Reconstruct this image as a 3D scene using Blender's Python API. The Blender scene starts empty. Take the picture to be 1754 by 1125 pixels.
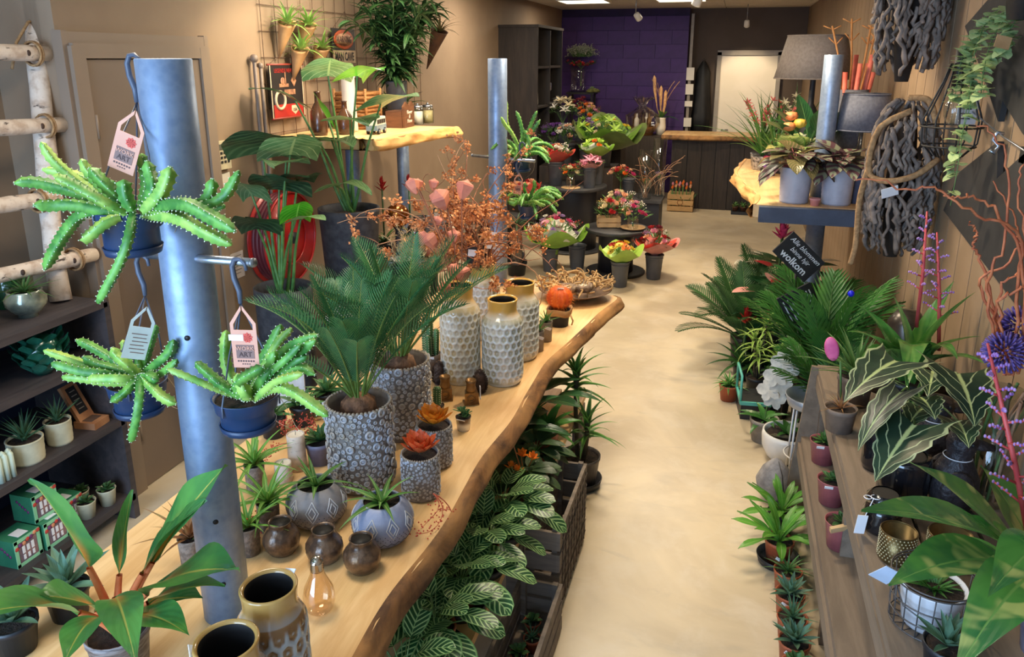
import bpy,math,random
from mathutils import Matrix,Vector,Euler,noise as mnoise
scene = bpy.context.scene
COL = scene.collection
PI = math.pi
RND = random.Random(7)
# ---------------------------------------------------------------- camera
cam_d = bpy.data.cameras.new('camera'); cam = bpy.data.objects.new('camera',cam_d); COL.objects.link(cam)
cam_d.sensor_fit = 'HORIZONTAL'; cam_d.sensor_width = 36.0; cam_d.lens = 36.0*1317/1754
cam_d.shift_y = -95.5/1754; cam_d.clip_start = 0.02; cam_d.clip_end = 100
cam.location = (0,0,2.0)
cam.rotation_euler = (math.radians(90-15.571),0,math.radians(15.96))
scene.camera = cam
# ---------------------------------------------------------------- view, world, lights
vs = scene.view_settings
vs.view_transform = 'Standard'; vs.look = 'None'; vs.gamma = 1.0; vs.use_curve_mapping = False
vs.exposure = 0.35
world = bpy.data.worlds.new('world'); scene.world = world; world.use_nodes = True
world.node_tree.nodes['Background'].inputs[0].default_value = (0.62,0.78,1.0,1)
world.node_tree.nodes['Background'].inputs[1].default_value = 0.9
def area(name,loc,rot,sx,sy,power,color):
    d = bpy.data.lights.new(name,'AREA'); d.shape = 'RECTANGLE'; d.size = sx; d.size_y = sy
    d.energy = power; d.color = color
    o = bpy.data.objects.new(name,d); COL.objects.link(o); o.location = loc; o.rotation_euler = rot
    return o
def spot(name,loc,target,power,color,angle=70,blend=0.6,r=0.04):
    d = bpy.data.lights.new(name,'SPOT'); d.energy = power; d.color = color
    d.spot_size = math.radians(angle); d.spot_blend = blend; d.shadow_soft_size = r
    o = bpy.data.objects.new(name,d); COL.objects.link(o); o.location = loc
    o.rotation_euler = (Vector(target)-Vector(loc)).to_track_quat('-Z','Y').to_euler()
    return o
# daylight through the shop front behind the camera
area('daylight_shopfront',(-1.75,-1.5,1.5),(math.radians(86),0,math.radians(-18)),2.2,2.0,145,(0.42,0.66,1.0))
WARM = (1.0,0.79,0.50)
# recessed ceiling panels
PANELS = [(-1.95,10.15),(-0.75,10.15),(-1.95,7.2),(-0.55,7.2),(-1.95,4.3),(-0.55,4.3),(-1.3,1.6)]
for i,(x,y) in enumerate(PANELS):
    area('ceiling_panel_light',(x,y,2.66),(0,0,0),0.56,0.56,[7,8,22,26,24,34,16][i],(1.0,0.86,0.66))
SPOTS = [((-1.7,4.0,2.5),(-2.65,3.9,1.7),36),((-1.3,4.6,2.5),(-2.2,5.2,1.4),58),((-0.3,3.2,2.5),(-0.85,3.0,0.75),55),
         ((-0.1,4.6,2.5),(0.7,4.7,1.4),38),((-0.35,6.8,2.5),(-1.1,7.3,0.7),85),((0.0,3.0,2.5),(0.75,2.8,1.0),40),((-0.2,5.8,2.5),(-0.3,5.0,0),60),
         ((-1.2,9.4,2.5),(-0.2,10.9,1.0),60),((0.05,11.5,2.5),(0.12,12.4,1.3),30)]  # final spot is an added lamp that brightens the white back door
for a,b,p in SPOTS:
    spot('track_spot_light',a,b,p,WARM,75)

# ---------------------------------------------------------------- materials
def lin(c):
    def f(v):
        v /= 255.0
        return v/12.92 if v <= 0.04045 else ((v+0.055)/1.055)**2.4
    return (f(c[0]),f(c[1]),f(c[2]),1.0)
class NT:
    def __init__(s,name):
        s.m = bpy.data.materials.new(name); s.m.use_nodes = True
        s.t = s.m.node_tree; s.n = s.t.nodes; s.l = s.t.links
        s.b = s.n['Principled BSDF']
    def node(s,typ,**k):
        n = s.n.new(typ)
        for a,v in k.items(): setattr(n,a,v)
        return n
    def put(s,sock,v):
        if isinstance(v,bpy.types.NodeSocket): s.l.new(v,sock)
        elif v is not None: sock.default_value = v
    def math(s,op,a,b=None,c=None,clamp=False):
        n = s.node('ShaderNodeMath',operation=op,use_clamp=clamp)
        s.put(n.inputs[0],a); s.put(n.inputs[1],b)
        if c is not None: s.put(n.inputs[2],c)
        return n.outputs[0]
    def mix(s,f,a,b):
        n = s.node('ShaderNodeMix',data_type='RGBA')
        s.put(n.inputs[0],f); s.put(n.inputs[6],a); s.put(n.inputs[7],b)
        return n.outputs[2]
    def ramp(s,x,lo,hi):
        n = s.node('ShaderNodeMapRange',interpolation_type='SMOOTHSTEP')
        s.put(n.inputs[0],x); n.inputs[1].default_value = lo; n.inputs[2].default_value = hi
        return n.outputs[0]
    def coord(s,which='Object',scale=None):
        o = s.node('ShaderNodeTexCoord').outputs[which]
        if scale:
            mp = s.node('ShaderNodeMapping'); s.l.new(o,mp.inputs[0]); mp.inputs[3].default_value = scale
            o = mp.outputs[0]
        return o
    def noise(s,vec,scale,detail=3,rough=0.55,dist=0.0):
        n = s.node('ShaderNodeTexNoise'); s.put(n.inputs['Vector'],vec)
        n.inputs['Scale'].default_value = scale; n.inputs['Detail'].default_value = detail
        n.inputs['Roughness'].default_value = rough; n.inputs['Distortion'].default_value = dist
        return n.outputs[0]
    def voro(s,vec,scale,feat='F1'):
        n = s.node('ShaderNodeTexVoronoi',feature=feat); s.put(n.inputs['Vector'],vec); n.inputs['Scale'].default_value = scale
        return n.outputs[0]
    def bump(s,h,strength=0.3,dist=0.01):
        n = s.node('ShaderNodeBump'); s.put(n.inputs['Height'],h)
        n.inputs['Strength'].default_value = strength; n.inputs['Distance'].default_value = dist
        s.l.new(n.outputs[0],s.b.inputs['Normal'])
    def rand(s): return s.node('ShaderNodeObjectInfo').outputs['Random']
    def done(s,color,rough=0.6,metal=0.0,spec=0.5,coat=0.0,sub=0.0,trans=0.0,alpha=None):
        b = s.b
        s.put(b.inputs['Base Color'],color); s.put(b.inputs['Roughness'],rough); s.put(b.inputs['Metallic'],metal)
        b.inputs['Specular IOR Level'].default_value = spec
        b.inputs['Coat Weight'].default_value = coat; b.inputs['Transmission Weight'].default_value = trans
        if coat: b.inputs['Coat Roughness'].default_value = 0.12
        if alpha is not None: b.inputs['Alpha'].default_value = alpha
        return s.m
MAT = {}
def mat(name,c1,c2=None,scale=8,rough=0.6,metal=0.0,bump=0.0,bscale=None,coat=0.0,spec=0.5,stretch=None,trans=0.0,vary=0.0):
    """plain surface: two tones blended by noise, light relief"""
    if name in MAT: return MAT[name]
    s = NT(name); c1 = lin(c1); c2 = lin(c2) if c2 else tuple([x*0.8 for x in c1[:3]]+[1])
    v = s.coord('Object',stretch)
    f = s.ramp(s.noise(v,scale,4),0.35,0.65)
    c = s.mix(f,c1,c2)
    if vary:
        hsv = s.node('ShaderNodeHueSaturation'); s.l.new(c,hsv.inputs['Color'])
        r = s.rand(); s.put(hsv.inputs['Value'],s.math('ADD',s.math('MULTIPLY',r,vary),1-vary/2)); c = hsv.outputs[0]
    if bump: s.bump(s.noise(v,bscale or scale*4,4),bump,0.01)
    MAT[name] = s.done(c,rough,metal,spec,coat,trans=trans)
    return MAT[name]
def leafmat(name,c,c2,mid=None,edge=None,style=None,vc=None,n=7,k=0.35,rough=0.38,midw=0.10,base=None,basev=0.3,blotch=None,coat=0.0,basemid=None):
    """leaf surface driven by the leaf's own UV (u across, v along)"""
    if name in MAT: return MAT[name]
    s = NT(name)
    uv = s.node('ShaderNodeUVMap',uv_map='UVMap').outputs[0]
    sep = s.node('ShaderNodeSeparateXYZ'); s.l.new(uv,sep.inputs[0]); u,v = sep.outputs[0],sep.outputs[1]
    a = s.math('ABSOLUTE',s.math('SUBTRACT',s.math('MULTIPLY',u,2.0),1.0))
    ob = s.coord('Object')
    col = s.mix(s.ramp(s.noise(ob,9,3),0.35,0.65),lin(c),lin(c2))
    if blotch:
        col = s.mix(s.math('MULTIPLY',s.ramp(s.noise(ob,blotch[1],2,0.5,0.6),0.50,0.62),blotch[2]),col,lin(blotch[0]))
    x = s.math('SUBTRACT',v,s.math('MULTIPLY',a,k))
    fr = s.math('FRACT',s.math('MULTIPLY',x,float(n)))
    tri = s.math('ABSOLUTE',s.math('SUBTRACT',s.math('MULTIPLY',fr,2.0),1.0))
    if style == 'chevron':       # broad dark feather marks
        msk = s.math('MULTIPLY',s.ramp(tri,0.22,0.40),s.ramp(a,0.97,0.80))
        col = s.mix(msk,col,lin(vc))
    elif style == 'veins':       # thin pale veins
        msk = s.ramp(tri,0.86,0.96)
        col = s.mix(msk,col,lin(vc))
    elif style == 'softveins':
        msk = s.math('MULTIPLY',s.ramp(tri,0.4,1.0),0.45)
        col = s.mix(msk,col,lin(vc))
    elif style == 'stripes':     # long stripes along the leaf margins
        col = s.mix(s.ramp(a,0.45,0.6),col,lin(vc))
    elif style == 'bands':
        col = s.mix(s.ramp(tri,0.45,0.55),col,lin(vc))
    if base:
        bm = s.ramp(v,basev,0.0)
        if basemid: bm = s.math('MULTIPLY',s.ramp(v,basev,basev*0.2),s.ramp(a,basemid,0.0))
        col = s.mix(bm,col,lin(base))
    if mid: col = s.mix(s.ramp(a,midw,midw*0.4),col,lin(mid))
    if edge: col = s.mix(s.ramp(a,0.88,0.95),col,lin(edge))
    hsv = s.node('ShaderNodeHueSaturation'); s.l.new(col,hsv.inputs['Color'])
    s.put(hsv.inputs['Value'],s.math('ADD',s.math('MULTIPLY',s.rand(),0.4),0.8))
    s.bump(s.math('ADD',s.math('MULTIPLY',tri,0.35),s.ramp(a,0.0,0.15)),0.25,0.004)
    m = s.done(hsv.outputs[0],rough,0.0,0.45,coat)
    # thin leaves let some light through
    tr = s.node('ShaderNodeBsdfTranslucent'); s.l.new(hsv.outputs[0],tr.inputs[0])
    mx = s.node('ShaderNodeMixShader'); mx.inputs[0].default_value = 0.22
    s.l.new(s.b.outputs[0],mx.inputs[1]); s.l.new(tr.outputs[0],mx.inputs[2])
    s.l.new(mx.outputs[0],s.n['Material Output'].inputs[0])
    MAT[name] = m
    return m
def glassmat(name,c,rough=0.02,alpha=0.25):
    """thin clear wall: mostly see-through with a glossy skin"""
    if name in MAT: return MAT[name]
    s = NT(name)
    g = s.node('ShaderNodeBsdfGlossy'); g.inputs['Roughness'].default_value = rough
    t = s.node('ShaderNodeBsdfTransparent'); t.inputs[0].default_value = lin(c)
    lw = s.node('ShaderNodeLayerWeight'); lw.inputs[0].default_value = alpha
    mx = s.node('ShaderNodeMixShader'); s.l.new(s.math('ADD',s.math('MULTIPLY',lw.outputs[1],0.6),0.05),mx.inputs[0])
    s.l.new(t.outputs[0],mx.inputs[1]); s.l.new(g.outputs[0],mx.inputs[2])
    s.l.new(mx.outputs[0],s.n['Material Output'].inputs[0])
    MAT[name] = s.m
    return s.m

# ---------------------------------------------------------------- mesh kit
class MB:
    def __init__(s): s.v = []; s.f = []; s.mi = []; s.uv = []; s.sm = []; s.cur = 0; s.M = Matrix(); s.smooth = True
    def vert(s,p,uv=(0.5,0.5)):
        s.v.append(tuple(s.M @ Vector(p))); s.uv.append(uv); return len(s.v)-1
    def face(s,ids): s.f.append(tuple(ids)); s.mi.append(s.cur); s.sm.append(s.smooth)
    def box(s,c,d,R=None):
        s0 = s.smooth; s.smooth = False
        R = R or Matrix(); hx,hy,hz = d[0]/2,d[1]/2,d[2]/2
        i = [s.vert(Vector(c)+(R @ Vector((x*hx,y*hy,z*hz)))) for x in (-1,1) for y in (-1,1) for z in (-1,1)]
        for q in ((0,1,3,2),(4,6,7,5),(0,4,5,1),(2,3,7,6),(0,2,6,4),(1,5,7,3)): s.face([i[a] for a in q])
        s.smooth = s0; return s
    def prism(s,poly,z0,z1,axis='Z'):
        """closed 2-D outline pushed from z0 to z1"""
        s0 = s.smooth; s.smooth = False
        def P(x,y,z): return {'Z': (x,y,z),'X': (z,x,y),'Y': (x,z,y)}[axis]
        a = [s.vert(P(x,y,z0)) for x,y in poly]; b = [s.vert(P(x,y,z1)) for x,y in poly]; n = len(poly)
        s.face(a[::-1]); s.face(b)
        for i in range(n): s.face((a[i],a[(i+1) % n],b[(i+1) % n],b[i]))
        s.smooth = s0; return s
    def tube(s,pts,r,seg=6,cap=True,flat=1.0):
        pts = [Vector(p) for p in pts]; n = len(pts)
        rs = r if isinstance(r,(list,tuple)) else [r]*n
        t = (pts[1]-pts[0]).normalized()
        nx = t.orthogonal().normalized(); rows = []
        for i,p in enumerate(pts):
            t2 = (pts[min(i+1,n-1)]-pts[max(i-1,0)])
            if t2.length > 1e-9:
                t2.normalize(); nx = (nx-t2*nx.dot(t2))
                nx = nx.normalized() if nx.length > 1e-6 else t2.orthogonal().normalized()
                t = t2
            ny = t.cross(nx)
            rows.append([s.vert(p+(nx*math.cos(2*PI*j/seg)+ny*math.sin(2*PI*j/seg)*flat)*rs[i],(j/seg,i/max(1,n-1))) for j in range(seg)])
        for i in range(n-1):
            for j in range(seg): s.face((rows[i][j],rows[i][(j+1) % seg],rows[i+1][(j+1) % seg],rows[i+1][j]))
        if cap: s.face(rows[0][::-1]); s.face(rows[-1])
        return s
    def lathe(s,prof,seg=24,fn=None,close=False,arc=2*PI):
        """profile of (r, z); fn(angle, i, r, z) -> (r, z) may shape it"""
        rows = []
        for i,(r,z) in enumerate(prof):
            row = []
            for j in range(seg):
                a = arc*j/seg; rr,zz = (r,z) if fn is None else fn(a,i,r,z)
                row.append(s.vert((rr*math.cos(a),rr*math.sin(a),zz),(j/seg,i/max(1,len(prof)-1))))
            rows.append(row)
        for i in range(len(prof)-1):
            for j in range(seg): s.face((rows[i][j],rows[i][(j+1) % seg],rows[i+1][(j+1) % seg],rows[i+1][j]))
        if prof[0][0] > 1e-4: s.face(rows[0][::-1])
        if close: s.face(rows[-1])
        return s
    def disc(s,r,z,seg=20,fn=None):
        c = s.vert((0,0,z)); row = [s.vert((r*math.cos(2*PI*j/seg),r*math.sin(2*PI*j/seg),z)) for j in range(seg)]
        for j in range(seg): s.face((c,row[j],row[(j+1) % seg]))
        return s
    def sphere(s,c,r,seg=10,rings=6):
        rx,ry,rz = r if isinstance(r,(tuple,list)) else (r,r,r); rows = []
        top = s.vert((c[0],c[1],c[2]+rz)); bot = s.vert((c[0],c[1],c[2]-rz))
        for i in range(1,rings):
            t = PI*i/rings
            rows.append([s.vert((c[0]+rx*math.sin(t)*math.cos(2*PI*j/seg),c[1]+ry*math.sin(t)*math.sin(2*PI*j/seg),c[2]+rz*math.cos(t))) for j in range(seg)])
        for j in range(seg):
            k = (j+1) % seg
            s.face((top,rows[0][j],rows[0][k])); s.face((bot,rows[-1][k],rows[-1][j]))
            for i in range(len(rows)-1): s.face((rows[i][j],rows[i+1][j],rows[i+1][k],rows[i][k]))
        return s
    def torus(s,c,R,r,seg=16,sub=6,T=None):
        T = T or Matrix(); rows = []
        for i in range(seg):
            a = 2*PI*i/seg
            rows.append([s.vert(Vector(c)+T @ Vector(((R+r*math.cos(2*PI*j/sub))*math.cos(a),(R+r*math.cos(2*PI*j/sub))*math.sin(a),r*math.sin(2*PI*j/sub)))) for j in range(sub)])
        for i in range(seg):
            for j in range(sub): s.face((rows[i][j],rows[(i+1) % seg][j],rows[(i+1) % seg][(j+1) % sub],rows[i][(j+1) % sub]))
        return s
    def leaf(s,L,W,shape='lance',n=8,bend=0.8,fold=0.15,wave=0.0,pet=0.0,pr=0.003,petbend=0.3,tilt=0.0,mi=0,pmi=1,lobe=0.0,ph=0.0,bexp=1.0):
        """leaf growing along +Y, upper side +Z, drooping towards -Z; optional petiole"""
        y = z = 0.0; th = 0.0
        if pet > 0:
            m = 5; pts = [(0,0,0)]
            for i in range(m):
                th -= petbend/m; y += math.cos(th)*pet/m; z += math.sin(th)*pet/m; pts.append((0,y,z))
            s.cur = pmi; s.tube(pts,[pr*(1.25-0.5*i/m) for i in range(m+1)],5,False)
        th -= tilt; s.cur = mi; rows = []
        for i in range(n+1):
            t = i/n
            w = W*0.5*SHAPES[shape](t)
            if shape == 'arrow': w *= 1+0.10*math.cos(t*5*2*PI)
            nz = (-math.sin(th),math.cos(th)); row = []
            for j in (-1,-0.5,0,0.5,1):
                back = -lobe*L*abs(j)**1.5*(1-t)**3
                h = fold*w*abs(j)+wave*W*math.sin(t*9+ph+j*1.3)*abs(j)
                yy = y+back*math.cos(th)+nz[0]*h; zz = z+back*math.sin(th)+nz[1]*h
                row.append(s.vert((w*j,yy,zz),(0.5+j*0.5,t)))
            rows.append(row)
            th -= bend*((i+1)/n)**(bexp-1)*bexp/n if bexp != 1.0 else bend/n
            y += math.cos(th)*L/n; z += math.sin(th)*L/n
        for i in range(n):
            for j in range(4): s.face((rows[i][j],rows[i][j+1],rows[i+1][j+1],rows[i+1][j]))
        return s
    def ribbed(s,pts,r,ribs=4,pitch=0.012,tooth=0.25,spmi=1):
        """ribbed cactus stem with teeth and pale areoles on the ribs"""
        pts = [Vector(p) for p in pts]
        # resample
        seg = []; tot = 0
        for a,b in zip(pts[:-1],pts[1:]): seg.append((a,b,tot)); tot += (b-a).length
        n = max(6,int(tot/pitch*2)); P = []
        for i in range(n+1):
            d = tot*i/n
            for a,b,t0 in seg:
                l = (b-a).length
                if d <= t0+l+1e-9: P.append(a+(b-a)*((d-t0)/l)); break
        n = len(P)-1; nx = (P[1]-P[0]).orthogonal().normalized(); rows = []; s.cur = 0; S = ribs*2; ar = []
        for i,p in enumerate(P):
            t = (P[min(i+1,n)]-P[max(i-1,0)]).normalized(); nx = (nx-t*nx.dot(t)).normalized(); ny = t.cross(nx)
            e = i/n; k = (0.65+0.35*min(1,e*5))*(1 if e < 0.85 else math.sqrt(max(0.03,1-((e-0.85)/0.15)**2)))
            row = []
            for j in range(S):
                a = 2*PI*j/S; rr = r*k*((1+(tooth if i % 2 == 0 else 0)) if j % 2 == 0 else 0.55)
                q = p+(nx*math.cos(a)+ny*math.sin(a))*rr; row.append(s.vert(q,(j/S,e)))
                if j % 2 == 0 and i % 2 == 0: ar.append((q,(nx*math.cos(a)+ny*math.sin(a)),t))
            rows.append(row)
        for i in range(n):
            for j in range(S): s.face((rows[i][j],rows[i][(j+1) % S],rows[i+1][(j+1) % S],rows[i+1][j]))
        s.face(rows[-1])
        s.cur = spmi
        for q,d,t in ar:
            side = d.cross(t)*r*0.09
            a = s.vert(q-side-t*r*.09); b = s.vert(q+side-t*r*.09); c = s.vert(q+side+t*r*.09); e = s.vert(q-side+t*r*.09); f = s.vert(q+d*r*0.22)
            for x,y in ((a,b),(b,c),(c,e),(e,a)): s.face((x,y,f))
        s.cur = 0
        return s
    def build(s,name,mats):
        me = bpy.data.meshes.new(name); me.from_pydata(s.v,[],s.f)
        for m in (mats if isinstance(mats,(list,tuple)) else [mats]): me.materials.append(m)
        me.polygons.foreach_set('material_index',s.mi); me.polygons.foreach_set('use_smooth',s.sm)
        ul = me.uv_layers.new(name='UVMap'); li = [0]*len(me.loops); me.loops.foreach_get('vertex_index',li)
        ul.data.foreach_set('uv',[c for i in li for c in s.uv[i]])
        me.update(); return me
def sl(t): return min(1.0,max(0.0,t))
SHAPES = {
    'lance': lambda t: max(0.0,math.sin(PI*sl(t)**0.72))**0.85,
    'strap': lambda t: (0.55+0.45*min(1,t*4))*(1-sl(t)**2.2),
    'ellip': lambda t: max(0.0,math.sin(PI*sl(t)**0.9))**1.15,
    'blade': lambda t: 1-sl(t)**1.3,
    'oval': lambda t: math.sqrt(max(0.0,1-(2*t-1)**2)),
    'obov': lambda t: max(0.0,math.sin(PI*sl(t)**1.35))**0.8,
    'heart': lambda t: max(0.0,math.cos(PI/2*sl(t)**1.25))**0.8*(0.85+0.5*t*(1-t)),
    'arrow': lambda t: (1-sl(t))**0.85*(1+0.25*math.sin(PI*t)),
    'palm': lambda t: max(0.0,math.sin(PI*min(1,t*0.9+0.1)))**0.6,
    'petal': lambda t: max(0.02,math.sin(PI*min(1,0.12+t*0.80)))**0.7,
}
def I4(loc=(0,0,0),rot=(0,0,0),sc=1.0):
    if not isinstance(sc,(tuple,list)): sc = (sc,sc,sc)
    return Matrix.LocRotScale(Vector(loc),Euler(rot),Vector(sc))
def obj(name,me,parent=None,loc=(0,0,0),rot=(0,0,0),sc=1.0,M=None):
    o = bpy.data.objects.new(name,me); COL.objects.link(o)
    if parent: o.parent = parent
    if M is not None: o.matrix_basis = M
    else:
        o.location = loc; o.rotation_euler = rot; o.scale = sc if isinstance(sc,(tuple,list)) else (sc,sc,sc)
    return o
def tag(o,label,cat,group=None):
    o['label'] = label; o['category'] = cat
    if group: o['group'] = group
    return o
def thing(name,label,cat,loc=(0,0,0),rotz=0.0,group=None,sc=1.0):
    o = bpy.data.objects.new(name,None); COL.objects.link(o); o.empty_display_size = 0.05
    o.location = loc; o.rotation_euler = (0,0,rotz); o.scale = (sc,sc,sc)
    return tag(o,label,cat,group)
def struct(name,me,parent=None,**k):
    o = obj(name,me,parent,**k)
    if parent is None: o['kind'] = 'structure'
    return o
CACHE = {}
def cached(key,fn):
    if key not in CACHE: CACHE[key] = fn()
    return CACHE[key]
def rosette(parent,meshes,n,e0,e1,s0=1.0,s1=1.0,at=(0,0,0),name='leaf',rad=0.0,seed=None,az=None,aspread=2*PI,jit=0.12,zstep=0.0):
    """leaves round a centre: inner ones steep (e1), outer ones low (e0)"""
    R = random.Random(seed if seed is not None else n*31+int(e0*100)); g = 2.39996
    for i in range(n):
        t = i/max(1,n-1); a = (i*g if az is None else az-aspread/2+aspread*t)+R.uniform(-jit,jit)*2
        e = e0+(e1-e0)*t+R.uniform(-jit,jit); sc = (s0+(s1-s0)*t)*R.uniform(0.86,1.12)
        M = Matrix.Translation(Vector(at)+Vector((0,0,zstep*i))) @ Matrix.Rotation(a,4,'Z') @ Matrix.Translation((0,rad,0)) @ Matrix.Rotation(e,4,'X') @ Matrix.Rotation(R.uniform(-jit,jit)*1.5,4,'Y') @ Matrix.Scale(sc,4)
        obj(name,meshes[i % len(meshes)],parent,M=M)
def leaf_at(parent,me,base,tip_az,elev,sc=1.0,roll=0.0,name='leaf'):
    M = Matrix.Translation(Vector(base)) @ Matrix.Rotation(tip_az,4,'Z') @ Matrix.Rotation(elev,4,'X') @ Matrix.Rotation(roll,4,'Y') @ Matrix.Scale(sc,4)
    return obj(name,me,parent,M=M)
def leafset(key,mats,count=3,seed=1,**k):
    """a few bent variants of one leaf"""
    def mk():
        R = random.Random(seed); out = []
        for i in range(count):
            kk = dict(k); kk['bend'] = k.get('bend',0.8)*R.uniform(0.7,1.35); kk['ph'] = R.uniform(0,6)
            out.append(MB().leaf(**kk).build(key,mats))
        return out
    return cached(key,mk)
def curvy(R,start,d,n,step,wig,grav=0.0,drift=0.0):
    p = Vector(start); d = Vector(d).normalized(); pts = [p.copy()]; ax = Vector((R.uniform(-1,1),R.uniform(-1,1),R.uniform(-1,1))).normalized()
    for i in range(n):
        ax = (ax+Vector((R.uniform(-1,1),R.uniform(-1,1),R.uniform(-1,1)))*0.5).normalized()
        d = (d+ax.cross(d)*wig+Vector((0,0,-grav))).normalized()
        p = p+d*step; pts.append(p.copy())
    return pts
def text_mesh(txt,size,m,align='CENTER',extrude=0.0006,shear=0.0,bold=0.0,sx=1.0):
    """lettering as mesh in the XY plane"""
    cu = bpy.data.curves.new('lettering','FONT'); cu.body = txt; cu.size = size; cu.align_x = align; cu.align_y = 'CENTER'
    cu.extrude = extrude; cu.shear = shear; cu.offset = bold; cu.resolution_u = 2
    o = bpy.data.objects.new('lettering',cu); COL.objects.link(o)
    dg = bpy.context.evaluated_depsgraph_get(); me = bpy.data.meshes.new_from_object(o.evaluated_get(dg))
    bpy.data.objects.remove(o); bpy.data.curves.remove(cu)
    me.materials.clear(); me.materials.append(m)
    if sx != 1.0: me.transform(Matrix.Diagonal((sx,1,1,1)))
    return me

# ---------------------------------------------------------------- the room
def floor_mat():
    s = NT('polished_concrete'); v = s.coord('Object')
    n1 = s.noise(v,1.1,5,0.6,0.8); n2 = s.noise(v,4.5,5,0.65,0.4); n3 = s.noise(s.coord('Object',(1.0,3.0,1)),2.2,4,0.6,1.2)
    c = s.mix(s.ramp(n1,0.35,0.65),lin((204,188,160)),lin((180,164,138)))
    c = s.mix(s.math('MULTIPLY',s.ramp(n2,0.45,0.72),0.45),c,lin((208,198,182)))
    c = s.mix(s.math('MULTIPLY',s.ramp(n3,0.55,0.75),0.35),c,lin((160,150,136)))
    s.bump(n2,0.03,0.01)
    return s.done(c,s.math('ADD',s.math('MULTIPLY',n2,0.25),0.22),0,0.5)
M_FLOOR = floor_mat()
M_WALL = mat('taupe_wall_paint',(146,125,103),(140,119,98),3,0.75,bump=0.05,bscale=160)
M_BROWN = mat('dark_brown_wall_paint',(92,78,68),(86,73,63),3,0.75,bump=0.05,bscale=160)
M_PURPLE = mat('purple_wall_paint',(70,38,112),(62,34,100),6,0.6,bump=0.06,bscale=120,vary=0.12)
M_CEIL = mat('ceiling_tile',(214,206,192),(206,198,184),30,0.85,bump=0.15,bscale=200)
M_DOOR = mat('taupe_door_paint',(126,109,95),(122,105,91),2,0.5)
M_DOORF = mat('taupe_frame_paint',(138,120,103),(134,116,100),3,0.5)
M_WHITE = mat('white_paint',(232,226,214),(226,220,208),4,0.5)
M_BLACK = mat('matt_black',(26,25,27),(20,20,22),10,0.55)
M_STEEL = mat('brushed_steel',(178,182,190),(150,156,166),30,0.3,0.9)
M_DARKGREY = mat('charcoal_plastic',(44,46,50),(36,38,42),10,0.5)
def wood(name,a,b,grain=(14,1.2,14),rough=0.55,bump=0.25,dark=None):
    if name in MAT: return MAT[name]
    s = NT(name); v = s.coord('Object',grain)
    f = s.noise(v,2.0,6,0.65,0.6); g = s.noise(s.coord('Object'),2.5,3)
    c = s.mix(s.ramp(f,0.3,0.7),lin(a),lin(b))
    c = s.mix(s.math('MULTIPLY',s.ramp(g,0.45,0.7),0.4),c,lin(dark or b))
    hsv = s.node('ShaderNodeHueSaturation'); s.l.new(c,hsv.inputs['Color']); s.put(hsv.inputs['Value'],s.math('ADD',s.math('MULTIPLY',s.rand(),0.2),0.9))
    s.bump(f,bump,0.004); MAT[name] = s.done(hsv.outputs[0],rough); return MAT[name]
M_PLANK = wood('golden_oak',(234,198,144),(212,168,112),(9,1.0,9),0.45,0.2,(176,122,68))
M_BARK = wood('live_edge_bark',(150,104,58),(72,46,28),(6,3,6),0.8,0.8,(208,158,96))
M_DARKWOOD = wood('dark_stained_wood',(54,44,38),(33,27,24),(12,12,1.2),0.6,0.3)
M_TAUPEWOOD = wood('greyed_taupe_board',(128,112,96),(104,90,76),(10,1.0,10),0.7,0.25)
M_GREYWOOD = wood('weathered_grey_board',(134,120,108),(100,90,82),(1.2,12,12),0.75,0.35)
M_CRATE = wood('pale_crate_wood',(206,170,122),(184,148,102),(3,3,10),0.7,0.25)
M_SHELFDARK = wood('charcoal_shelf_board',(74,66,66),(52,47,50),(10,1.2,10),0.55,0.2)

def boxmesh(name,c,d,m): return MB().box(c,d).build(name,m)
struct('floor',boxmesh('floor',(-1.0,5.4,-0.05),(4.4,14.4,0.1),M_FLOOR))
# ceiling with laid-in tiles
ce = struct('ceiling',boxmesh('ceiling',(-1.0,5.4,2.78),(4.4,14.4,0.1),M_WHITE))
tile = boxmesh('tile',(0,0,0),(1.19,0.59,0.02),M_CEIL)
for j in range(21):
    for i in range(3): obj('tile',tile,ce,(-2.3+i*1.2+0.25,0.0+j*0.6,2.72))
# walls
struct('wall_left',boxmesh('wall_left',(-2.72,7.55,1.365),(0.14,9.9,2.73),M_WALL))
struct('wall_left_near',MB().box((-3.05,0.5,1.365),(0.14,4.2,2.73)).box((-2.85,2.68,1.365),(0.26,0.16,2.73)).build('wall_left_near',M_WALL))
wb = struct('wall_back',boxmesh('wall_back',(-1.70,12.22,1.365),(1.9,0.36,2.73),mat('purple_joint',(44,24,74),None,6,0.7)))
blk = boxmesh('block',(0,0,0),(0.471,0.03,0.196),M_PURPLE); blkh = boxmesh('block_half',(0,0,0),(0.234,0.03,0.196),M_PURPLE)
for r in range(14):
    z = 0.1+r*0.2
    if z > 2.68: continue
    if r % 2 == 0:
        for k in range(4): obj('block',blk,wb,(-2.65+0.2375+k*0.475,12.03,z))
    else:
        obj('block',blkh,wb,(-2.65+0.1185,12.03,z)); obj('block',blkh,wb,(-0.75-0.1185,12.03,z))
        for k in range(3): obj('block',blk,wb,(-2.65+0.475+k*0.475,12.03,z))
struct('wall_recess',boxmesh('wall_recess',(0.1,12.5,1.365),(1.75,0.2,2.73),M_BROWN))
wr = struct('wall_right',boxmesh('wall_right',(1.0,5.4,1.365),(0.16,14.4,2.73),M_WALL))
pl = boxmesh('plank',(0,0,0),(0.016,0.192,2.73),mat('taupe_panelling',(150,126,101),(141,118,93),5,0.7,vary=0.08))
for j in range(60): obj('plank',pl,wr,(0.912,0.5+j*0.2,1.365))
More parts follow.
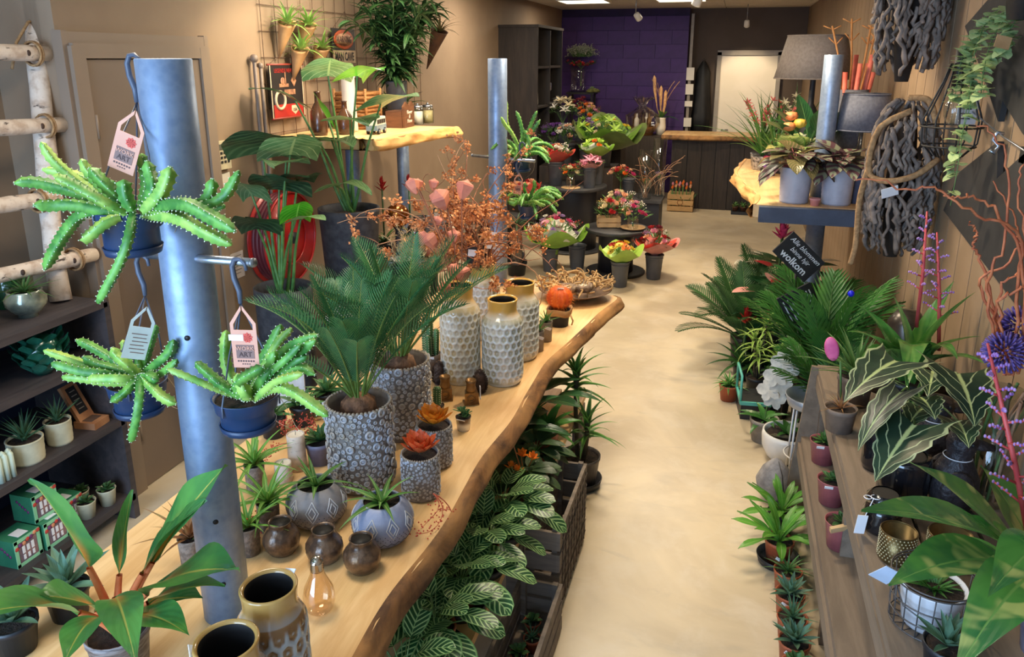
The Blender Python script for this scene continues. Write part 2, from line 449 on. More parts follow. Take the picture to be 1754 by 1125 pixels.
struct('wall_front',MB().box((-2.95,-1.7,1.365),(0.3,0.12,2.73)).box((0.95,-1.7,1.365),(0.3,0.12,2.73)).box((-1.0,-1.7,2.68),(4.2,0.12,0.1)).box((-1,-1.7,0.12),(4.2,0.12,0.24)).build('wall_front',M_WALL))
# taupe door in the left wall
d1 = struct('door_1',boxmesh('door_1',(-2.628,3.05,1.0),(0.04,0.76,1.99),M_DOOR))
f = MB()
for a,b in ((2.63,2.67),(3.43,3.47)): f.box((-2.63,(a+b)/2,1.02),(0.07,b-a+0.03,2.06))
f.box((-2.63,3.05,2.03),(0.068,0.85,0.06))
for a in (2.608,3.492): f.box((-2.64,a,1.05),(0.05,0.03,2.12))
f.box((-2.64,3.05,2.08),(0.048,0.89,0.05))
obj('door_frame',f.build('door_frame',M_DOORF),d1)
for z in (0.3,1.72): obj('hinge',MB().tube([(-2.6,2.695,z-0.05),(-2.6,2.695,z+0.05)],0.008,8).build('hinge',M_DOORF),d1)
# white door at the back
d2 = struct('door_2',boxmesh('door_2',(0.13,12.38,1.02),(0.80,0.04,2.04),mat('lit_white_door',(246,236,220),(240,230,212),3,0.5)))
f = MB()
for x in (-0.30,0.56): f.box((x,12.38,1.04),(0.06,0.10,2.10))
f.box((0.13,12.38,2.08),(0.92,0.10,0.07)); obj('door_frame',f.build('door_frame',mat('grey_frame',(168,160,150),None,4,0.5)),d2)
obj('door_handle',MB().tube([(-0.2,12.35,0.95),(-0.2,12.31,0.95),(-0.10,12.31,0.95)],0.01,6).build('door_handle',M_STEEL),d2)
# ceiling light panels
def emis(name,c,st):
    s = NT(name); s.b.inputs['Emission Color'].default_value = lin(c); s.b.inputs['Emission Strength'].default_value = st
    return s.done(lin(c),0.5)
M_LED = emis('led_diffuser',(255,244,224),3.0)
for i,(x,y) in enumerate(PANELS):
    t = thing('ceiling_light','square white LED panel set into the tiled ceiling','ceiling light',(x,y,2.70),0,'ceiling LED panels')
    obj('frame',MB().box((0,0.295,0),(0.61,0.02,0.03)).box((0,-0.295,0),(0.61,0.02,0.03)).box((0.295,0,0),(0.02,0.57,0.03)).box((-0.295,0,0),(0.02,0.57,0.03)).build('frame',M_WHITE),t)
    obj('diffuser',boxmesh('diffuser',(0,0,-0.002),(0.57,0.57,0.012),M_LED),t)
sp_head = MB().lathe([(0.018,0),(0.035,-0.012),(0.04,-0.09),(0.036,-0.095),(0.03,-0.07),(0.0001,-0.07)],14).build('head',M_WHITE)
sp_stem = MB().tube([(0,0,0.0),(0,0,0.215)],0.006,6).build('stem',M_STEEL)
sp_lens = MB().disc(0.033,-0.085,14).build('lens',emis('spot_lens',(255,238,205),6.0))
for i,(a,b,p) in enumerate(SPOTS):
    t = thing('track_spot','small white spotlight on a thin stem under the ceiling','spotlight',(a[0],a[1],a[2]),0,'ceiling spotlights')
    obj('stem',sp_stem,t)
    h = obj('head',sp_head,t); h.rotation_euler = (Vector(b)-Vector(a)).to_track_quat('-Z','Y').to_euler(); h.location = (0,0,0.0)
    # the lens is carried a little ahead so the lamp itself shines free
    l = obj('lens',sp_lens,h)
    v = (Vector(b)-Vector(a)).normalized()*0.11
    bpy.data.objects[[o.name for o in bpy.data.objects if o.type == 'LIGHT' and o.name.startswith('track_spot_light')][i]].location = Vector(a)+v

# ---------------------------------------------------------------- poles, planks, shelving
def galv():
    s = NT('galvanised_steel'); v = s.coord('Object')
    a = s.noise(v,14,5,0.6); b = s.voro(v,55); c3 = s.noise(s.coord('Object',(6,6,1)),3,4)
    c = s.mix(s.ramp(a,0.35,0.65),lin((138,156,182)),lin((118,136,164)))
    c = s.mix(s.math('MULTIPLY',s.ramp(b,0.2,0.6),0.18),c,lin((160,174,194)))
    c = s.mix(s.math('MULTIPLY',s.ramp(c3,0.55,0.75),0.35),c,lin((92,108,132)))
    s.bump(a,0.12,0.004)
    return s.done(c,s.math('ADD',s.math('MULTIPLY',a,0.3),0.3),0.45)
M_GALV = galv()
def pole(label,x,y,z0,z1,r=0.052,bars=(),holes=(),group=None):
    t = thing('steel_pole',label,'pole',(x,y,z0),0,group)
    h = z1-z0
    obj('tube',MB().lathe([(r,0),(r,h*0.25),(r,h*0.5),(r,h*0.75),(r,h-0.002),(r-0.002,h),(r-0.005,h),(r-0.006,h-0.1),(r-0.006,h-0.3)],32).build('tube',M_GALV),t)
    for a,b in bars:
        a = Vector(a)-Vector((x,y,z0)); b = Vector(b)-Vector((x,y,z0)); d = (b-a).normalized()*0.004
        br = obj('crossbar',MB().tube([a,b],0.0085,14).build('crossbar',M_STEEL),t)
        for e,s_ in ((a,-1),(b,1)): obj('end_cap',MB().tube([e+d*s_*0.1,e+d*s_],0.0092,14).build('end_cap',M_STEEL),br)
    for az,z in holes:
        p = Vector((math.cos(az)*r,math.sin(az)*r,z)); n = Vector((math.cos(az),math.sin(az),0))
        obj('bolt_hole',MB().tube([p-n*0.002,p+n*0.0006],0.006,10).build('bolt_hole',M_BLACK),t)
    return t
P1 = (-1.062,1.285)
pole('tall galvanised steel pole carrying three hanging cactus pots',P1[0],P1[1],0.7502,2.0,bars=[((-1.184,1.310,1.598),(-0.861,1.220,1.627))],holes=[(-0.95,0.11),(-0.95,0.27),(-1.2,0.70)])
P2 = (-1.245,4.07)
pole('galvanised steel pole beside the orange dried branches',P2[0],P2[1],0.7502,2.0,bars=[((-1.42,4.15,1.47),(-1.02,4.0,1.47))])
P3 = (0.505,4.80)
pole('galvanised steel pole between the grey lamp shades',P3[0],P3[1],1.2202,2.02)
# main table plank
def live_plank(label,name,edge,back,z,th=0.055,flip=1,bmat=M_BARK,rough=0.012,pmat=None):
    """edge: points along the natural edge, back: points of the straight side (same direction)"""
    t = thing(name,label,'plank',(edge[0][0],edge[0][1],z-th)); o = Vector((edge[0][0],edge[0][1],z-th)); n = len(edge)
    mb = MB(); top = []; bot = []
    for (ex,ey),(bx,by) in zip(edge,back):
        top.append([mb.vert(Vector((ex+(bx-ex)*k,ey+(by-ey)*k,z))-o) for k in (0,0.25,0.5,0.75,1)])
        bot.append([mb.vert(Vector((ex+(bx-ex)*k,ey+(by-ey)*k,z-th))-o) for k in (0,0.25,0.5,0.75,1)])
    mb.smooth = False
    for i in range(n-1):
        for j in range(4):
            mb.face((top[i][j],top[i][j+1],top[i+1][j+1],top[i+1][j])[::flip]); mb.face((bot[i][j],bot[i+1][j],bot[i+1][j+1],bot[i][j+1])[::flip])
        mb.face((top[i][4],bot[i][4],bot[i+1][4],top[i+1][4])); mb.face((top[i][0],top[i+1][0],bot[i+1][0],bot[i][0]))
    for r in (0,n-1):
        for j in range(4): mb.face((top[r][j],bot[r][j],bot[r][j+1],top[r][j+1]))
    obj('board',mb.build('board',pmat or M_PLANK),t)
    # bark: sloping rough band along the natural edge
    mb = MB(); rows = []; R = random.Random(3)
    for i,((ex,ey),(bx,by)) in enumerate(zip(edge,back)):
        d = Vector((ex-bx,ey-by,0)).normalized(); row = []
        for k,(off,zz) in enumerate(((-0.012,0.003),(0.004,0.001),(0.014,-0.012),(0.026,-0.030),(0.030,-0.045),(0.016,-th-0.004),(-0.01,-th-0.002))):
            j = mnoise.noise(Vector((i*0.31,k*0.9,2.2)))*rough*(0 if k in (0,6) else 1)
            row.append(mb.vert(Vector((ex,ey,z))-o+d*(off+j)+Vector((0,0,zz+j*0.4*(0 if k in (0,6) else 1)))))
        rows.append(row)
    for i in range(n-1):
        for k in range(6): mb.face((rows[i][k],rows[i][k+1],rows[i+1][k+1],rows[i+1][k])[::flip])
    obj('bark_edge',mb.build('bark_edge',bmat),t)
    return t
def spl(pts,n):
    """Catmull-Rom through 2-D points, with a little waver"""
    out = []; m = len(pts)-1
    for i in range(n+1):
        u = m*i/n; k = min(int(u),m-1); f = u-k
        p = [pts[max(0,min(m,k+a))] for a in (-1,0,1,2)]
        out.append(tuple(0.5*((2*p[1][c])+(-p[0][c]+p[2][c])*f+(2*p[0][c]-5*p[1][c]+4*p[2][c]-p[3][c])*f*f+(-p[0][c]+3*p[1][c]-3*p[2][c]+p[3][c])*f**3) for c in range(len(p[0]))))
    return out
ZT = 0.75
E1 = spl([(-0.72,0.6),(-0.70,1.1),(-0.705,1.35),(-0.69,1.7),(-0.695,2.1),(-0.685,2.5),(-0.69,2.95),(-0.63,3.35),(-0.59,3.65),(-0.535,3.95),(-0.57,4.02)],90)
E1 = [(x+0.012*mnoise.noise(Vector((0,y*3.1,5))),y) for x,y in E1]
B1 = [(-1.52+0.0*y,y if y < 3.9 else 4.15) for x,y in E1]
TP = live_plank('long live-edge oak table plank with vases and pots on it','table_plank',E1,B1,ZT,0.055,1)
for x,y in ((P1[0],P1[1]),(P2[0],P2[1])): obj('leg',MB().tube([(x-E1[0][0],y-E1[0][1],-0.695),(x-E1[0][0],y-E1[0][1],0.0)],0.052,20).build('leg',M_GALV),TP)
# trestle legs and lower plank under the table
M_LEG = M_GREYWOOD
def beam(a,b,w,d,m=M_LEG):
    a = Vector(a); b = Vector(b); t = (b-a); L = t.length
    R = t.to_track_quat('Z','Y').to_matrix().to_4x4(); mb = MB(); mb.M = Matrix.Translation((a+b)/2) @ R
    mb.box((0,0,0),(w,d,L)); return mb
lo = thing('plant_bench','low wooden slatted bench of calathea plants under the long table','bench',(-0.9,2.3,0))
o_ = Vector((-0.9,2.3,0))
for y in (1.15,1.75,2.35,3.0,3.55): obj('leg',beam(Vector((-0.66,y,0))-o_,Vector((-0.66,y,0.30))-o_,0.05,0.07).build('leg',M_LEG),lo); obj('leg',beam(Vector((-0.97,y,0))-o_,Vector((-0.97,y,0.30))-o_,0.05,0.07).build('leg',M_LEG),lo)
for i,x in enumerate((-0.70,-0.83,-0.945)): obj('slat',boxmesh('slat',Vector((x,2.3,0.315))-o_,(0.118,2.7,0.03),M_PLANK),lo)
# low crates standing in front of the bench
def crate(name,label,loc,w,d,h,rot=0,m=M_LEG,cat='crate',group=None,slats=3,feet=True):
    t = thing(name,label,cat,loc,rot,group); th = 0.014
    for sx in (-1,1):
        for k in range(slats): obj('slat',boxmesh('slat',(sx*(w/2-th/2),0,h*(k+0.55)/slats),(th,d,h/slats*0.8),m),t)
    for sy in (-1,1):
        for k in range(slats): obj('slat',boxmesh('slat',(0,sy*(d/2-th/2),h*(k+0.55)/slats),(w-2*th,th,h/slats*0.8),m),t)
    for sx in (-1,1):
        for sy in (-1,1): obj('corner_post',boxmesh('corner_post',(sx*(w/2-th*1.6),sy*(d/2-th*1.6),h*0.5+0.005),(th*1.4,th*1.4,h+0.01),m),t)
    obj('bottom',boxmesh('bottom',(0,0,0.03),(w-2*th,d-2*th,0.012),m),t)
    return t
crate('plant_crate','weathered crate of tiny succulents beside the aisle, low end of the bench',(-0.55,2.05,0),0.16,0.5,0.2)
crate('plant_crate','tall weathered crate with wire mesh beside the aisle under the table',(-0.56,2.62,0),0.13,0.52,0.36,slats=4)
# dark shelf unit, far left
su = thing('shelf_unit','charcoal wooden shelf unit with four boards by the taupe door','shelf',(-2.72,1.75,0)); o_ = Vector((-2.72,1.75,0))
SHZ = (1.015,0.785,0.475,0.105)
for z in SHZ: obj('shelf_board',boxmesh('shelf_board',Vector((-2.70,1.75,z))-o_,(0.46,1.46,0.03),M_SHELFDARK),su)
for y in (2.475,1.0): obj('side_panel',boxmesh('side_panel',Vector((-2.70,y,0.51))-o_,(0.46,0.03,1.02),M_SHELFDARK),su)
obj('back_panel',boxmesh('back_panel',Vector((-2.945,1.75,0.52))-o_,(0.02,1.46,1.0),mat('navy_back_panel',(34,40,62),(28,33,52),5,0.6)),su)
# right-hand stepped shelving
ru = thing('plant_shelving','greyed wooden two-step plant shelving along the panelled wall','shelf',(0.65,2.2,0)); o_ = Vector((0.65,2.2,0))
for y in (0.7,1.6,2.5,3.35): obj('trestle',MB().box(Vector((0.62,y,0.17))-o_,(0.40,0.04,0.34)).box(Vector((0.67,y,0.52))-o_,(0.44,0.04,0.30)).build('trestle',M_TAUPEWOOD),ru)
for i in range(2): obj('shelf_board',boxmesh('shelf_board',Vector((0.425+i*0.07+0.03,2.03,0.355))-o_,(0.135,2.75,0.03),M_TAUPEWOOD),ru) if i == 0 else None
for x,w in ((0.64,0.2),(0.81,0.12)): obj('shelf_board',boxmesh('shelf_board',Vector((x,2.03,0.355))-o_,(w-0.01,2.75,0.03),M_TAUPEWOOD),ru)
for x,w in ((0.505,0.16),(0.67,0.16),(0.82,0.13)): obj('shelf_board',boxmesh('shelf_board',Vector((x,2.03,0.685))-o_,(w-0.006,2.75,0.03),M_TAUPEWOOD),ru)
obj('fascia',boxmesh('fascia',Vector((0.432,2.03,0.64))-o_,(0.018,2.75,0.06),M_TAUPEWOOD),ru)
obj('fascia',boxmesh('fascia',Vector((0.385,2.03,0.31))-o_,(0.018,2.75,0.06),M_TAUPEWOOD),ru)
obj('riser',boxmesh('riser',Vector((0.545,2.03,0.52))-o_,(0.016,2.7,0.29),M_GREYWOOD),ru)
obj('end_board',beam(Vector((0.41,3.37,0))-o_,Vector((0.47,3.37,0.70))-o_,0.02,0.14,M_TAUPEWOOD).build('end_board',M_TAUPEWOOD),ru)
# counter
cu = thing('shop_counter','dark boarded sales counter with live-edge top by the purple wall','counter',(0.05,11.05,0)); o_ = Vector((0.05,11.05,0))
obj('carcass',boxmesh('carcass',Vector((0.05,11.08,0.47))-o_,(1.66,0.58,0.94),M_BLACK),cu)
for k in range(9): obj('board',boxmesh('board',Vector((-0.78+0.0925+k*0.185,10.775,0.47))-o_,(0.178,0.03,0.94),M_DARKWOOD),cu)
for k in range(3): obj('board',boxmesh('board',Vector((-0.795,10.88+k*0.19,0.47))-o_,(0.03,0.183,0.94),M_DARKWOOD),cu)
EC = spl([(-0.95,10.70),(-0.5,10.66),(0.0,10.70),(0.45,10.66),(0.88,10.68)],30); BC = [(x,11.42) for x,y in EC]
live_plank('live-edge oak top lying on the dark sales counter','counter_top',EC,BC,1.0,0.055,-1)
# tall dark cabinet by the left wall
cb = thing('tall_cabinet','tall dark open cabinet with shelves against the left wall','cabinet',(-2.42,9.35,0)); o_ = Vector((-2.42,9.35,0))
obj('side_panel',boxmesh('side_panel',Vector((-2.42,8.72,1.17))-o_,(0.46,0.03,2.34),M_DARKWOOD),cb)
obj('side_panel',boxmesh('side_panel',Vector((-2.42,9.98,1.17))-o_,(0.46,0.03,2.34),M_DARKWOOD),cb)
obj('divider',boxmesh('divider',Vector((-2.42,9.35,1.17))-o_,(0.45,0.03,2.3),M_DARKWOOD),cb)
obj('back_panel',boxmesh('back_panel',Vector((-2.635,9.35,1.17))-o_,(0.02,1.23,2.34),M_DARKWOOD),cb)
obj('top',boxmesh('top',Vector((-2.42,9.35,2.35))-o_,(0.48,1.32,0.03),M_DARKWOOD),cb)
for z in (0.08,0.55,1.0,1.45,1.9):
    for y in (9.04,9.66): obj('shelf_board',boxmesh('shelf_board',Vector((-2.41,y,z))-o_,(0.42,0.58,0.025),M_DARKWOOD),cb)
# upper live-edge shelf on the left wall with its two posts
EU = spl([(-2.08,4.06),(-2.09,4.12),(-1.980,4.048,1.550)[:2],(-1.932,4.349,1.550)[:2],(-1.894,4.729,1.550)[:2],(-1.823,5.026,1.550)[:2]],40); BU = [(-2.645,y) for x,y in EU]
live_plank('thick live-edge wall shelf with jars and a wicker basket','wall_shelf',EU,BU,1.55,0.06,1,bmat=wood('pale_live_edge',(226,176,108),(196,140,74),(5,3,5),0.7,0.6),rough=0.03)
pole('short grey steel post under the wall shelf, beside the tall dark pot',-2.42,4.62,0,1.485,0.045)
pole('short grey steel post under the wall shelf, behind the red bromeliad',-2.36,5.3,0,1.485,0.045)
# right shelf with begonias
ER = spl([(0.13,4.42),(0.16,4.7),(0.10,5.1),(0.03,5.6),(0.06,6.1),(0.10,6.5)],40); BR = [(0.90,y) for x,y in ER]
RS = live_plank('live-edge shelf carrying begonias and lamp shades','plant_shelf',ER,BR,1.22,0.07,1,bmat=MAT['pale_live_edge'],rough=0.035,pmat=M_PLANK)
obj('leg',MB().tube([(P3[0]-ER[0][0],P3[1]-ER[0][1],-1.15),(P3[0]-ER[0][0],P3[1]-ER[0][1],0)],0.052,20).build('leg',M_GALV),RS)
tag(obj('shelf_support',boxmesh('shelf_support',(0.41,4.385,1.175),(0.50,0.05,0.085),mat('blue_grey_board',(66,76,98),(54,62,82),6,0.6)),None),'blue-grey front board below the begonia shelf','board')

# ---------------------------------------------------------------- pots and vases on the long table
M_SOIL = mat('potting_soil',(58,42,32),(36,26,20),60,0.95,bump=0.8,bscale=160)
M_TERRA = mat('terracotta_plastic',(168,88,56),(150,76,48),10,0.55)
M_DPOT = mat('black_plastic_pot',(34,36,42),(26,28,34),8,0.45)
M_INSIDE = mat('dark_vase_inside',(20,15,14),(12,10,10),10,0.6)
M_TAG = mat('white_price_tag',(236,236,240),(228,228,234),4,0.5)
def glaze(name,cell_lo,cell_hi,neck,white=(214,216,214)):
    s = NT(name); uv = s.node('ShaderNodeUVMap',uv_map='UVMap').outputs[0]
    sep = s.node('ShaderNodeSeparateXYZ'); s.l.new(uv,sep.inputs[0]); d,z = sep.outputs[0],sep.outputs[1]
    n = s.noise(s.coord('Object',(1,1,0.45)),18,4,0.6)
    c = s.mix(s.ramp(d,0.15,0.75),lin(cell_lo),lin(cell_hi))
    c = s.mix(s.math('MULTIPLY',s.ramp(n,0.45,0.65),0.6),c,lin(white))
    zz = s.math('ADD',z,s.math('MULTIPLY',n,0.12))
    c = s.mix(s.ramp(zz,0.84,0.97),c,lin(neck))
    return s.done(c,0.18,0,0.5,0.5)
M_GL_BLUE = glaze('reactive_glaze_blue',(176,172,150),(212,220,226),(204,160,78))
M_GL_BEIGE = glaze('reactive_glaze_beige',(188,170,130),(222,220,208),(204,162,84))
M_GL_FRONT = glaze('reactive_glaze_brown',(140,104,66),(176,184,194),(190,148,82),(170,168,166))
def honey_mesh(H,R,neck,rows,cols,m,depth=0.006):
    mb = MB(); seg = 108; nz = 84; R0 = 0.86*R; prof = []
    for i in range(nz+1):
        t = i/nz
        if t < 0.08: r = R0+(R-R0)*math.sin(t/0.08*PI/2)
        elif t < 0.74: r = R
        elif t < 0.88: k = (t-0.74)/0.14; r = R+(neck-R)*(3*k*k-2*k**3)
        else: r = neck+0.05*R*((t-0.88)/0.12)**2
        prof.append((r,t*H,t))
    grid = []
    for r,z,t in prof:
        row = []
        for j in range(seg):
            a = j/seg; d = 0.0
            if 0.04 < t < 0.80:
                v = (t-0.04)/0.76*rows; k = int(v); u = a*cols+(0.5 if k % 2 else 0); fu = (u % 1)-0.5; fv = (v % 1)-0.5
                e = max(abs(fu)*1.05,abs(fv)*0.75+abs(fu)*0.5); d = sl((e-0.28)/0.17); bumpc = max(0,1-math.hypot(fu,fv)/0.18)
                fade = min(1,(t-0.04)/0.05,(0.80-t)/0.08); rr = r+depth*(d-0.35)*fade+depth*0.7*bumpc*fade; d = max(d,bumpc)*fade
            else: rr = r; d = 0.5
            row.append(mb.vert((rr*math.cos(2*PI*a),rr*math.sin(2*PI*a),z),(d,t)))
        grid.append(row)
    for i in range(nz):
        for j in range(seg): mb.face((grid[i][j],grid[i][(j+1) % seg],grid[i+1][(j+1) % seg],grid[i+1][j]))
    mb.face(grid[0][::-1])
    # lip and inside
    ri = prof[-1][0]; last = grid[-1]; inner = []
    for rr,z,mi in ((ri-0.004,H+0.003,0),(ri-0.009,H-0.004,0),(ri-0.010,H-0.02,1),(R*0.8,H*0.75,1),(R*0.85,H*0.2,1)):
        mb.cur = mi; row = [mb.vert((rr*math.cos(2*PI*j/seg),rr*math.sin(2*PI*j/seg),z),(0.5,1.0)) for j in range(seg)]
        for j in range(seg): mb.face((last[j],last[(j+1) % seg],row[(j+1) % seg],row[j]))
        last = row
    mb.face(last)
    return mb.build('vase_body',[m,M_INSIDE])
pt = MB().box((0,0,0),(0.030,0.0015,0.014)).build('price_tag',M_TAG)
def honey_vase(label,xy,H,R,neck,m,rows=9,cols=18,rot=0.0,tagrot=None,group=None,key=None):
    t = thing('honeycomb_vase',label,'vase',(xy[0],xy[1],ZT+0.0005),rot,group)
    obj('vase_body',cached(key or label,lambda: honey_mesh(H,R,neck,rows,cols,m)),t)
    if tagrot is not None:
        obj('price_tag',pt,t,(neck*1.02*math.cos(tagrot),neck*1.02*math.sin(tagrot),H-0.002),(0.9,0.3,tagrot+1.57))
    return t
v = (-0.784,0.935,1.030); honey_vase('squat brown-glazed honeycomb vase with white tag, in front of the steel pole',v,0.275,0.064,0.053,M_GL_FRONT,6,14,0.3,3.6)
v = (-0.787,1.071,1.040); honey_vase('brown and blue honeycomb vase beside the glass bulb',v,0.285,0.064,0.051,M_GL_FRONT,6,14,0.1,1.2)
v = (-0.989,2.710,0.750); honey_vase('tall beige honeycomb vase behind the bronze candle holders',v,0.40,0.077,0.052,M_GL_BEIGE,11,18)
v = (-0.824,2.745,0.750); honey_vase('blue-white honeycomb vase standing at the plank edge',v,0.345,0.080,0.056,M_GL_BLUE,9,18)
v = (-0.829,3.019,0.750); honey_vase('blue-white honeycomb vase next to the small concrete pots',v,0.335,0.080,0.060,M_GL_BLUE,9,18,0.4)
v = (-1.060,3.219,0.750); VT4 = v; honey_vase('beige honeycomb vase holding the orange dried branches',v,0.34,0.076,0.055,M_GL_BEIGE,9,18,0.2)
# ---- clear glass bulb vase
M_AMBER = glassmat('amber_glass',(255,242,222),0.03,0.4)
t = thing('bulb_vase','clear amber glass vase in the shape of a light bulb','vase',(-0.853,1.344,0.750))
pr = [(0.0001,0.0),(0.020,0.001),(0.030,0.010),(0.0365,0.030),(0.037,0.045),(0.033,0.065),(0.024,0.085),(0.017,0.102),(0.0145,0.118)]
obj('glass',MB().lathe(pr,28).build('glass',M_AMBER),t)
obj('screw_cap',MB().lathe([(0.0152,0.112)]+[(0.0150+0.0012*(k % 2),0.114+k*0.0028) for k in range(9)]+[(0.012,0.142),(0.006,0.148),(0.0001,0.149)],20).build('screw_cap',mat('chrome_cap',(214,204,190),(190,180,168),20,0.12,1.0)),t)
# ---- small round brown pots
M_BRNPOT = mat('dark_bronze_glaze',(116,92,72),(74,58,48),40,0.3,0.35,bump=0.3,bscale=60,coat=0.3)
def brown_pot():
    mb = MB()
    pr = [(0.026,0),(0.034,0.004),(0.044,0.020),(0.0475,0.036),(0.046,0.052),(0.038,0.066),(0.031,0.073),(0.0285,0.080),(0.029,0.088),(0.0305,0.091),(0.0285,0.092),(0.026,0.086)]
    mb.lathe(pr,40,lambda a,i,r,z: (r+(0.0012*math.sin(a*16)*math.cos(z*420) if 2 < i < 6 else 0),z))
    mb.cur = 1; mb.lathe([(0.0262,0.086),(0.024,0.07),(0.04,0.03),(0.0001,0.012)],24); return mb.build('pot_body',[M_BRNPOT,M_INSIDE])
bp = brown_pot()
for p,l,tilt in (((-1.062,1.519,0.751),'small round bronze-brown pot next to the red berry twig',0.0),((-0.937,1.519,0.751),'small round bronze-brown pot standing between two others like it',0.0),((-0.826,1.511,0.751),'small round bronze-brown pot in front of the blue patterned bowl',0.0)):
    tag(obj('bronze_pot',bp,None,p,(0,0,RND.uniform(0,6))),l,'pot','small bronze-brown pots on the table')
# ---- patterned bowls with small spiky plants
M_BOWLG = mat('grey_bowl_glaze',(150,146,148),(124,118,118),14,0.5,bump=0.15,bscale=80)
M_BOWLB = mat('blue_grey_bowl_glaze',(150,158,184),(122,130,160),10,0.45,bump=0.15,bscale=80)
M_PATW = mat('carved_white',(206,204,204),(190,188,190),20,0.6)
M_PATD = mat('carved_dark',(78,78,90),(64,64,76),20,0.7)
BOWLR = 0.083
def bowl_r(z):
    t = z/0.115
    return BOWLR*math.sqrt(max(0.05,1-((t-0.5)/0.66)**2))
def bowl_mesh(m):
    pr = [(0.045,0)]+[(bowl_r(0.115*k/14),0.115*k/14) for k in range(1,15)]+[(0.050,0.117),(0.048,0.113),(0.060,0.09)]
    return MB().lathe(pr,44).build('bowl_body',m)
def on_bowl(a,z,off=0.0): r = bowl_r(z)+off; return (r*math.cos(a),r*math.sin(a),z)
def diamond():
    mb = MB()
    for k in (1.0,0.55):
        pts = []
        for x,y in ((0,1),(1,0),(0,-1),(-1,0),(0,1)):
            for f in ((0,0.5) if (x,y,len(pts)) != (0,1,8) else (0,)):
                nx,ny = {(0,1): (1,0),(1,0): (0,-1),(0,-1): (-1,0),(-1,0): (0,1)}[(x,y)]
                pts.append(on_bowl(((x+(nx-x)*f)*0.21*k),0.070+(y+(ny-y)*f)*0.029*k,0.0004))
        mb.tube(pts[:9],0.0016,5,False)
    return mb.build('diamond',M_PATW)
DIA = diamond()
def dots():
    mb = MB()
    for z,n,o in ((0.044,40,0),(0.037,40,0.5),(0.052,40,0.5)):
        for k in range(n):
            p = on_bowl(2*PI*(k+o)/n,z,0.0002); mb.sphere(p,0.0014,5,3)
    for k in range(24):
        a = 2*PI*k/24; mb.tube([on_bowl(a,0.018,.0004),on_bowl(a+0.13,0.028,.0004),on_bowl(a+0.26,0.018,.0004)],0.001,4,False)
    return mb.build('dot_pattern',M_PATD)
DOTS = dots()
L_SPK = leafmat('spiky_green',(92,140,62),(66,114,48),mid=(150,180,104),midw=0.25)
SPK = leafset('spiky_leaf',L_SPK,4,5,L=0.115,W=0.020,shape='blade',n=7,bend=0.75,fold=0.45)
for p,m,l,rz,sd in (((-1.045,1.673,0.751),M_BOWLG,'grey bowl carved with diamonds, planted with a spiky rosette',0.2,4),((-0.833,1.648,0.751),M_BOWLB,'blue-grey bowl carved with diamonds, planted with a spiky rosette',0.6,9)):
    t = thing('planted_bowl',l,'potted plant',p,rz,'carved diamond bowls')
    b = obj('bowl_body',cached(m.name,lambda: bowl_mesh(m)),t)
    for k in range(9): obj('diamond',DIA,b,rot=(0,0,2*PI*k/9))
    obj('dot_pattern',DOTS,b)
    obj('soil',MB().disc(0.052,0.104).build('soil',M_SOIL),t)
    rosette(t,SPK,13,0.35,1.25,1.15,0.8,(0,0,0.105),seed=sd,rad=0.004)
# ---- bubble-textured planters
def bubble_glaze():
    s = NT('bubble_glaze'); v = s.coord('Object')
    n = s.noise(v,10,4); n2 = s.noise(v,60,3)
    c = s.mix(s.ramp(n,0.35,0.65),lin((196,204,220)),lin((176,166,156)))
    c = s.mix(s.math('MULTIPLY',s.ramp(n2,0.5,0.68),0.6),c,lin((186,172,150)))
    return s.done(c,0.35,0,0.5,0.2)
M_BUB = bubble_glaze(); M_BUBD = mat('bubble_ground',(140,132,126),(116,108,104),20,0.6); M_BUBR = mat('bubble_rim',(178,164,146),(150,138,126),30,0.4)
def bubble_meshes(R,H,n,rmin,rmax,seed):
    base = MB().lathe([(R*0.92,0),(R*0.96,H*0.05),(R,H*0.2),(R,H*0.95),(R*0.98,H),(R*0.92,H),(R*0.90,H*0.93),(R*0.88,H*0.75)],40).build('pot_wall',M_BUBD)
    G = random.Random(seed); pl = []; mb = MB(); tries = 0
    while len(pl) < n and tries < 14000:
        tries += 1; r = rmin+(rmax-rmin)*G.random()**(1.2+3*min(1,tries/5000))
        if tries > 6000: r = rmin*G.uniform(0.7,1.0)
        a = G.uniform(0,2*PI); z = G.uniform(H*0.04+r,H-r*0.4); ok = True
        for a2,z2,r2 in pl:
            da = abs(a-a2); da = min(da,2*PI-da)*R
            if da*da+(z-z2)**2 < (r+r2)**2*0.92: ok = False; break
        if ok: pl.append((a,z,r))
    for a,z,r in pl:
        T = Matrix.Translation((R*math.cos(a),R*math.sin(a),z)) @ Matrix.Rotation(a,4,'Z') @ Matrix.Rotation(PI/2,4,'Y'); sg = 12 if r > rmin*1.6 else 8
        mb.M = T; mb.cur = 0; mb.torus((0,0,r*0.25),r*0.72,r*0.30,sg,5)
        mb.cur = 0; mb.lathe([(r*0.62,0.0),(r*0.42,r*0.22),(0.0001,r*0.3)],7)
    for k in range(int(2*PI*R/(rmin*2.2))):
        a = 2*PI*k/int(2*PI*R/(rmin*2.2)); mb.M = Matrix(); mb.cur = 1; mb.sphere((R*0.96*math.cos(a),R*0.96*math.sin(a),H),rmin*1.0,7,4)
    return base,mb.build('bubbles',[M_BUB,M_BUBR])
BIG = bubble_meshes(0.098,0.265,520,0.0055,0.0150,3); SML = bubble_meshes(0.056,0.135,330,0.0034,0.0062,8)
def bubble_pot(parent,pair):
    b = obj('pot_wall',pair[0],parent); u = obj('bubbles',pair[1],b); u['kind'] = 'stuff'
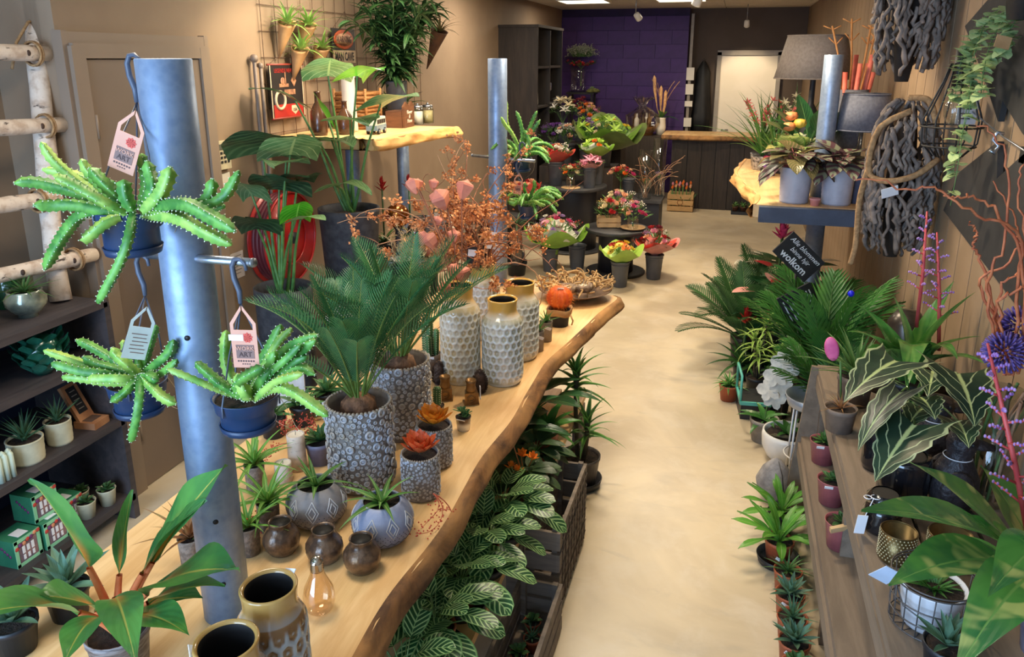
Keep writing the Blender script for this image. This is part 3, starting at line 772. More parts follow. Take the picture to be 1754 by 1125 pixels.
# cycads
L_CYC = leafmat('cycad_leaflet',(58,122,78),(34,90,64),mid=(130,172,104),midw=0.22,rough=0.22)
M_RACH = mat('cycad_rachis',(122,150,74),(92,124,56),20,0.4)
def frond(L,pairs,ll,lw,bend,bare=0.22,lift=0.5,fw=0.75,mats=None,n=18,droop=0.25):
    mb = MB(); y = z = 0; th = 0; pts = []; ths = []
    for i in range(n+1):
        pts.append((y,z)); ths.append(th); th -= bend/n*(0.4+1.2*i/n); y += math.cos(th)*L/n; z += math.sin(th)*L/n
    mb.cur = 1; mb.tube([(0,a,b) for a,b in pts],[0.0042*(1-0.75*i/n) for i in range(n+1)],5,False); mb.cur = 0
    for k in range(pairs):
        t = bare+(1-bare)*(k+0.5)/pairs; u = t*n; i = min(int(u),n-1); f = u-i
        py = pts[i][0]+(pts[i+1][0]-pts[i][0])*f; pz = pts[i][1]+(pts[i+1][1]-pts[i][1])*f; th = ths[i]
        e = math.sin(PI*min(1,(t-bare)/(1-bare)*0.80+0.18))**0.7; l = ll*max(0.25,e)
        for sx in (-1,1):
            ang = fw+0.35*(t-bare)
            d = Vector((sx*math.cos(ang),math.sin(ang)*math.cos(th),math.sin(ang)*math.sin(th))); up = Vector((0,-math.sin(th),math.cos(th)))
            d = (d+up*lift).normalized(); w = d.cross(up).normalized()*lw*0.5; o = Vector((0,py,pz)); q = []
            for j,(s_,ww) in enumerate(((0,0.7),(0.5,1.0),(1.0,0.08))):
                c = o+d*l*s_-up*droop*l*s_*s_
                q.append((mb.vert(c-w*ww,(0,s_)),mb.vert(c+up*lw*-0.18,(0.5,s_)),mb.vert(c+w*ww,(1,s_))))
            for j in range(2):
                mb.face((q[j][0],q[j][1],q[j+1][1],q[j+1][0])); mb.face((q[j][1],q[j][2],q[j+1][2],q[j+1][1]))
    return mb.build('frond',mats or [L_CYC,M_RACH])
CYF = [frond(0.42,29,0.110,0.0058,b) for b in (0.35,0.6,0.85)]
M_CAUD = mat('cycad_trunk',(140,100,72),(84,58,42),26,0.8,bump=0.8,bscale=40)
def cycad(label,p,sd,n,rz=0,skip=None):
    t = thing('cycad',label,'potted plant',p,rz,'cycads in bubble planters'); bubble_pot(t,BIG)
    obj('soil',MB().lathe([(0.088,0.2),(0.088,0.205),(0.0001,0.206)],24).build('soil',mat('red_brown_grit',(150,78,48),(110,56,36),40,0.9,bump=0.5)),t)
    mb = MB(); mb.lathe([(0.02,0.20),(0.046,0.215),(0.054,0.24),(0.048,0.268),(0.03,0.285),(0.0001,0.29)],24,lambda a,i,r,z: (r*(1+0.07*math.sin(a*9+i*1.7)),z)); obj('trunk',mb.build('trunk',M_CAUD),t)
    rosette(t,CYF,n,0.92,1.45,1.0,0.95,(0,0,0.275),'frond',0.016,sd,jit=0.10)
    return t
cycad('sago palm in the front bubble-textured planter',(-1.020,1.900,0.751),12,20,0.5)
cycad('sago palm in the bubble-textured planter behind another one',(-1.035,2.236,0.751),21,19,1.9)
# echeverias
L_ECO = leafmat('echeveria_orange',(222,112,62),(204,92,52),base=(150,150,96),basev=0.45,edge=(232,84,52),rough=0.45)
L_ECY = leafmat('echeveria_yellow',(226,146,38),(214,128,36),base=(160,176,70),basev=0.5,edge=(206,104,34),rough=0.45)
for m,p,l in ((L_ECO,(-0.818,1.879,0.751),'orange echeveria in the small bubble pot at the plank edge'),(L_ECY,(-0.846,2.060,0.751),'yellow-orange echeveria in the small bubble pot behind its twin')):
    t = thing('echeveria',l,'potted plant',p,0,'echeverias in bubble pots'); bubble_pot(t,SML)
    obj('soil',MB().disc(0.052,0.128).build('soil',M_SOIL),t)
    ms = leafset('ech_'+m.name,m,2,3,L=0.080,W=0.036,shape='obov',n=6,bend=-0.7,fold=0.35)
    rosette(t,ms,44,0.25,1.3,1.0,0.34,(0,0,0.135),seed=2,jit=0.06,rad=0.002)
# ---- cacti and candle holders
M_CAC = mat('cactus_green',(86,128,74),(58,98,58),30,0.6); M_SPINE = mat('cactus_spine',(226,214,176),(200,186,150),20,0.6)
M_BRPOT = mat('taupe_clay_pot',(126,108,94),(106,90,78),14,0.7,bump=0.1)
def lathe_pot(r0,r1,h,m,rim=0.006,rimh=0.2,seg=24):
    pr = [(r0,0),(r0+(r1-r0)*(1-rimh),h*(1-rimh)),(r1*0.985+rim*0.6,h*(1-rimh)+0.001),(r1+rim*0.6,h),(r1-rim*0.3,h),(r1*0.9,h*0.9),(r1*0.86,h*0.8)]
    return MB().lathe(pr,seg).build('pot',m)
t = thing('columnar_cactus','columnar cacti in a taupe clay pot beside the beige vase','potted plant',(-1.137,2.746,0.751))
obj('pot',lathe_pot(0.036,0.044,0.085,M_BRPOT,0.004,0.35),t); obj('soil',MB().disc(0.04,0.076).build('soil',M_SOIL),t)
for k,(x,y,h,r) in enumerate(((0,0,0.17,0.017),(0.022,0.008,0.12,0.014),(-0.02,0.012,0.14,0.014),(0.004,-0.022,0.10,0.013))): obj('stem',MB().ribbed([(x,y,0.07),(x*1.1,y*1.1,0.07+h*0.5),(x*1.2,y*1.2,0.07+h)],r,7,0.010,0.10).build('stem',[M_CAC,M_SPINE]),t)
obj('price_tag',pt,t,(0.02,-0.043,0.08),(0.5,0,0.3))
def ombre():
    s = NT('ombre_glaze'); sep = s.node('ShaderNodeSeparateXYZ'); s.l.new(s.coord('Object'),sep.inputs[0])
    c = s.mix(s.ramp(sep.outputs[2],0.018,0.036),lin((232,230,226)),lin((78,58,50))); return s.done(c,0.2,0,0.5,0.4)
M_OMB = ombre(); OMB = lathe_pot(0.022,0.027,0.050,M_OMB,0.001,0.1)
L_SUC = leafmat('succulent_green',(84,130,84),(60,104,68),rough=0.5); SUC = leafset('succ_leaf',L_SUC,2,3,L=0.030,W=0.012,shape='obov',n=5,bend=-0.3,fold=0.5)
t = thing('potted_succulent','bushy dark green succulent in a white and brown glazed pot','potted plant',(-0.835,2.303,0.751)); obj('pot',OMB,t); obj('soil',MB().disc(0.024,0.045).build('soil',M_SOIL),t)
for k in range(7): rosette(t,SUC,9,0.2,1.3,0.9,0.5,(0.014*math.cos(k*2.4)*(k > 0),0.014*math.sin(k*2.4)*(k > 0),0.048+0.012*((k*37) % 5)/2.0),seed=k)
obj('price_tag',pt,t,(0.0,-0.028,0.047),(0.9,0.2,0.2))
for p,l,r,h in (((-0.961,2.376,0.751),'blue-green column cactus in a small brown glazed pot',0.014,0.075),((-1.065,2.496,0.751),'spiny pale cactus in a small brown pot behind the echeveria',0.019,0.06)):
    t = thing('small_cactus',l,'potted plant',p); obj('pot',cached('brgl',lambda: lathe_pot(0.021,0.026,0.044,mat('brown_gloss_pot',(92,62,50),(64,44,38),12,0.25,coat=0.3),0.001,0.1)),t)
    obj('soil',MB().disc(0.023,0.040).build('soil',M_SOIL),t); obj('stem',MB().ribbed([(0,0,0.036),(0,0,0.04+h*0.6),(0.002,0,0.04+h)],r,9,0.008,0.08).build('stem',[M_CAC,M_SPINE]),t)
    obj('price_tag',pt,t,(0.008,-0.026,0.042),(0.8,0.4,0.3))
M_BRONZE = mat('bronze_ceramic',(150,112,66),(108,78,46),24,0.35,0.5,bump=0.2,bscale=60)
def holder():
    mb = MB()
    mb.prism([(-0.028,-0.022),(0.028,-0.022),(0.03,0.022),(-0.03,0.022)],0,0.006); mb.prism([(-0.026,-0.02),(0.026,-0.02),(0.022,0.02),(-0.022,0.02)],0.006,0.048)
    mb.lathe([(0.019,0.046),(0.020,0.060),(0.017,0.070),(0.018,0.082),(0.021,0.092),(0.017,0.093),(0.014,0.080),(0.0001,0.078)],20)
    mb.torus((0,-0.021,0.026),0.010,0.003,14,6,Matrix.Rotation(PI/2,4,'X')); mb.torus((0,-0.021,0.026),0.016,0.0015,16,5,Matrix.Rotation(PI/2,4,'X'))
    return mb.build('holder_body',M_BRONZE)
HOL = holder()
M_CONE = mat('pinecone_scale',(126,100,84),(84,66,58),40,0.8)
def pinecone():
    mb = MB(); G = random.Random(2)
    mb.lathe([(0.012,0),(0.018,0.02),(0.016,0.06),(0.004,0.075)],8)
    for k in range(110):
        z = 0.004+0.07*k/110; a = k*2.39996; r = 0.021*math.sin(PI*(0.25+0.68*k/110)); p = Vector((r*math.cos(a),r*math.sin(a),z)); o = Vector((math.cos(a),math.sin(a),0.55)).normalized(); s_ = Vector((-math.sin(a),math.cos(a),0))*0.0042
        i = [mb.vert(p-s_-o*0.004),mb.vert(p+s_-o*0.004),mb.vert(p+s_+o*0.004),mb.vert(p+o*0.007),mb.vert(p-s_+o*0.004)]; mb.face(i)
        mb.face([mb.vert(Vector(mb.v[q])-Vector((0,0,0.002))) for q in i][::-1])
    return mb.build('scales',M_CONE)
PIN = pinecone()
for p,l,rz in (((-0.984,2.519,0.751),'bronze tower-shaped candle holder beside the column cactus',0.35),((-0.878,2.512,0.751),'bronze tower-shaped candle holder with a white hang tag',0.45)):
    t = thing('candle_holder',l,'candle holder',p,rz,'bronze candle holders'); obj('holder_body',HOL,t)
    obj('rim_ring',MB().torus((0,0,0.0925),0.019,0.002,18,5).build('rim_ring',M_BRONZE),t)
    if 'tag' in l: obj('hang_tag',MB().box((0.033,-0.01,0.045),(0.003,0.016,0.05)).build('hang_tag',M_TAG),t)
for p,l in (((-1.059,2.645,0.751),'dark pine cone standing by the beige vase'),((-0.876,2.611,0.751),'dark pine cone standing between the beige and the blue-white vase')):
    t = thing('pine_cone',l,'pine cone',p,0,'pine cones on the table'); obj('scales',PIN,t,sc=1.25)
    obj('base_disc',MB().lathe([(0.018,0),(0.018,0.003),(0.0001,0.004)],14).build('base_disc',M_CONE),t)
# ---- end of the table
M_CONC = mat('concrete_pot',(150,142,132),(128,120,110),20,0.85,bump=0.2)
for p,l,sd,r in (((-0.764,3.237,0.751),'square-leaved succulent in a concrete pot beside the black pot',3,0.030),((-0.767,3.106,0.751),'small green succulent in a concrete pot with a ring-shaped tag',6,0.026)):
    t = thing('concrete_potted_succulent',l,'potted plant',p,0.2,'succulents in concrete pots'); obj('pot',lathe_pot(r*0.9,r,0.095,M_CONC,0.001,0.05),t); obj('soil',MB().disc(r*0.9,0.088).build('soil',M_SOIL),t)
    rosette(t,leafset('aloe_leaf',leafmat('aloe_green',(78,124,60),(56,98,48),rough=0.4),3,4,L=0.075,W=0.014,shape='blade',n=6,bend=0.3,fold=0.5),16,0.45,1.35,1.0,0.8,(0,0,0.088),seed=sd)
    obj('price_tag',pt,t,(0.01,-r-0.003,0.07),(0.2,0.4,0.2))
M_ORCAC = mat('dyed_orange_cactus',(232,108,32),(206,78,24),26,0.5)
M_KRAFT = mat('kraft_paper',(184,142,96),(166,124,80),10,0.8,bump=0.3,bscale=25)
M_CLOTH = mat('black_cloth_pot',(40,42,50),(30,32,38),30,0.8)
def ball_cactus(label,p,r,pot):
    t = thing('orange_ball_cactus',label,'potted plant',p,0.3); h = 0.085 if pot else 0.05
    obj('pot',lathe_pot(r*0.7,r*0.85,h,M_CLOTH,0.001,0.05),t)
    if pot:
        obj('kraft_sleeve',MB().lathe([(r*0.80,h*0.62),(r*0.98,h*0.66),(r*1.04,h*1.02),(r*1.0,h*1.05),(r*0.86,h*0.92)],16,lambda a,i,rr,z: (rr*(1+0.06*math.sin(a*4)),z+0.004*math.sin(a*3+1))).build('kraft_sleeve',M_KRAFT),t)
        obj('ribbon',MB().tube([(r*0.8,-r*0.55,h*0.75),(r*1.0,-r*0.7,h*0.4),(r*0.9,-r*0.72,h*0.15)],0.006,6,True,0.25).build('ribbon',M_KRAFT),t)
    n = 14; mb = MB(); prof = [(0.02*r/0.045,h*0.85)]+[(r*math.sin(PI*(0.12+0.88*k/10)),h*0.85+r*0.15+r*(1-math.cos(PI*(0.12+0.88*k/10)))*0.92) for k in range(11)]
    prof[-1] = (0.0005,prof[-1][1]); mb.lathe(prof,n*4,lambda a,i,rr,z: (rr*(0.90+0.13*abs(math.cos(a*n/2))),z)); obj('stem',mb.build('stem',M_ORCAC),t)
    mb = MB(); G = random.Random(4)
    for k in range(n):
        for j in range(8):
            ph = PI*(0.25+0.68*j/8); a = 2*PI*k/n; rr = r*1.03*math.sin(ph); q = Vector((rr*math.cos(a),rr*math.sin(a),h*0.85+r*0.15+r*(1-math.cos(ph))*0.92)); dn = Vector((math.cos(a)*math.sin(ph),math.sin(a)*math.sin(ph),-math.cos(ph)))
            for m_ in range(3): mb.tube([q,q+(dn+Vector((G.uniform(-.8,.8),G.uniform(-.8,.8),G.uniform(-.8,.8)))).normalized()*r*0.3],[0.0006,0.0001],3,False)
    s_ = obj('spines',mb.build('spines',mat('orange_spine',(240,150,60),(220,120,40),20,0.6)),t); s_['kind'] = 'stuff'
    obj('price_tag',pt,t,(0,-r*0.5,h*0.85+r*1.9),(0.6,0.2,0.3))
ball_cactus('big dyed orange ball cactus in a black pot with kraft sleeve',(-0.752,3.466,0.751),0.062,True)
ball_cactus('smaller dyed orange ball cactus behind the blue-white vase',(-1.006,3.638,0.751),0.062,False)
# shell basket of pale wood curls
M_CURL = mat('pale_wood_curl',(214,178,126),(184,146,96),20,0.7,vary=0.3)
sb = thing('wood_curl_bowl','shallow bowl of pale wood curls at the table end','bowl',(-0.769,3.935,0.752),0.2)
obj('bowl',MB().lathe([(0.07,0),(0.10,0.006),(0.19,0.045),(0.20,0.05),(0.185,0.048),(0.10,0.014),(0.0001,0.012)],30).build('bowl',mat('brown_bowl',(120,92,66),(92,70,52),12,0.7)),sb)
CUR = []
for k in range(4):
    G = random.Random(k); pts = [(0.035*math.cos(a)*(1-0.05*j),0.02*math.sin(a)+0.006*j,0.03*math.sin(a*0.7)) for j,a in enumerate([i*0.5+k for i in range(8)])]
    CUR.append(MB().tube(pts,[0.003+0.004*math.sin(PI*i/7) for i in range(8)],6,True,0.5).build('curl',M_CURL))
G = random.Random(5)
for k in range(120):
    a = G.uniform(0,2*PI); r = 0.20*math.sqrt(G.random()); obj('curl',CUR[k % 4],sb,(r*math.cos(a),r*math.sin(a),0.05+0.02*(1-(r/0.2)**2)+G.uniform(0,0.022)+0.01*(r > .17)),(G.uniform(-.6,.6),G.uniform(-.6,.6),G.uniform(0,6)),G.uniform(0.7,1.2))
for x,y in ((0.04,-0.10),(-0.05,-0.14)):
    n_ = obj('nest',MB().lathe([(0.012,0),(0.045,0.012),(0.055,0.035),(0.048,0.05),(0.036,0.03),(0.0001,0.02)],22,lambda a,i,r,z: (r*(1+0.06*math.sin(a*11+i)),z)).build('nest',mat('grey_fluff',(150,128,108),(118,100,86),50,0.95,bump=0.8,bscale=90)),sb,(x,y,0.055))
    mb = MB()
    for k in range(12): mb.sphere((0.024*math.cos(k*2.4)*math.sqrt(k/12),0.024*math.sin(k*2.4)*math.sqrt(k/12),0.038),0.006,6,4)
    obj('white_seeds',mb.build('white_seeds',mat('white_seed',(226,216,196),(206,196,178),20,0.6)),n_)

# ---------------------------------------------------------------- hanging cactus pots
def leaf_to(parent,base,tip,W,mats,bend=0.6,shape='lance',fold=0.2,wave=0.0,pf=0.0,roll=0.0,n=10,lobe=0.0,pr=0.004,name='leaf',bexp=1.0):
    """leaf grown from base to tip (both in the parent's space) along a drooping arc"""
    base = Vector(base); tip = Vector(tip); c = tip-base; ch = c.length; hz = math.hypot(c.x,c.y)
    b = max(0.02,bend); L = ch*(b/2)/math.sin(b/2); e = math.atan2(c.z,hz)+b/2; az = math.atan2(-c.x,c.y)
    mb = MB().leaf(L*(1-pf),W,shape,n,b*(1-pf),fold,wave,pet=L*pf,pr=pr,petbend=b*pf,lobe=lobe,ph=(base.x*37+tip.y*53) % 6)
    return leaf_at(parent,mb.build(name,mats),base,az,e,1.0,roll,name)
def rel(t,pts): return [Vector(p)-t.location for p in pts]
M_CACT = mat('trailing_cactus_green',(110,168,72),(62,122,50),40,0.45)
M_CACL = mat('trailing_cactus_light',(164,196,92),(112,164,70),30,0.45)
M_AREO = mat('areole_white',(226,232,200),(206,216,178),20,0.6)
M_NAVY = mat('navy_plastic_pot',(32,58,96),(26,48,80),6,0.4)
M_HOOK = mat('grey_plastic_hook',(84,90,106),(70,76,92),10,0.45)
M_CARD = mat('salmon_card',(222,160,132),(212,148,122),8,0.6)
M_CARDB = mat('card_brown_print',(132,96,84),(122,88,78),20,0.6); M_CARDT = mat('card_dark_print',(84,54,48),(76,50,44),20,0.6); M_CARDR = mat('card_red_print',(224,84,62),(208,70,54),60,0.6)
def plant_card(parent,loc,rot,sticker=False,back=False):
    """swing card: cut-out handle, flower print, brown square with lettering; faces local -Y"""
    mb = MB(); w,h = 0.023,0.028
    mb.prism([(-w,-0.07),(w,-0.07),(w,0.0),(-w,0.0)],-0.0004,0.0004,'Y')
    for s_ in (-1,1): mb.prism([(s_*w,0.0),(s_*(w-0.006),0.0),(s_*(w-0.006),0.010),(s_*0.001,0.036),(s_*0.001,0.044),(s_*w,0.012)],-0.0004,0.0004,'Y')
    c = obj('plant_card',mb.build('plant_card',M_CARD if not back else mat('card_back',(204,204,192),(190,190,178),10,0.6)),parent,loc,rot)
    if back:
        mb = MB()
        for k in range(6): mb.box((0.002*(k % 3),-0.0008,-0.016-k*0.008),(0.03-0.004*(k % 2),0.0006,0.0016))
        obj('print',mb.build('print',M_CARDB),c); return c
    obj('print',MB().box((0,-0.0007,-0.040),(0.032,0.0006,0.025)).build('print',M_CARDB),c)
    R_ = (PI/2,0,0)
    obj('lettering',text_mesh('WORK',0.0105,M_CARD),c,(0,-0.0013,-0.034),R_); obj('lettering',text_mesh('ART',0.0125,M_CARDT),c,(0,-0.0013,-0.0455),R_)
    mb = MB()
    for k in range(7): mb.box((-0.0135+k*0.0045,-0.0007,-0.0575),(0.0028,0.0006,0.003))
    for k in range(4): mb.box((-0.006+k*0.004,-0.0007,-0.063),(0.0024,0.0006,0.0018))
    obj('small_print',mb.build('small_print',M_CARDT),c)
    mb = MB()
    for k in range(9): mb.M = Matrix.Translation((0.006,-0.0006,-0.014)) @ Matrix.Rotation(k*2*PI/9,4,'Y'); mb.prism([(0,0),(0.004,0.006),(0.0,0.0098),(-0.004,0.006)],-0.0003,0.0,'Y')
    obj('flower_print',mb.build('flower_print',M_CARDR),c)
    if sticker: obj('price_sticker',MB().box((-0.014,-0.001,-0.014),(0.026,0.0007,0.011)).build('price_sticker',M_TAG),c)
    return c
def hanging_pot(label,base,r,h,hang,stems,card=None,rs=0.0105,hook_to=None,rz=0.0,seg=0.012,auto=0):
    t = thing('hanging_cactus',label,'hanging plant',base,0,'trailing cacti in hanging pots')
    obj('pot',MB().lathe([(r*0.74,0),(r*0.80,0.006),(r*0.80,h*0.55),(r*0.92,h*0.62),(r*0.97,h*0.97),(r,h),(r*1.02,h*1.02),(r*0.95,h*1.02),(r*0.9,h*0.9)],32).build('pot',M_NAVY),t)
    obj('saucer',MB().lathe([(r*0.66,-0.006),(r*0.80,-0.004),(r*0.86,0.010),(r*0.82,0.010),(r*0.76,0.0),(0.0001,0.0)],28).build('saucer',M_NAVY),t)
    obj('soil',MB().disc(r*0.9,h*0.92).build('soil',M_SOIL),t)
    hp = Vector(hang)-t.location
    # hook: crook at the top, wires to the pot rim
    low = hp+Vector((0,0,-0.085))
    obj('hook',MB().tube([hp+Vector((0.02,0,-0.018)),hp+Vector((0.018,0,-0.004)),hp+Vector((0.008,0,0.004)),hp+Vector((-0.004,0,0.002)),hp+Vector((-0.011,0,-0.012)),hp+Vector((-0.009,0,-0.035)),hp+Vector((0.0,0,-0.06)),low],[0.0035,0.004,0.0045,0.005,0.0055,0.006,0.006,0.0045],8).build('hook',M_HOOK),t)
    for k in range(3):
        a = rz+k*2*PI/3; e = Vector((r*math.cos(a),r*math.sin(a),h)); obj('wire',MB().tube([low,low.lerp(e,0.5)+Vector((math.cos(a),math.sin(a),0))*0.006,e,e+Vector((0,0,-0.02))],0.0018,5).build('wire',M_HOOK),t)
    for k,pts in enumerate(stems):
        P = rel(t,pts); P = [Vector(q) for q in spl([tuple(q) for q in P],10)]
        obj('stem',MB().ribbed(P,rs*(0.85+0.3*((k*7) % 5)/4),4,seg,0.28).build('stem',[M_CACT if k % 3 else M_CACL,M_AREO]),t)
    G = random.Random(auto)
    for k in range(auto):
        a = k*2.4; d = Vector((math.cos(a),math.sin(a),0)); L = G.uniform(0.14,0.26); u = G.uniform(0.1,1.0); P = [d*0.01+Vector((0,0,h*0.9)),d*L*0.35+Vector((0,0,h+L*0.4*u)),d*L*0.7+Vector((0,0,h+L*0.45*u)),d*L+Vector((0,0,h+L*(0.55*u-0.25)))]; obj('stem',MB().ribbed(spl([tuple(q) for q in P],8),rs*0.95,4,seg,0.25).build('stem',[M_CACT if k % 3 else M_CACL,M_AREO]),t)
    # pale air roots
    G = random.Random(len(stems))
    for k in range(3):
        a = G.uniform(0,6.28); p = curvy(G,(r*math.cos(a),r*math.sin(a),h),(math.cos(a),math.sin(a),-1),8,0.018,0.35,0.1); obj('root',MB().tube(p,[0.0009*(1-i/10) for i in range(9)],4,False).build('root',mat('pale_root',(206,182,140),None,20,0.8)),t)
    if card: plant_card(t,Vector(card[0])-t.location,card[1],*card[2:])
    return t
YA = 1.13
hanging_pot('trailing cactus in the navy pot hooked on top of the steel pole',(-1.047,1.130,1.660),0.060,0.075,(-1.115,1.262,2.003),[
    [(-1.053,1.130,1.734),(-1.121,1.120,1.773),(-1.164,1.100,1.821),(-1.178,1.090,1.858)],
    [(-1.040,1.110,1.733),(-1.114,1.080,1.774),(-1.162,1.050,1.793),(-1.186,1.030,1.793)],
    [(-1.027,1.100,1.733),(-1.092,1.060,1.754),(-1.128,1.040,1.755),(-1.141,1.020,1.759)],
    [(-1.047,1.130,1.735),(-1.139,1.140,1.783),(-1.190,1.140,1.796),(-1.229,1.130,1.802)],
    [(-1.050,1.120,1.726),(-1.149,1.140,1.725),(-1.220,1.150,1.679),(-1.286,1.150,1.599)],
    [(-1.000,1.090,1.743),(-0.963,1.035,1.717),(-0.976,1.020,1.671),(-1.036,1.020,1.592)],
    [(-1.021,1.080,1.733),(-1.035,1.060,1.726),(-1.056,1.050,1.708),(-1.080,1.050,1.693)],
    [(-0.988,1.100,1.741),(-0.866,1.050,1.771),(-0.803,1.040,1.753),(-0.753,1.030,1.735)],
    [(-1.012,1.130,1.732),(-0.868,1.080,1.757),(-0.807,1.080,1.778),(-0.778,1.090,1.823)],
    [(-0.989,1.100,1.737),(-0.875,1.050,1.745),(-0.817,1.040,1.727),(-0.769,1.040,1.709)],
    [(-1.012,1.120,1.738),(-1.002,1.130,1.779),(-1.001,1.130,1.811),(-1.002,1.130,1.839)],
    [(-0.990,1.100,1.741),(-0.953,1.090,1.783),(-0.964,1.100,1.811),(-0.967,1.100,1.831)],
    [(-0.969,1.080,1.746),(-0.925,1.070,1.776),(-0.906,1.070,1.803),(-0.895,1.070,1.827)],
    [(-0.868,1.080,1.757),(-0.841,1.080,1.773),(-0.829,1.080,1.789),(-0.823,1.080,1.809)],
    [(-0.993,1.080,1.747),(-0.993,1.070,1.771),(-0.994,1.070,1.787),(-0.992,1.070,1.802)],
    [(-1.031,1.110,1.737),(-1.082,1.110,1.781),(-1.106,1.110,1.807),(-1.116,1.110,1.828)],
    [(-1.010,1.090,1.744),(-1.028,1.070,1.786),(-1.049,1.070,1.807),(-1.061,1.070,1.819)],
    [(-1.053,1.140,1.735),(-1.092,1.150,1.761),(-1.107,1.150,1.780),(-1.111,1.150,1.784)],
    [(-1.007,1.080,1.740),(-1.025,1.050,1.766),(-1.067,1.040,1.792),(-1.098,1.030,1.810)],
    [(-1.062,1.140,1.728),(-1.151,1.160,1.746),(-1.214,1.170,1.757),(-1.280,1.180,1.757)],
    [(-1.001,1.120,1.733),(-0.909,1.100,1.746),(-0.861,1.100,1.750),(-0.819,1.100,1.760)]],
    ((-0.995,1.100,1.875),(0.1,0.42,0.28)),0.0098)
hanging_pot('trailing cactus in the navy pot at the crossbar end by the taupe door',(-1.198,1.250,1.264),0.062,0.068,(-1.191,1.300,1.595),[
    [(-1.186,1.240,1.343),(-1.244,1.210,1.370),(-1.295,1.180,1.400),(-1.336,1.160,1.421)],
    [(-1.209,1.260,1.335),(-1.280,1.270,1.369),(-1.335,1.270,1.393),(-1.365,1.270,1.401)],
    [(-1.174,1.220,1.350),(-1.207,1.180,1.376),(-1.245,1.160,1.385),(-1.298,1.140,1.405)],
    [(-1.166,1.210,1.349),(-1.210,1.180,1.357),(-1.248,1.160,1.369),(-1.288,1.150,1.372)],
    [(-1.139,1.200,1.369),(-1.100,1.150,1.351),(-1.105,1.140,1.310),(-1.128,1.140,1.253)],
    [(-1.137,1.190,1.367),(-1.131,1.160,1.363),(-1.147,1.150,1.347),(-1.173,1.150,1.331)],
    [(-1.122,1.190,1.372),(-1.074,1.160,1.370),(-1.045,1.150,1.358),(-1.014,1.150,1.347)],
    [(-1.168,1.240,1.351),(-1.106,1.220,1.397),(-1.077,1.220,1.421),(-1.062,1.220,1.451)],
    [(-1.177,1.240,1.349),(-1.187,1.250,1.379),(-1.192,1.250,1.402),(-1.193,1.250,1.418)],
    [(-1.161,1.220,1.360),(-1.171,1.200,1.395),(-1.191,1.200,1.411),(-1.200,1.200,1.427)],
    [(-1.180,1.250,1.345),(-1.171,1.260,1.388),(-1.152,1.260,1.429),(-1.136,1.260,1.462)],
    [(-1.167,1.220,1.359),(-1.210,1.200,1.380),(-1.243,1.190,1.391),(-1.257,1.180,1.409)],
    [(-1.149,1.200,1.361),(-1.162,1.170,1.375),(-1.196,1.160,1.375),(-1.222,1.150,1.376)],
    [(-1.156,1.230,1.351),(-1.086,1.200,1.382),(-1.052,1.190,1.405),(-1.033,1.190,1.423)],
    [(-1.143,1.210,1.363),(-1.097,1.180,1.384),(-1.078,1.170,1.383),(-1.067,1.170,1.381)],
    [(-1.199,1.260,1.341),(-1.231,1.280,1.365),(-1.243,1.280,1.386),(-1.248,1.280,1.410)]],
    ((-1.137,1.220,1.471),(0.05,0.35,0.9),False,True),0.0092,rz=1.0)
hanging_pot('trailing cactus in the navy pot with a priced card, hung from the crossbar',(-0.861,1.160,1.318),0.062,0.062,(-0.892,1.215,1.630),[
    [(-0.854,1.140,1.384),(-0.884,1.100,1.419),(-0.920,1.080,1.444),(-0.954,1.070,1.460)],
    [(-0.846,1.160,1.383),(-0.787,1.150,1.458),(-0.738,1.140,1.504),(-0.678,1.130,1.531)],
    [(-0.837,1.150,1.386),(-0.766,1.130,1.448),(-0.715,1.120,1.496),(-0.671,1.110,1.530)],
    [(-0.856,1.170,1.380),(-0.818,1.170,1.443),(-0.784,1.170,1.494),(-0.755,1.170,1.523)],
    [(-0.866,1.180,1.374),(-0.845,1.190,1.432),(-0.815,1.190,1.477),(-0.790,1.190,1.520)],
    [(-0.820,1.130,1.395),(-0.742,1.100,1.452),(-0.696,1.090,1.483),(-0.659,1.080,1.479)],
    [(-0.808,1.120,1.399),(-0.741,1.080,1.445),(-0.688,1.060,1.451),(-0.616,1.040,1.426)],
    [(-0.825,1.140,1.390),(-0.757,1.120,1.446),(-0.716,1.110,1.482),(-0.690,1.110,1.498)],
    [(-0.843,1.130,1.392),(-0.859,1.100,1.426),(-0.879,1.090,1.449),(-0.908,1.090,1.471)],
    [(-0.855,1.150,1.382),(-0.887,1.160,1.410),(-0.906,1.170,1.445),(-0.904,1.180,1.501)],
    [(-0.833,1.120,1.395),(-0.848,1.100,1.419),(-0.866,1.090,1.436),(-0.884,1.090,1.451)],
    [(-0.820,1.110,1.401),(-0.819,1.080,1.440),(-0.791,1.070,1.464),(-0.752,1.070,1.487)],
    [(-0.813,1.110,1.402),(-0.802,1.080,1.428),(-0.809,1.080,1.447),(-0.815,1.080,1.463)],
    [(-0.813,1.120,1.396),(-0.762,1.100,1.461),(-0.726,1.100,1.492),(-0.695,1.100,1.523)],
    [(-0.815,1.120,1.400),(-0.778,1.100,1.448),(-0.761,1.100,1.472),(-0.748,1.100,1.506)],
    [(-0.796,1.100,1.407),(-0.734,1.070,1.460),(-0.692,1.060,1.480),(-0.669,1.060,1.488)]],
    ((-0.793,1.080,1.547),(0.0,0.0,0.22),True),0.0088,rz=0.4)
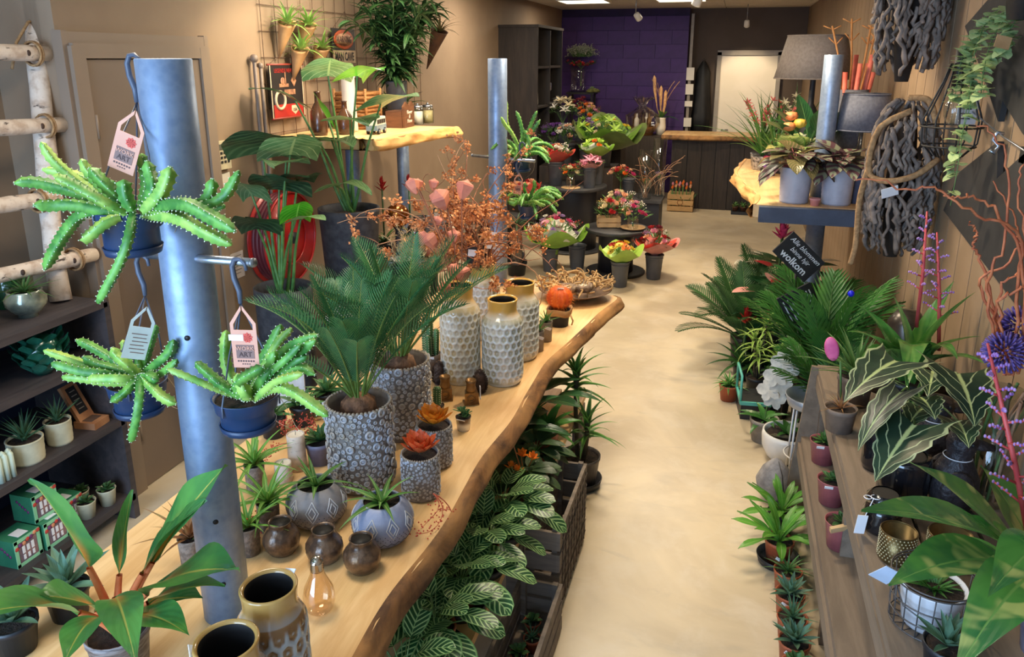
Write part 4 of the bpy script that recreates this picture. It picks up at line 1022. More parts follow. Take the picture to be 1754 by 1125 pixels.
# two more on the pole beside the dried branches
hanging_pot('trailing cactus hooked over the crossbar beside the dark cabinet',(-1.146,4.200,1.388),0.060,0.07,(-1.097,4.020,1.562),[
    [(-1.133,4.150,1.493),(-1.168,4.120,1.582),(-1.202,4.100,1.662),(-1.202,4.100,1.780)],
    [(-1.125,4.120,1.497),(-1.080,4.100,1.617),(-1.043,4.080,1.697),(-1.027,4.080,1.729)],
    [(-1.125,4.120,1.497),(-1.096,4.100,1.570),(-1.052,4.080,1.620),(-1.010,4.080,1.683)],
    [(-1.125,4.120,1.497),(-1.155,4.050,1.604),(-1.186,4.020,1.653),(-1.206,4.000,1.700)],
    [(-1.133,4.150,1.493),(-1.140,4.200,1.591),(-1.157,4.200,1.671),(-1.178,4.200,1.718)],
    [(-1.119,4.100,1.499),(-1.082,4.020,1.624),(-1.053,4.000,1.581),(-1.043,4.000,1.513)]],
    None,0.0105,seg=0.02,auto=18)
hanging_pot('trailing cactus with a pale card, hung low beside the branch pole',(-1.090,4.150,1.131),0.062,0.07,(-1.114,4.020,1.458),[
    [(-1.083,4.120,1.218),(-1.128,4.100,1.262),(-1.157,4.080,1.297),(-1.184,4.080,1.338)],
    [(-1.083,4.120,1.218),(-1.055,4.100,1.288),(-1.036,4.080,1.325),(-1.043,4.080,1.357)],
    [(-1.078,4.100,1.222),(-1.011,4.060,1.264),(-0.955,4.020,1.283),(-0.905,4.000,1.267)],
    [(-1.078,4.100,1.222),(-1.001,4.060,1.284),(-0.959,4.020,1.312),(-0.932,4.000,1.304)],
    [(-1.072,4.080,1.225),(-1.113,4.020,1.244),(-1.134,4.000,1.230),(-1.161,4.000,1.245)],
    [(-1.083,4.120,1.218),(-1.100,4.120,1.276),(-1.102,4.100,1.306),(-1.095,4.100,1.339)],
    [(-1.072,4.080,1.225),(-1.019,4.000,1.252),(-0.981,3.980,1.241),(-0.949,3.980,1.236)]],
    ((-1.094,3.950,1.367),(0,0.1,0.25)),0.0105,seg=0.02,auto=17)

# ---------------------------------------------------------------- plants at the near end of the table
L_FIRE = leafmat('fire_flash_leaf',(92,152,70),(64,124,66),mid=(176,176,84),midw=0.07,base=(240,146,60),basev=0.55,basemid=0.55,rough=0.28)
M_OPET = mat('orange_petiole',(236,138,88),(222,120,72),20,0.4)
ff = thing('fire_flash_plant','broad-leaved plant with orange leaf stalks, beside the steel pole','potted plant',((-1.158,1.063,0.751)[0],(-1.158,1.063,0.751)[1],0.751))
fb = ff.location
STR = mat('striped_grey_pot',(150,140,136),(92,78,74),30,0.5,stretch=(1,1,6))
obj('pot',lathe_pot(0.05,0.062,0.11,STR,0.003,0.15),ff); obj('soil',MB().disc(0.056,0.098).build('soil',M_SOIL),ff)
def FL(tip,W,bend,pf=0.28,roll=0.0,wave=0.03,off=(0,0)):
    leaf_to(ff,(off[0],off[1],0.10),Vector(tip)-fb,W*1.75,[L_FIRE,M_OPET],bend,'ellip',0.25,wave*1.6,pf+0.12,roll,14,0,0.0085)
FL((-1.211,0.980,1.253),0.105,0.25,0.30,0.15); FL((-1.089,1.080,1.168),0.035,0.2,0.30,0.9); FL((-0.906,1.120,1.223),0.065,0.35,0.30,0.5)
FL((-0.937,1.080,1.174),0.06,0.5,0.30,0.3); FL((-0.813,1.020,1.112),0.080,0.85,0.25,0.0); FL((-0.856,1.060,1.053),0.045,0.7,0.25,-0.2)
FL((-0.857,0.930,1.032),0.044,0.8,0.2); FL((-0.925,1.050,1.000),0.055,0.8,0.25); FL((-1.189,0.800,1.098),0.085,0.7,0.22,0.0); FL((-1.215,0.950,1.016),0.065,0.9,0.25)
FL((-0.824,0.780,1.125),0.042,1.3,0.25); FL((-1.014,0.820,1.035),0.042,1.1,0.22)
# grey-green agaves behind it on the table
L_AGV = leafmat('grey_green_agave',(104,140,112),(76,112,92),rough=0.5)
AGV = leafset('agave_leaf',L_AGV,3,4,L=0.12,W=0.03,shape='lance',n=6,bend=0.1,fold=0.5)
for p,l,n,s in (((-1.408,1.175,0.760),'grey-green agave in a dark pot behind the orange-stalked plant',18,1.0),((-1.430,1.053,0.760),'grey-green agave in a dark pot at the very corner of the table',16,0.9)):
    t = thing('agave',l,'potted plant',(p[0],p[1],0.751),0,'grey-green agaves',1.0); obj('pot',cached('agp',lambda: lathe_pot(0.038,0.048,0.075,M_DPOT,0.003)),t); obj('soil',MB().disc(0.043,0.068).build('soil',M_SOIL),t)
    rosette(t,AGV,n,0.25,1.35,s,s*0.7,(0,0,0.07),seed=n)
# blade plants left of the pole and between pole and bowls
L_BLD = leafmat('blade_green',(98,150,60),(70,122,48),mid=(160,190,100),midw=0.2,base=(170,180,90),basev=0.2); BLD = leafset('blade_leaf',L_BLD,4,6,L=0.16,W=0.018,shape='blade',n=7,bend=0.9,fold=0.4)
L_RED = leafmat('reddish_blade',(150,96,64),(108,120,60),rough=0.4); RDL = leafset('red_blade_leaf',[L_RED],3,7,L=0.15,W=0.014,shape='blade',n=6,bend=0.6,fold=0.4)
M_TPOT = mat('speckled_taupe_pot',(140,126,114),(106,94,84),90,0.7,bump=0.3,bscale=120)
for p,l,ms,n,rr,h,s in (((-1.152,1.599,0.760),'green tuft in a speckled taupe pot behind the bronze pots',BLD,24,0.031,0.085,1.0),((-1.143,1.493,0.760),'green tuft in a speckled taupe pot against the steel pole',BLD,18,0.030,0.08,0.9),
                              ((-1.255,1.410,0.760),'reddish blade-leaved plant in a speckled pot behind the steel pole',RDL,16,0.030,0.08,1.0),((-1.312,1.773,0.760),'loose green tuft with long arching blades by the birch candles',BLD,22,0.030,0.08,1.05)):
    t = thing('tufted_plant',l,'potted plant',(p[0],p[1],0.751),0,'tufted plants in taupe pots'); obj('pot',lathe_pot(rr*0.9,rr,h,M_TPOT,0.001,0.06),t); obj('soil',MB().disc(rr*0.9,h*0.93).build('soil',M_SOIL),t)
    rosette(t,ms,n,0.35,1.4,s,s*0.85,(0,0,h*0.92),seed=n+3)
# birch candles
M_BIRCH = None
def birch():
    s = NT('birch_bark'); v = s.coord('Object'); n = s.noise(s.coord('Object',(9,9,30)),1.6,4,0.6); n2 = s.noise(v,22,4)
    c = s.mix(s.ramp(n2,0.4,0.7),lin((222,206,190)),lin((190,166,146))); c = s.mix(s.ramp(n,0.60,0.70),c,lin((70,54,46))); s.bump(n,0.4,0.006); return s.done(c,0.8)
M_BIRCH = birch(); M_WAX = mat('cream_wax',(236,228,212),(228,218,200),10,0.5)
for p,l,h,r in (((-1.249,1.907,0.751),'tall birch-bark pillar candle beside the spiky bowl',0.12,0.028),((-1.253,1.833,0.751),'short birch-bark pillar candle next to a taller one',0.06,0.026)):
    t = thing('birch_candle',l,'candle',p,0.4,'birch candles'); obj('bark',MB().lathe([(r,0),(r*1.02,h*0.3),(r*0.98,h*0.7),(r,h),(r*0.9,h+0.001),(r*0.86,h-0.004)],26).build('bark',M_BIRCH),t)
    obj('wax',MB().disc(r*0.88,h-0.003).build('wax',M_WAX),t); obj('wick',MB().tube([(0,0,h-0.004),(0.001,0,h+0.008)],0.001,5).build('wick',M_BLACK),t)
# dark succulents behind the birch candles
L_DKS = leafmat('dark_succulent',(70,116,66),(46,88,52),rough=0.35,edge=(140,170,90)); DKS = leafset('dark_succ',L_DKS,3,2,L=0.10,W=0.028,shape='lance',n=6,bend=0.3,fold=0.4)
M_LILAC = mat('lilac_grey_pot',(120,118,140),(98,96,116),12,0.5)
for p,l,s,m in (((-1.203,1.966,0.751),'dark green rosette in a lilac-grey pot beside the front cycad',0.9,M_LILAC),((-1.396,2.189,0.751),'dark green rosette in a black pot behind the birch candle',1.0,M_DPOT),((-1.370,2.309,0.751),'dark green rosette in a black pot close to the cycad',1.0,M_DPOT),((-1.447,2.083,0.751),'dark green rosette in a black pot near the tufted plants',0.9,M_DPOT),((-1.271,2.347,0.751),'dark green rosette in a black pot at the rear of the table',0.9,M_DPOT)):
    t = thing('rosette_succulent',l,'potted plant',p,0,'dark green rosettes on the table'); obj('pot',cached('rsp'+m.name,lambda: lathe_pot(0.036,0.044,0.075,m,0.003)),t); obj('soil',MB().disc(0.04,0.069).build('soil',M_SOIL),t)
    rosette(t,DKS,18,0.2,1.3,s,s*0.7,(0,0,0.07),seed=int(p[0]*1000) % 97)
# red berry twigs
M_BERRY = mat('red_berry',(206,76,52),(180,56,40),30,0.35); M_TWIG = mat('thin_brown_twig',(140,96,66),(104,72,52),20,0.8)
def berry_spray(label,base,dirs,L,sd,bn=9):
    t = thing('berry_twig',label,'twig',base); G = random.Random(sd)
    for d in dirs:
        p = curvy(G,(0,0,0),d,10,L/10,0.28,0.03); tw = obj('twig',MB().tube(p,[0.0018*(1-0.6*i/10) for i in range(11)],4,False).build('twig',mat('red_twig',(196,92,66),(160,70,50),20,0.7)),t); mb = MB()
        for q in p[3:]:
            for k in range(bn):
                e = q+Vector((G.gauss(0,0.010),G.gauss(0,0.010),G.gauss(0,0.010))); mb.sphere(e,0.0024,5,4)
        b = obj('berries',mb.build('berries',M_BERRY),tw); b['kind'] = 'stuff'
    return t
berry_spray('sprig of red berries trailing over the bronze pot',(-1.175,1.641,0.800),[(0.4,-0.5,-0.3),(0.1,-0.6,-0.15),(0.6,-0.3,-0.25)],0.15,3)
berry_spray('sprig of red berries among the rosettes behind the hanging pot',(-1.280,1.931,0.820),[(-0.4,0.1,0.5),(0.3,0.1,0.6),(-0.6,-0.2,0.3),(-0.1,0.1,0.8)],0.17,5)
berry_spray('red berry twig hanging over the plank edge near the echeveria',(-0.754,1.814,0.800),[(0.75,-0.15,-0.10),(0.8,0.15,-0.25),(0.7,-0.4,-0.2)],0.20,8,4)

# ---------------------------------------------------------------- left shelf unit: what stands on it
def S(p,z): return (p[0],p[1],z)
L_GRS = leafmat('grass_aloe',(84,124,66),(58,98,54),rough=0.4,edge=(130,160,96)); GRS = leafset('grass_aloe_leaf',L_GRS,4,2,L=0.12,W=0.013,shape='blade',n=6,bend=0.55,fold=0.4)
M_SILV = mat('silver_green_glaze',(170,174,150),(84,92,84),8,0.15,0.35,coat=0.5)
def planted(name,label,p,prof,m,ms,n,e0,e1,s0,s1,zt,rs,cat='potted plant',group=None,sd=1,seg=28,rz=0.0,jit=0.12):
    t = thing(name,label,cat,p,rz,group); obj('pot',MB().lathe(prof,seg).build('pot',m),t); obj('soil',MB().disc(rs,zt).build('soil',M_SOIL),t)
    rosette(t,ms,n,e0,e1,s0,s1,(0,0,zt),seed=sd,jit=jit); return t
SZ = [z+0.0155 for z in SHZ]
planted('aloe_bowl','grassy aloe in a silvery footed bowl on the shelf top',(-2.60,2.22,SZ[0]),[(0.035,0),(0.035,0.012),(0.05,0.02),(0.072,0.05),(0.074,0.075),(0.06,0.098),(0.063,0.108),(0.056,0.106),(0.05,0.09)],M_SILV,GRS,30,0.25,1.3,1.15,0.9,0.095,0.054,sd=4)
planted('aloe_bowl','grassy aloe in a silvery footed bowl, next to the cream box',(-2.60,1.93,SZ[0]),[(0.035,0),(0.035,0.012),(0.05,0.02),(0.072,0.05),(0.074,0.075),(0.06,0.098),(0.063,0.108),(0.056,0.106),(0.05,0.09)],M_SILV,GRS,26,0.25,1.3,1.05,0.9,0.095,0.054,sd=9)
gv = thing('green_glass_vase','dark green cylindrical glass vase on the shelf top','vase',(-2.78,2.31,SZ[0])); gm = mat('dark_green_glass',(34,82,44),(20,58,32),14,0.12,coat=0.6)
obj('vase_wall',MB().lathe([(0.060,0),(0.064,0.004),(0.066,0.12),(0.062,0.125),(0.058,0.118),(0.056,0.02)],32).build('vase_wall',gm),gv); obj('foot_ring',MB().torus((0,0,0.004),0.06,0.004,28,6).build('foot_ring',gm),gv)
# ribbed fan vase
fv = thing('fan_vase','green vase with overlapping shell scales on the shelf','vase',(-2.56,2.21,SZ[1]),0.5); fm = mat('emerald_glaze',(40,104,82),(26,78,62),20,0.2,coat=0.5)
obj('vase_body',MB().lathe([(0.03,0),(0.055,0.03),(0.075,0.09),(0.06,0.14),(0.03,0.165),(0.0001,0.168)],28).build('vase_body',fm),fv)
scl = MB().leaf(0.06,0.055,'obov',5,0.5,-0.2).build('scale',fm)
for r in range(5):
    for k in range(9):
        a = 2*PI*(k+(r % 2)*0.5)/9; z = 0.02+r*0.028; rr = [0.05,0.068,0.075,0.070,0.055][r]; obj('scale',scl,fv,M=Matrix.Translation((rr*math.cos(a),rr*math.sin(a),z)) @ Matrix.Rotation(a-PI/2,4,'Z') @ Matrix.Rotation(1.25-0.0*r,4,'X') @ Matrix.Rotation(0,4,'Y'))
M_CREAM = mat('cream_ribbed_ceramic',(206,200,172),(184,178,150),10,0.45)
def ribpot(r,h): return [(r*0.92,0),(r*0.94,0.006),(r*0.96,0.01)]+[(r*(0.95+0.05*k/6+(0.02 if k % 2 else 0)),0.012+(h-0.02)*k/6) for k in range(7)]+[(r*1.03,h-0.004),(r*1.03,h),(r*0.93,h),(r*0.9,h*0.85)]
L_ALO = leafmat('aloe_blue',(78,118,86),(52,92,66),rough=0.45,edge=(120,156,110)); ALO = leafset('aloe_blue_leaf',L_ALO,4,8,L=0.12,W=0.016,shape='blade',n=6,bend=0.2,fold=0.6)
planted('potted_aloe','blue-green aloe in a larger cream ribbed pot by the candles',(-2.555,2.07,SZ[2]),ribpot(0.064,0.095),M_CREAM,ALO,26,0.55,1.4,1.1,1.0,0.085,0.058,group='aloes in cream ribbed pots',sd=2)
planted('potted_aloe','blue-green aloe in a smaller cream ribbed pot beside the wooden box',(-2.555,2.225,SZ[2]),ribpot(0.050,0.10),M_CREAM,ALO,22,0.6,1.4,1.0,0.9,0.09,0.045,group='aloes in cream ribbed pots',sd=7)
bx = thing('wooden_gift_box','flat wooden box with a dark window, its lid propped open','box',(-2.55,2.385,SZ[2]),0.1); M_BOXW = mat('warm_box_wood',(176,124,84),(150,100,66),12,0.6)
obj('box_base',boxmesh('box_base',(0,0,0.015),(0.10,0.09,0.03),M_BOXW),bx); obj('box_base_window',boxmesh('box_base_window',(0,0,0.031),(0.05,0.06,0.002),mat('box_brown',(96,74,62),None,10,0.6)),bx)
ld = obj('lid',boxmesh('lid',(0,0,0),(0.015,0.085,0.17),M_BOXW),bx,(-0.06,0.0,0.10),(0,-0.45,0)); obj('lid_window',boxmesh('lid_window',(0.008,0,0.01),(0.002,0.05,0.12),M_BLACK),ld)
for k in range(5): obj('lid_print',boxmesh('lid_print',(0.0095,0,-0.03+k*0.02),(0.001,0.03,0.004),mat('grey_print',(150,140,130),None,10,0.6)),ld)
for k in range(7): tag(obj('taper_candle',MB().tube([(0,0,0),(0,0,0.095),(0,0,0.105)],[0.0115,0.0112,0.002],12).build('taper_candle',mat('pale_green_wax',(214,226,206),(200,214,192),10,0.5)),None,(-2.53+0.024*(k % 2),1.90+0.025*(k//2)+0.012*(k % 2),SZ[2])),'pale green taper candle in the bundle on the shelf','candle','pale green candles on the shelf')
SUC2 = leafset('plump_leaf',leafmat('plump_green',(82,120,70),(58,94,54),rough=0.5),2,3,L=0.05,W=0.02,shape='obov',n=5,bend=0.1,fold=0.5)
for (x,y),r,l in (((-2.53,2.27),0.042,'small succulent in a cream pot at the front of the lowest shelf'),((-2.52,2.375),0.040,'small succulent in a cream pot close to the shelf side panel'),((-2.62,2.33),0.040,'small succulent in a cream pot behind two others')):
    planted('small_potted_succulent',l,(x,y,SZ[3]),[(r*0.72,0),(r*0.95,0.07),(r,0.075),(r*0.9,0.075),(r*0.85,0.06)],M_CREAM,SUC2,20,0.2,1.35,1.0,0.7,0.066,r*0.86,group='small succulents on the lowest shelf',sd=int(r*1000))
# green gift boxes
M_GBOX = mat('green_card',(60,132,96),(44,110,80),8,0.45); M_GBOXL = mat('light_green_card',(150,214,168),(136,200,156),8,0.45)
def gift_box(label,p,rz=0.0):
    t = thing('gift_box',label,'box',p,rz,'green candle gift boxes'); w,d,h = 0.105,0.115,0.115
    obj('carton',boxmesh('carton',(0,0,h/2),(w,d,h),M_GBOX),t); f = MB()
    for y in (-d/2+0.008,d/2-0.008): f.box((w/2+0.001,y,h/2),(0.003,0.014,h))
    for z in (0.008,h-0.008): f.box((w/2+0.001,0,z),(0.003,d,0.014))
    obj('window_frame',f.build('window_frame',M_GBOXL),t); jw = obj('jar_window',boxmesh('jar_window',(w/2+0.0005,0,h*0.48),(0.002,d*0.7,h*0.72),mat('jar_brown',(150,112,108),(96,84,100),30,0.3)),t)
    mb = MB()
    for k in range(3): mb.box((w/2+0.002,-0.02+0.02*k,h*0.55),(0.001,0.012,0.03-0.005*(k % 2))); mb.box((w/2+0.002,-0.02+0.02*k,h*0.28),(0.001,0.010,0.02))
    obj('window_print',mb.build('window_print',M_TAG),jw)
    for k in range(7):
        a = k/6; mb = MB(); c = (w/2+0.003,-d/2+0.01+a*d*0.85,h*(0.70+0.22*a+0.03*(k % 2))); mb.sphere(c,(0.002,0.009,0.009),7,4); obj('printed_flower',mb.build('printed_flower',[mat('print_red',(206,70,60),None,40,0.5),mat('print_purple',(120,56,110),None,40,0.5),mat('print_peach',(230,150,110),None,40,0.5)][k % 3]),t)
    mb = MB()
    for k in range(5): mb.sphere((-0.02+0.012*k,-d/2-0.001,h*(0.75-0.08*k)),(0.007,0.002,0.007),6,4)
    obj('side_flowers',mb.build('side_flowers',MAT['print_purple']),t); obj('lid_label',boxmesh('lid_label',(0.015,0,h+0.0006),(0.05,0.045,0.001),M_TAG),t)
gift_box('green floral gift box with a label on its lid, in front of the stack',(-2.55,2.09,SZ[3])); gift_box('green floral gift box with a label on its lid, nearest the small pots',(-2.60,2.215,SZ[3]),0.0)
gift_box('green floral gift box lying topmost on another box',(-2.58,2.085,SZ[3]+0.117)); gift_box('green floral gift box next to the white flower trim',(-2.56,1.965,SZ[3]))
# birch ladder
bl = thing('birch_ladder','ladder of birch logs lashed with rope, standing on the shelf unit','ladder',(-2.62,2.40,SZ[0])); lo_ = bl.location
def log(name,a,b,r,sd): 
    G = random.Random(sd); a = Vector(a)-lo_; b = Vector(b)-lo_; pts = [a.lerp(b,k/8)+Vector((G.gauss(0,0.004),G.gauss(0,0.004),0)) for k in range(9)]
    o = obj(name,MB().tube(pts,[r*G.uniform(0.94,1.06) for _ in range(9)],16).build(name,M_BIRCH),bl)
    kn = MB()
    for k in range(4):
        p = pts[1+k*2]; kn.sphere(p+Vector((r*0.93,-0.3*r,0)),(0.006,0.01,0.012),7,5)
    obj('knot',kn.build('knot',mat('birch_knot',(74,54,44),None,30,0.9)),o); return o
rt = (-2.780,2.634,2.160); rb = (-2.64,2.405,SZ[0]+0.003)
log('rail',rb,rt,0.040,1)
log('rail',(-2.72,1.75,SZ[0]+0.003),(-2.80,1.85,2.25),0.040,2)
for k,(px,py) in enumerate(((-2.700,2.621,2.018),(-2.680,2.606,1.736),(-2.660,2.496,1.449),(-2.620,2.586,1.187))[i][1:] for i in range(4)):
    x = (-2.70,-2.68,-2.66,-2.62)[k]; log('rung',(x,px,py),(x-0.02,1.65,py+0.02+0.01*k),0.030,5+k)
    obj('rope_binding',MB().torus((0,0,0),0.046,0.005,16,6,Matrix.Rotation(PI/2,4,'X')).torus((0,0.012,0),0.046,0.005,16,6,Matrix.Rotation(PI/2,4,'X')).build('rope_binding',mat('jute_rope',(176,140,98),(140,108,74),60,0.9)),bl,Vector((x-0.01,px-0.09,py))-lo_)
obj('hang_rope',MB().tube([Vector(rt)-lo_+Vector(q) for q in ((0,0.0,-0.01),(0.02,-0.05,-0.02),(0.02,-0.12,-0.10),(0.02,-0.16,-0.2))],0.006,7).build('hang_rope',MAT['jute_rope']),bl)
# ---------------------------------------------------------------- things on the left wall
WX = -2.648
wg = thing('wire_grid','rusty wire grid panel fixed to the taupe wall','wire grid',(WX+0.012,4.02,1.55)); M_WIRE = mat('brown_wire',(112,88,70),(90,70,56),20,0.6,0.5)
for k in range(17): obj('wire',cached('gv',lambda: MB().tube([(0,0,-0.02),(0,0,1.0)],0.0022,5).build('wire',M_WIRE)),wg,(0.003,k*0.145,0))
for k in range(7): obj('wire',cached('gh',lambda: MB().tube([(0,-0.02,0),(0,2.36,0)],0.0022,5).build('wire',M_WIRE)),wg,(-0.003,0,k*0.145+0.02))
cp = thing('wall_conduit','pair of grey conduit pipes running down the wall beside the wire grid','pipe',(WX+0.03,3.90,0.3))
for dy in (0,0.055): obj('pipe',MB().tube([(0,dy,0),(0,dy,1.68+dy*-0.6),(-0.02,dy,1.70+dy*-0.6)],0.011,8).build('pipe',mat('taupe_pipe',(132,116,104),(118,102,92),10,0.5)),cp)
obj('pipe_cap',MB().sphere((0,0,1.70),0.024,10,6).sphere((0,0.055,1.66),0.018,10,6).build('pipe_cap',MAT['taupe_pipe']),cp)
# motorcycle banner
pb = thing('banner_sign','black and red motorcycle banner hanging from a cord on the wire grid','sign',(-2.615,4.21,1.655)); w,h = 0.36,0.31; M_BN = mat('banner_black',(34,28,28),(26,22,22),10,0.5); M_BRED = mat('banner_red',(176,44,34),(150,30,26),8,0.5); M_BCRM = mat('banner_cream',(214,190,160),(196,170,140),20,0.5)
obj('cloth',boxmesh('cloth',(0,0,h/2),(0.006,w,h),M_BN),pb); [obj('rod',MB().tube([(0.0,-w/2-e_,z_),(0.0,w/2+e_,z_)],0.006,8).build('rod',mat('red_rod',(150,60,48),None,10,0.5)),pb) for z_,e_ in ((h,0.015),(0,0))]
obj('cord',MB().tube([(0,-w/2,h),(0.004,0,h+0.075),(0,w/2,h)],0.002,5).build('cord',M_WIRE),pb)
[obj('edge_strip',boxmesh('edge_strip',(0.0035,y_,h/2),(0.002,0.008,h),M_BCRM),pb) for y_ in (-w/2+0.006,w/2-0.006)]
obj('red_band',boxmesh('red_band',(0.0035,0,0.042),(0.002,w-0.04,0.075),M_BRED),pb)
RX = (PI/2,0,PI/2)
obj('lettering',text_mesh('LEGENDS NEVER DIE',0.034,M_BRED,sx=0.85),pb,(0.0045,0,h-0.036),RX)
mc = obj('motorcycle_print',MB().torus((0.005,-0.09,0.105),0.05,0.009,24,6,Matrix.Rotation(PI/2,4,'Y')).build('motorcycle_print',M_BCRM),pb)
obj('motorcycle_detail',MB().box((0.005,-0.04,0.19),(0.002,0.10,0.02)).box((0.005,0.02,0.15),(0.002,0.12,0.03)).box((0.005,-0.02,0.23),(0.002,0.01,0.07)).sphere((0.005,-0.05,0.215),(0.003,0.025,0.022),10,6).build('motorcycle_detail',mat('print_tan',(180,130,96),(130,90,70),30,0.5)),mc)
obj('diamond_badge',MB().prism([(0.04,0.25),(0.07,0.215),(0.04,0.18),(0.01,0.215)],0.004,0.006,'X').build('diamond_badge',MAT['print_tan']),pb,(0,0.03,0))
sh = obj('shield',MB().prism([(0.03,0.07),(0.10,0.07),(0.105,0.04),(0.065,0.015),(0.025,0.04)],0.004,0.0055,'X').build('shield',M_BCRM),pb); obj('lettering',text_mesh('USA',0.026,M_BN),sh,(0.0062,0.065,0.042),RX)
# man cave plate
ms = thing('tin_sign','rusty tin plate reading MAN CAVE under an orange oval emblem','sign',(-2.615,4.955,1.965)); w,h = 0.33,0.23
obj('plate',boxmesh('plate',(0,0,h/2),(0.005,w,h),M_BN),ms); obj('lower_field',boxmesh('lower_field',(0.003,0,0.045),(0.002,w-0.01,0.085),mat('aged_cream',(196,172,140),(160,134,104),14,0.6)),ms)
obj('lettering',text_mesh('MAN CAVE',0.075,mat('sign_ink',(40,34,34),None,20,0.6),bold=0.002,sx=0.72),ms,(0.0048,0,0.045),RX)
ov = obj('oval_emblem',MB().lathe([(0.0001,0.004),(0.13,0.004),(0.14,0.002),(0.14,0)],32).build('oval_emblem',mat('rust_orange',(176,82,44),(140,60,34),20,0.6)),ms,M=Matrix.Translation((0.003,0,0.158)) @ Matrix.Rotation(PI/2,4,'Y') @ Matrix.Diagonal((0.46,1.0,1.0,1.0)))
obj('oval_field',MB().lathe([(0.0001,0.006),(0.115,0.006),(0.116,0.004)],32).build('oval_field',mat('rust_cream',(190,150,120),(150,104,84),18,0.6)),ov,sc=(0.8,1,1))
obj('lettering',text_mesh('WARNING',0.062,MAT['sign_ink'],sx=0.72),ms,(0.0105,-0.01,0.158),RX)
obj('cord',MB().tube([(0,-w/2+0.03,h),(0.004,0.03,h+0.11),(0,w/2-0.03,h)],0.002,5).build('cord',M_WIRE),ms)
# kraft cones with small bromeliads
L_BRM = leafmat('small_bromeliad',(130,172,82),(92,140,64),base=(200,200,120),basev=0.3); BRM = leafset('small_brom_leaf',L_BRM,3,3,L=0.12,W=0.018,shape='blade',n=6,bend=0.9,fold=0.3)
M_KRAFTD = mat('dark_kraft',(96,64,44),(74,50,36),14,0.8)
def cone(label,y,z,ms,n,m=M_KRAFT,L=0.20,s=1.0,e0=0.5,tilt=0.30,group='plants in kraft cones on the wire grid',sd=1,r=0.05,x=-2.56):
    t = thing('kraft_cone_plant',label,'wall plant',(x,y,z),0,group)
    obj('paper_cone',MB().lathe([(0.004,-L),(r*0.55,-L*0.45),(r,0),(r*1.08,0.015),(r*0.95,0.005),(r*0.6,-L*0.3)],14,lambda a,i,rr,z_: (rr*(1+0.08*math.sin(a*3)),z_+(0.02*math.sin(a) if i > 1 else 0))).build('paper_cone',m),t,(0,0,0),(0,tilt,0.2))
    obj('hook',MB().tube([(-0.03,0,0.02),(-0.07,0,0.03),(-0.07,0,0.0)],0.003,5).build('hook',M_WIRE),t)
    rosette(t,ms,n,e0,1.45,s,s,(0.012,0,0.0),seed=sd); return t
c0 = (-2.560,4.162,2.190); cone('small green bromeliad in a kraft cone, high beside the grid edge',c0[1],c0[2],BRM,26,s=1.35,e0=0.2,sd=1)
c0 = (-2.560,4.397,2.189); cone('small green bromeliad in a kraft cone, next to the tin plate',c0[1],c0[2],BRM,26,s=1.35,e0=0.2,sd=2)
c0 = (-2.560,4.289,2.047); cone('small green bromeliad in a kraft cone above the motorcycle banner',c0[1],c0[2],BRM,26,s=1.35,e0=0.2,sd=3)
c0 = (-2.560,4.549,2.057); cone('small green bromeliad in a kraft cone below the tin plate',c0[1],c0[2],BRM,24,s=1.3,e0=0.2,sd=4)
L_RBR = leafmat('red_tipped_brom',(84,92,56),(130,60,50),rough=0.35); RBR = leafset('red_brom_leaf',L_RBR,3,3,L=0.20,W=0.016,shape='blade',n=7,bend=1.1,fold=0.3)
c0 = (-2.500,6.330,2.213); cone('spidery red bromeliad in a dark paper cone beside the bushy foliage',c0[1],c0[2],RBR,26,M_KRAFTD,0.32,1.1,0.3,0.35,sd=6,r=0.07,x=-2.45)
# bushy bamboo in the tall grey pot on the shelf
L_BAM = leafmat('bamboo_leaf',(46,82,44),(28,58,32),mid=(90,120,70),midw=0.15,rough=0.4); BAM = leafset('bamboo_leaf',L_BAM,4,5,L=0.20,W=0.032,shape='lance',n=6,bend=0.7,fold=0.25)
BAMC = []
for k in range(3):
    mb = MB(); G = random.Random(k)
    for j in range(6): mb.M = Matrix.Rotation(j*1.1+G.uniform(-.3,.3),4,'Z') @ Matrix.Rotation(G.uniform(-0.3,0.9),4,'X') @ Matrix.Scale(G.uniform(0.8,1.1),4); mb.leaf(0.17,0.034,'lance',6,0.8,0.25)
    BAMC.append(mb.build('leaf_spray',L_BAM))
bb = thing('bushy_houseplant','tall dark-leaved bush in a grey pot on the wall shelf','potted plant',(-2.27,5.03,1.5505)); obj('pot',lathe_pot(0.06,0.075,0.30,mat('blue_grey_pot',(96,104,116),(80,88,100),10,0.5),0.003,0.05),bb); obj('soil',MB().disc(0.07,0.28).build('soil',M_SOIL),bb)
G = random.Random(4)
for k in range(17):
    a = G.uniform(0,6.28); p = curvy(G,(0.03*math.cos(a),0.03*math.sin(a),0.28),(0.14*math.cos(a)+0.06,0.30*math.sin(a)-0.12,1),9,0.065,0.10); obj('stem',MB().tube(p,0.004,5,False).build('stem',mat('bamboo_stem',(96,120,70),None,10,0.5)),bb)
    for j,q in enumerate(p[1:]):
        leaf_at(bb,BAMC[(j+k) % 3],q,G.uniform(0,6.28),G.uniform(-0.3,0.3),G.uniform(0.8,1.1),name='leaf_spray')
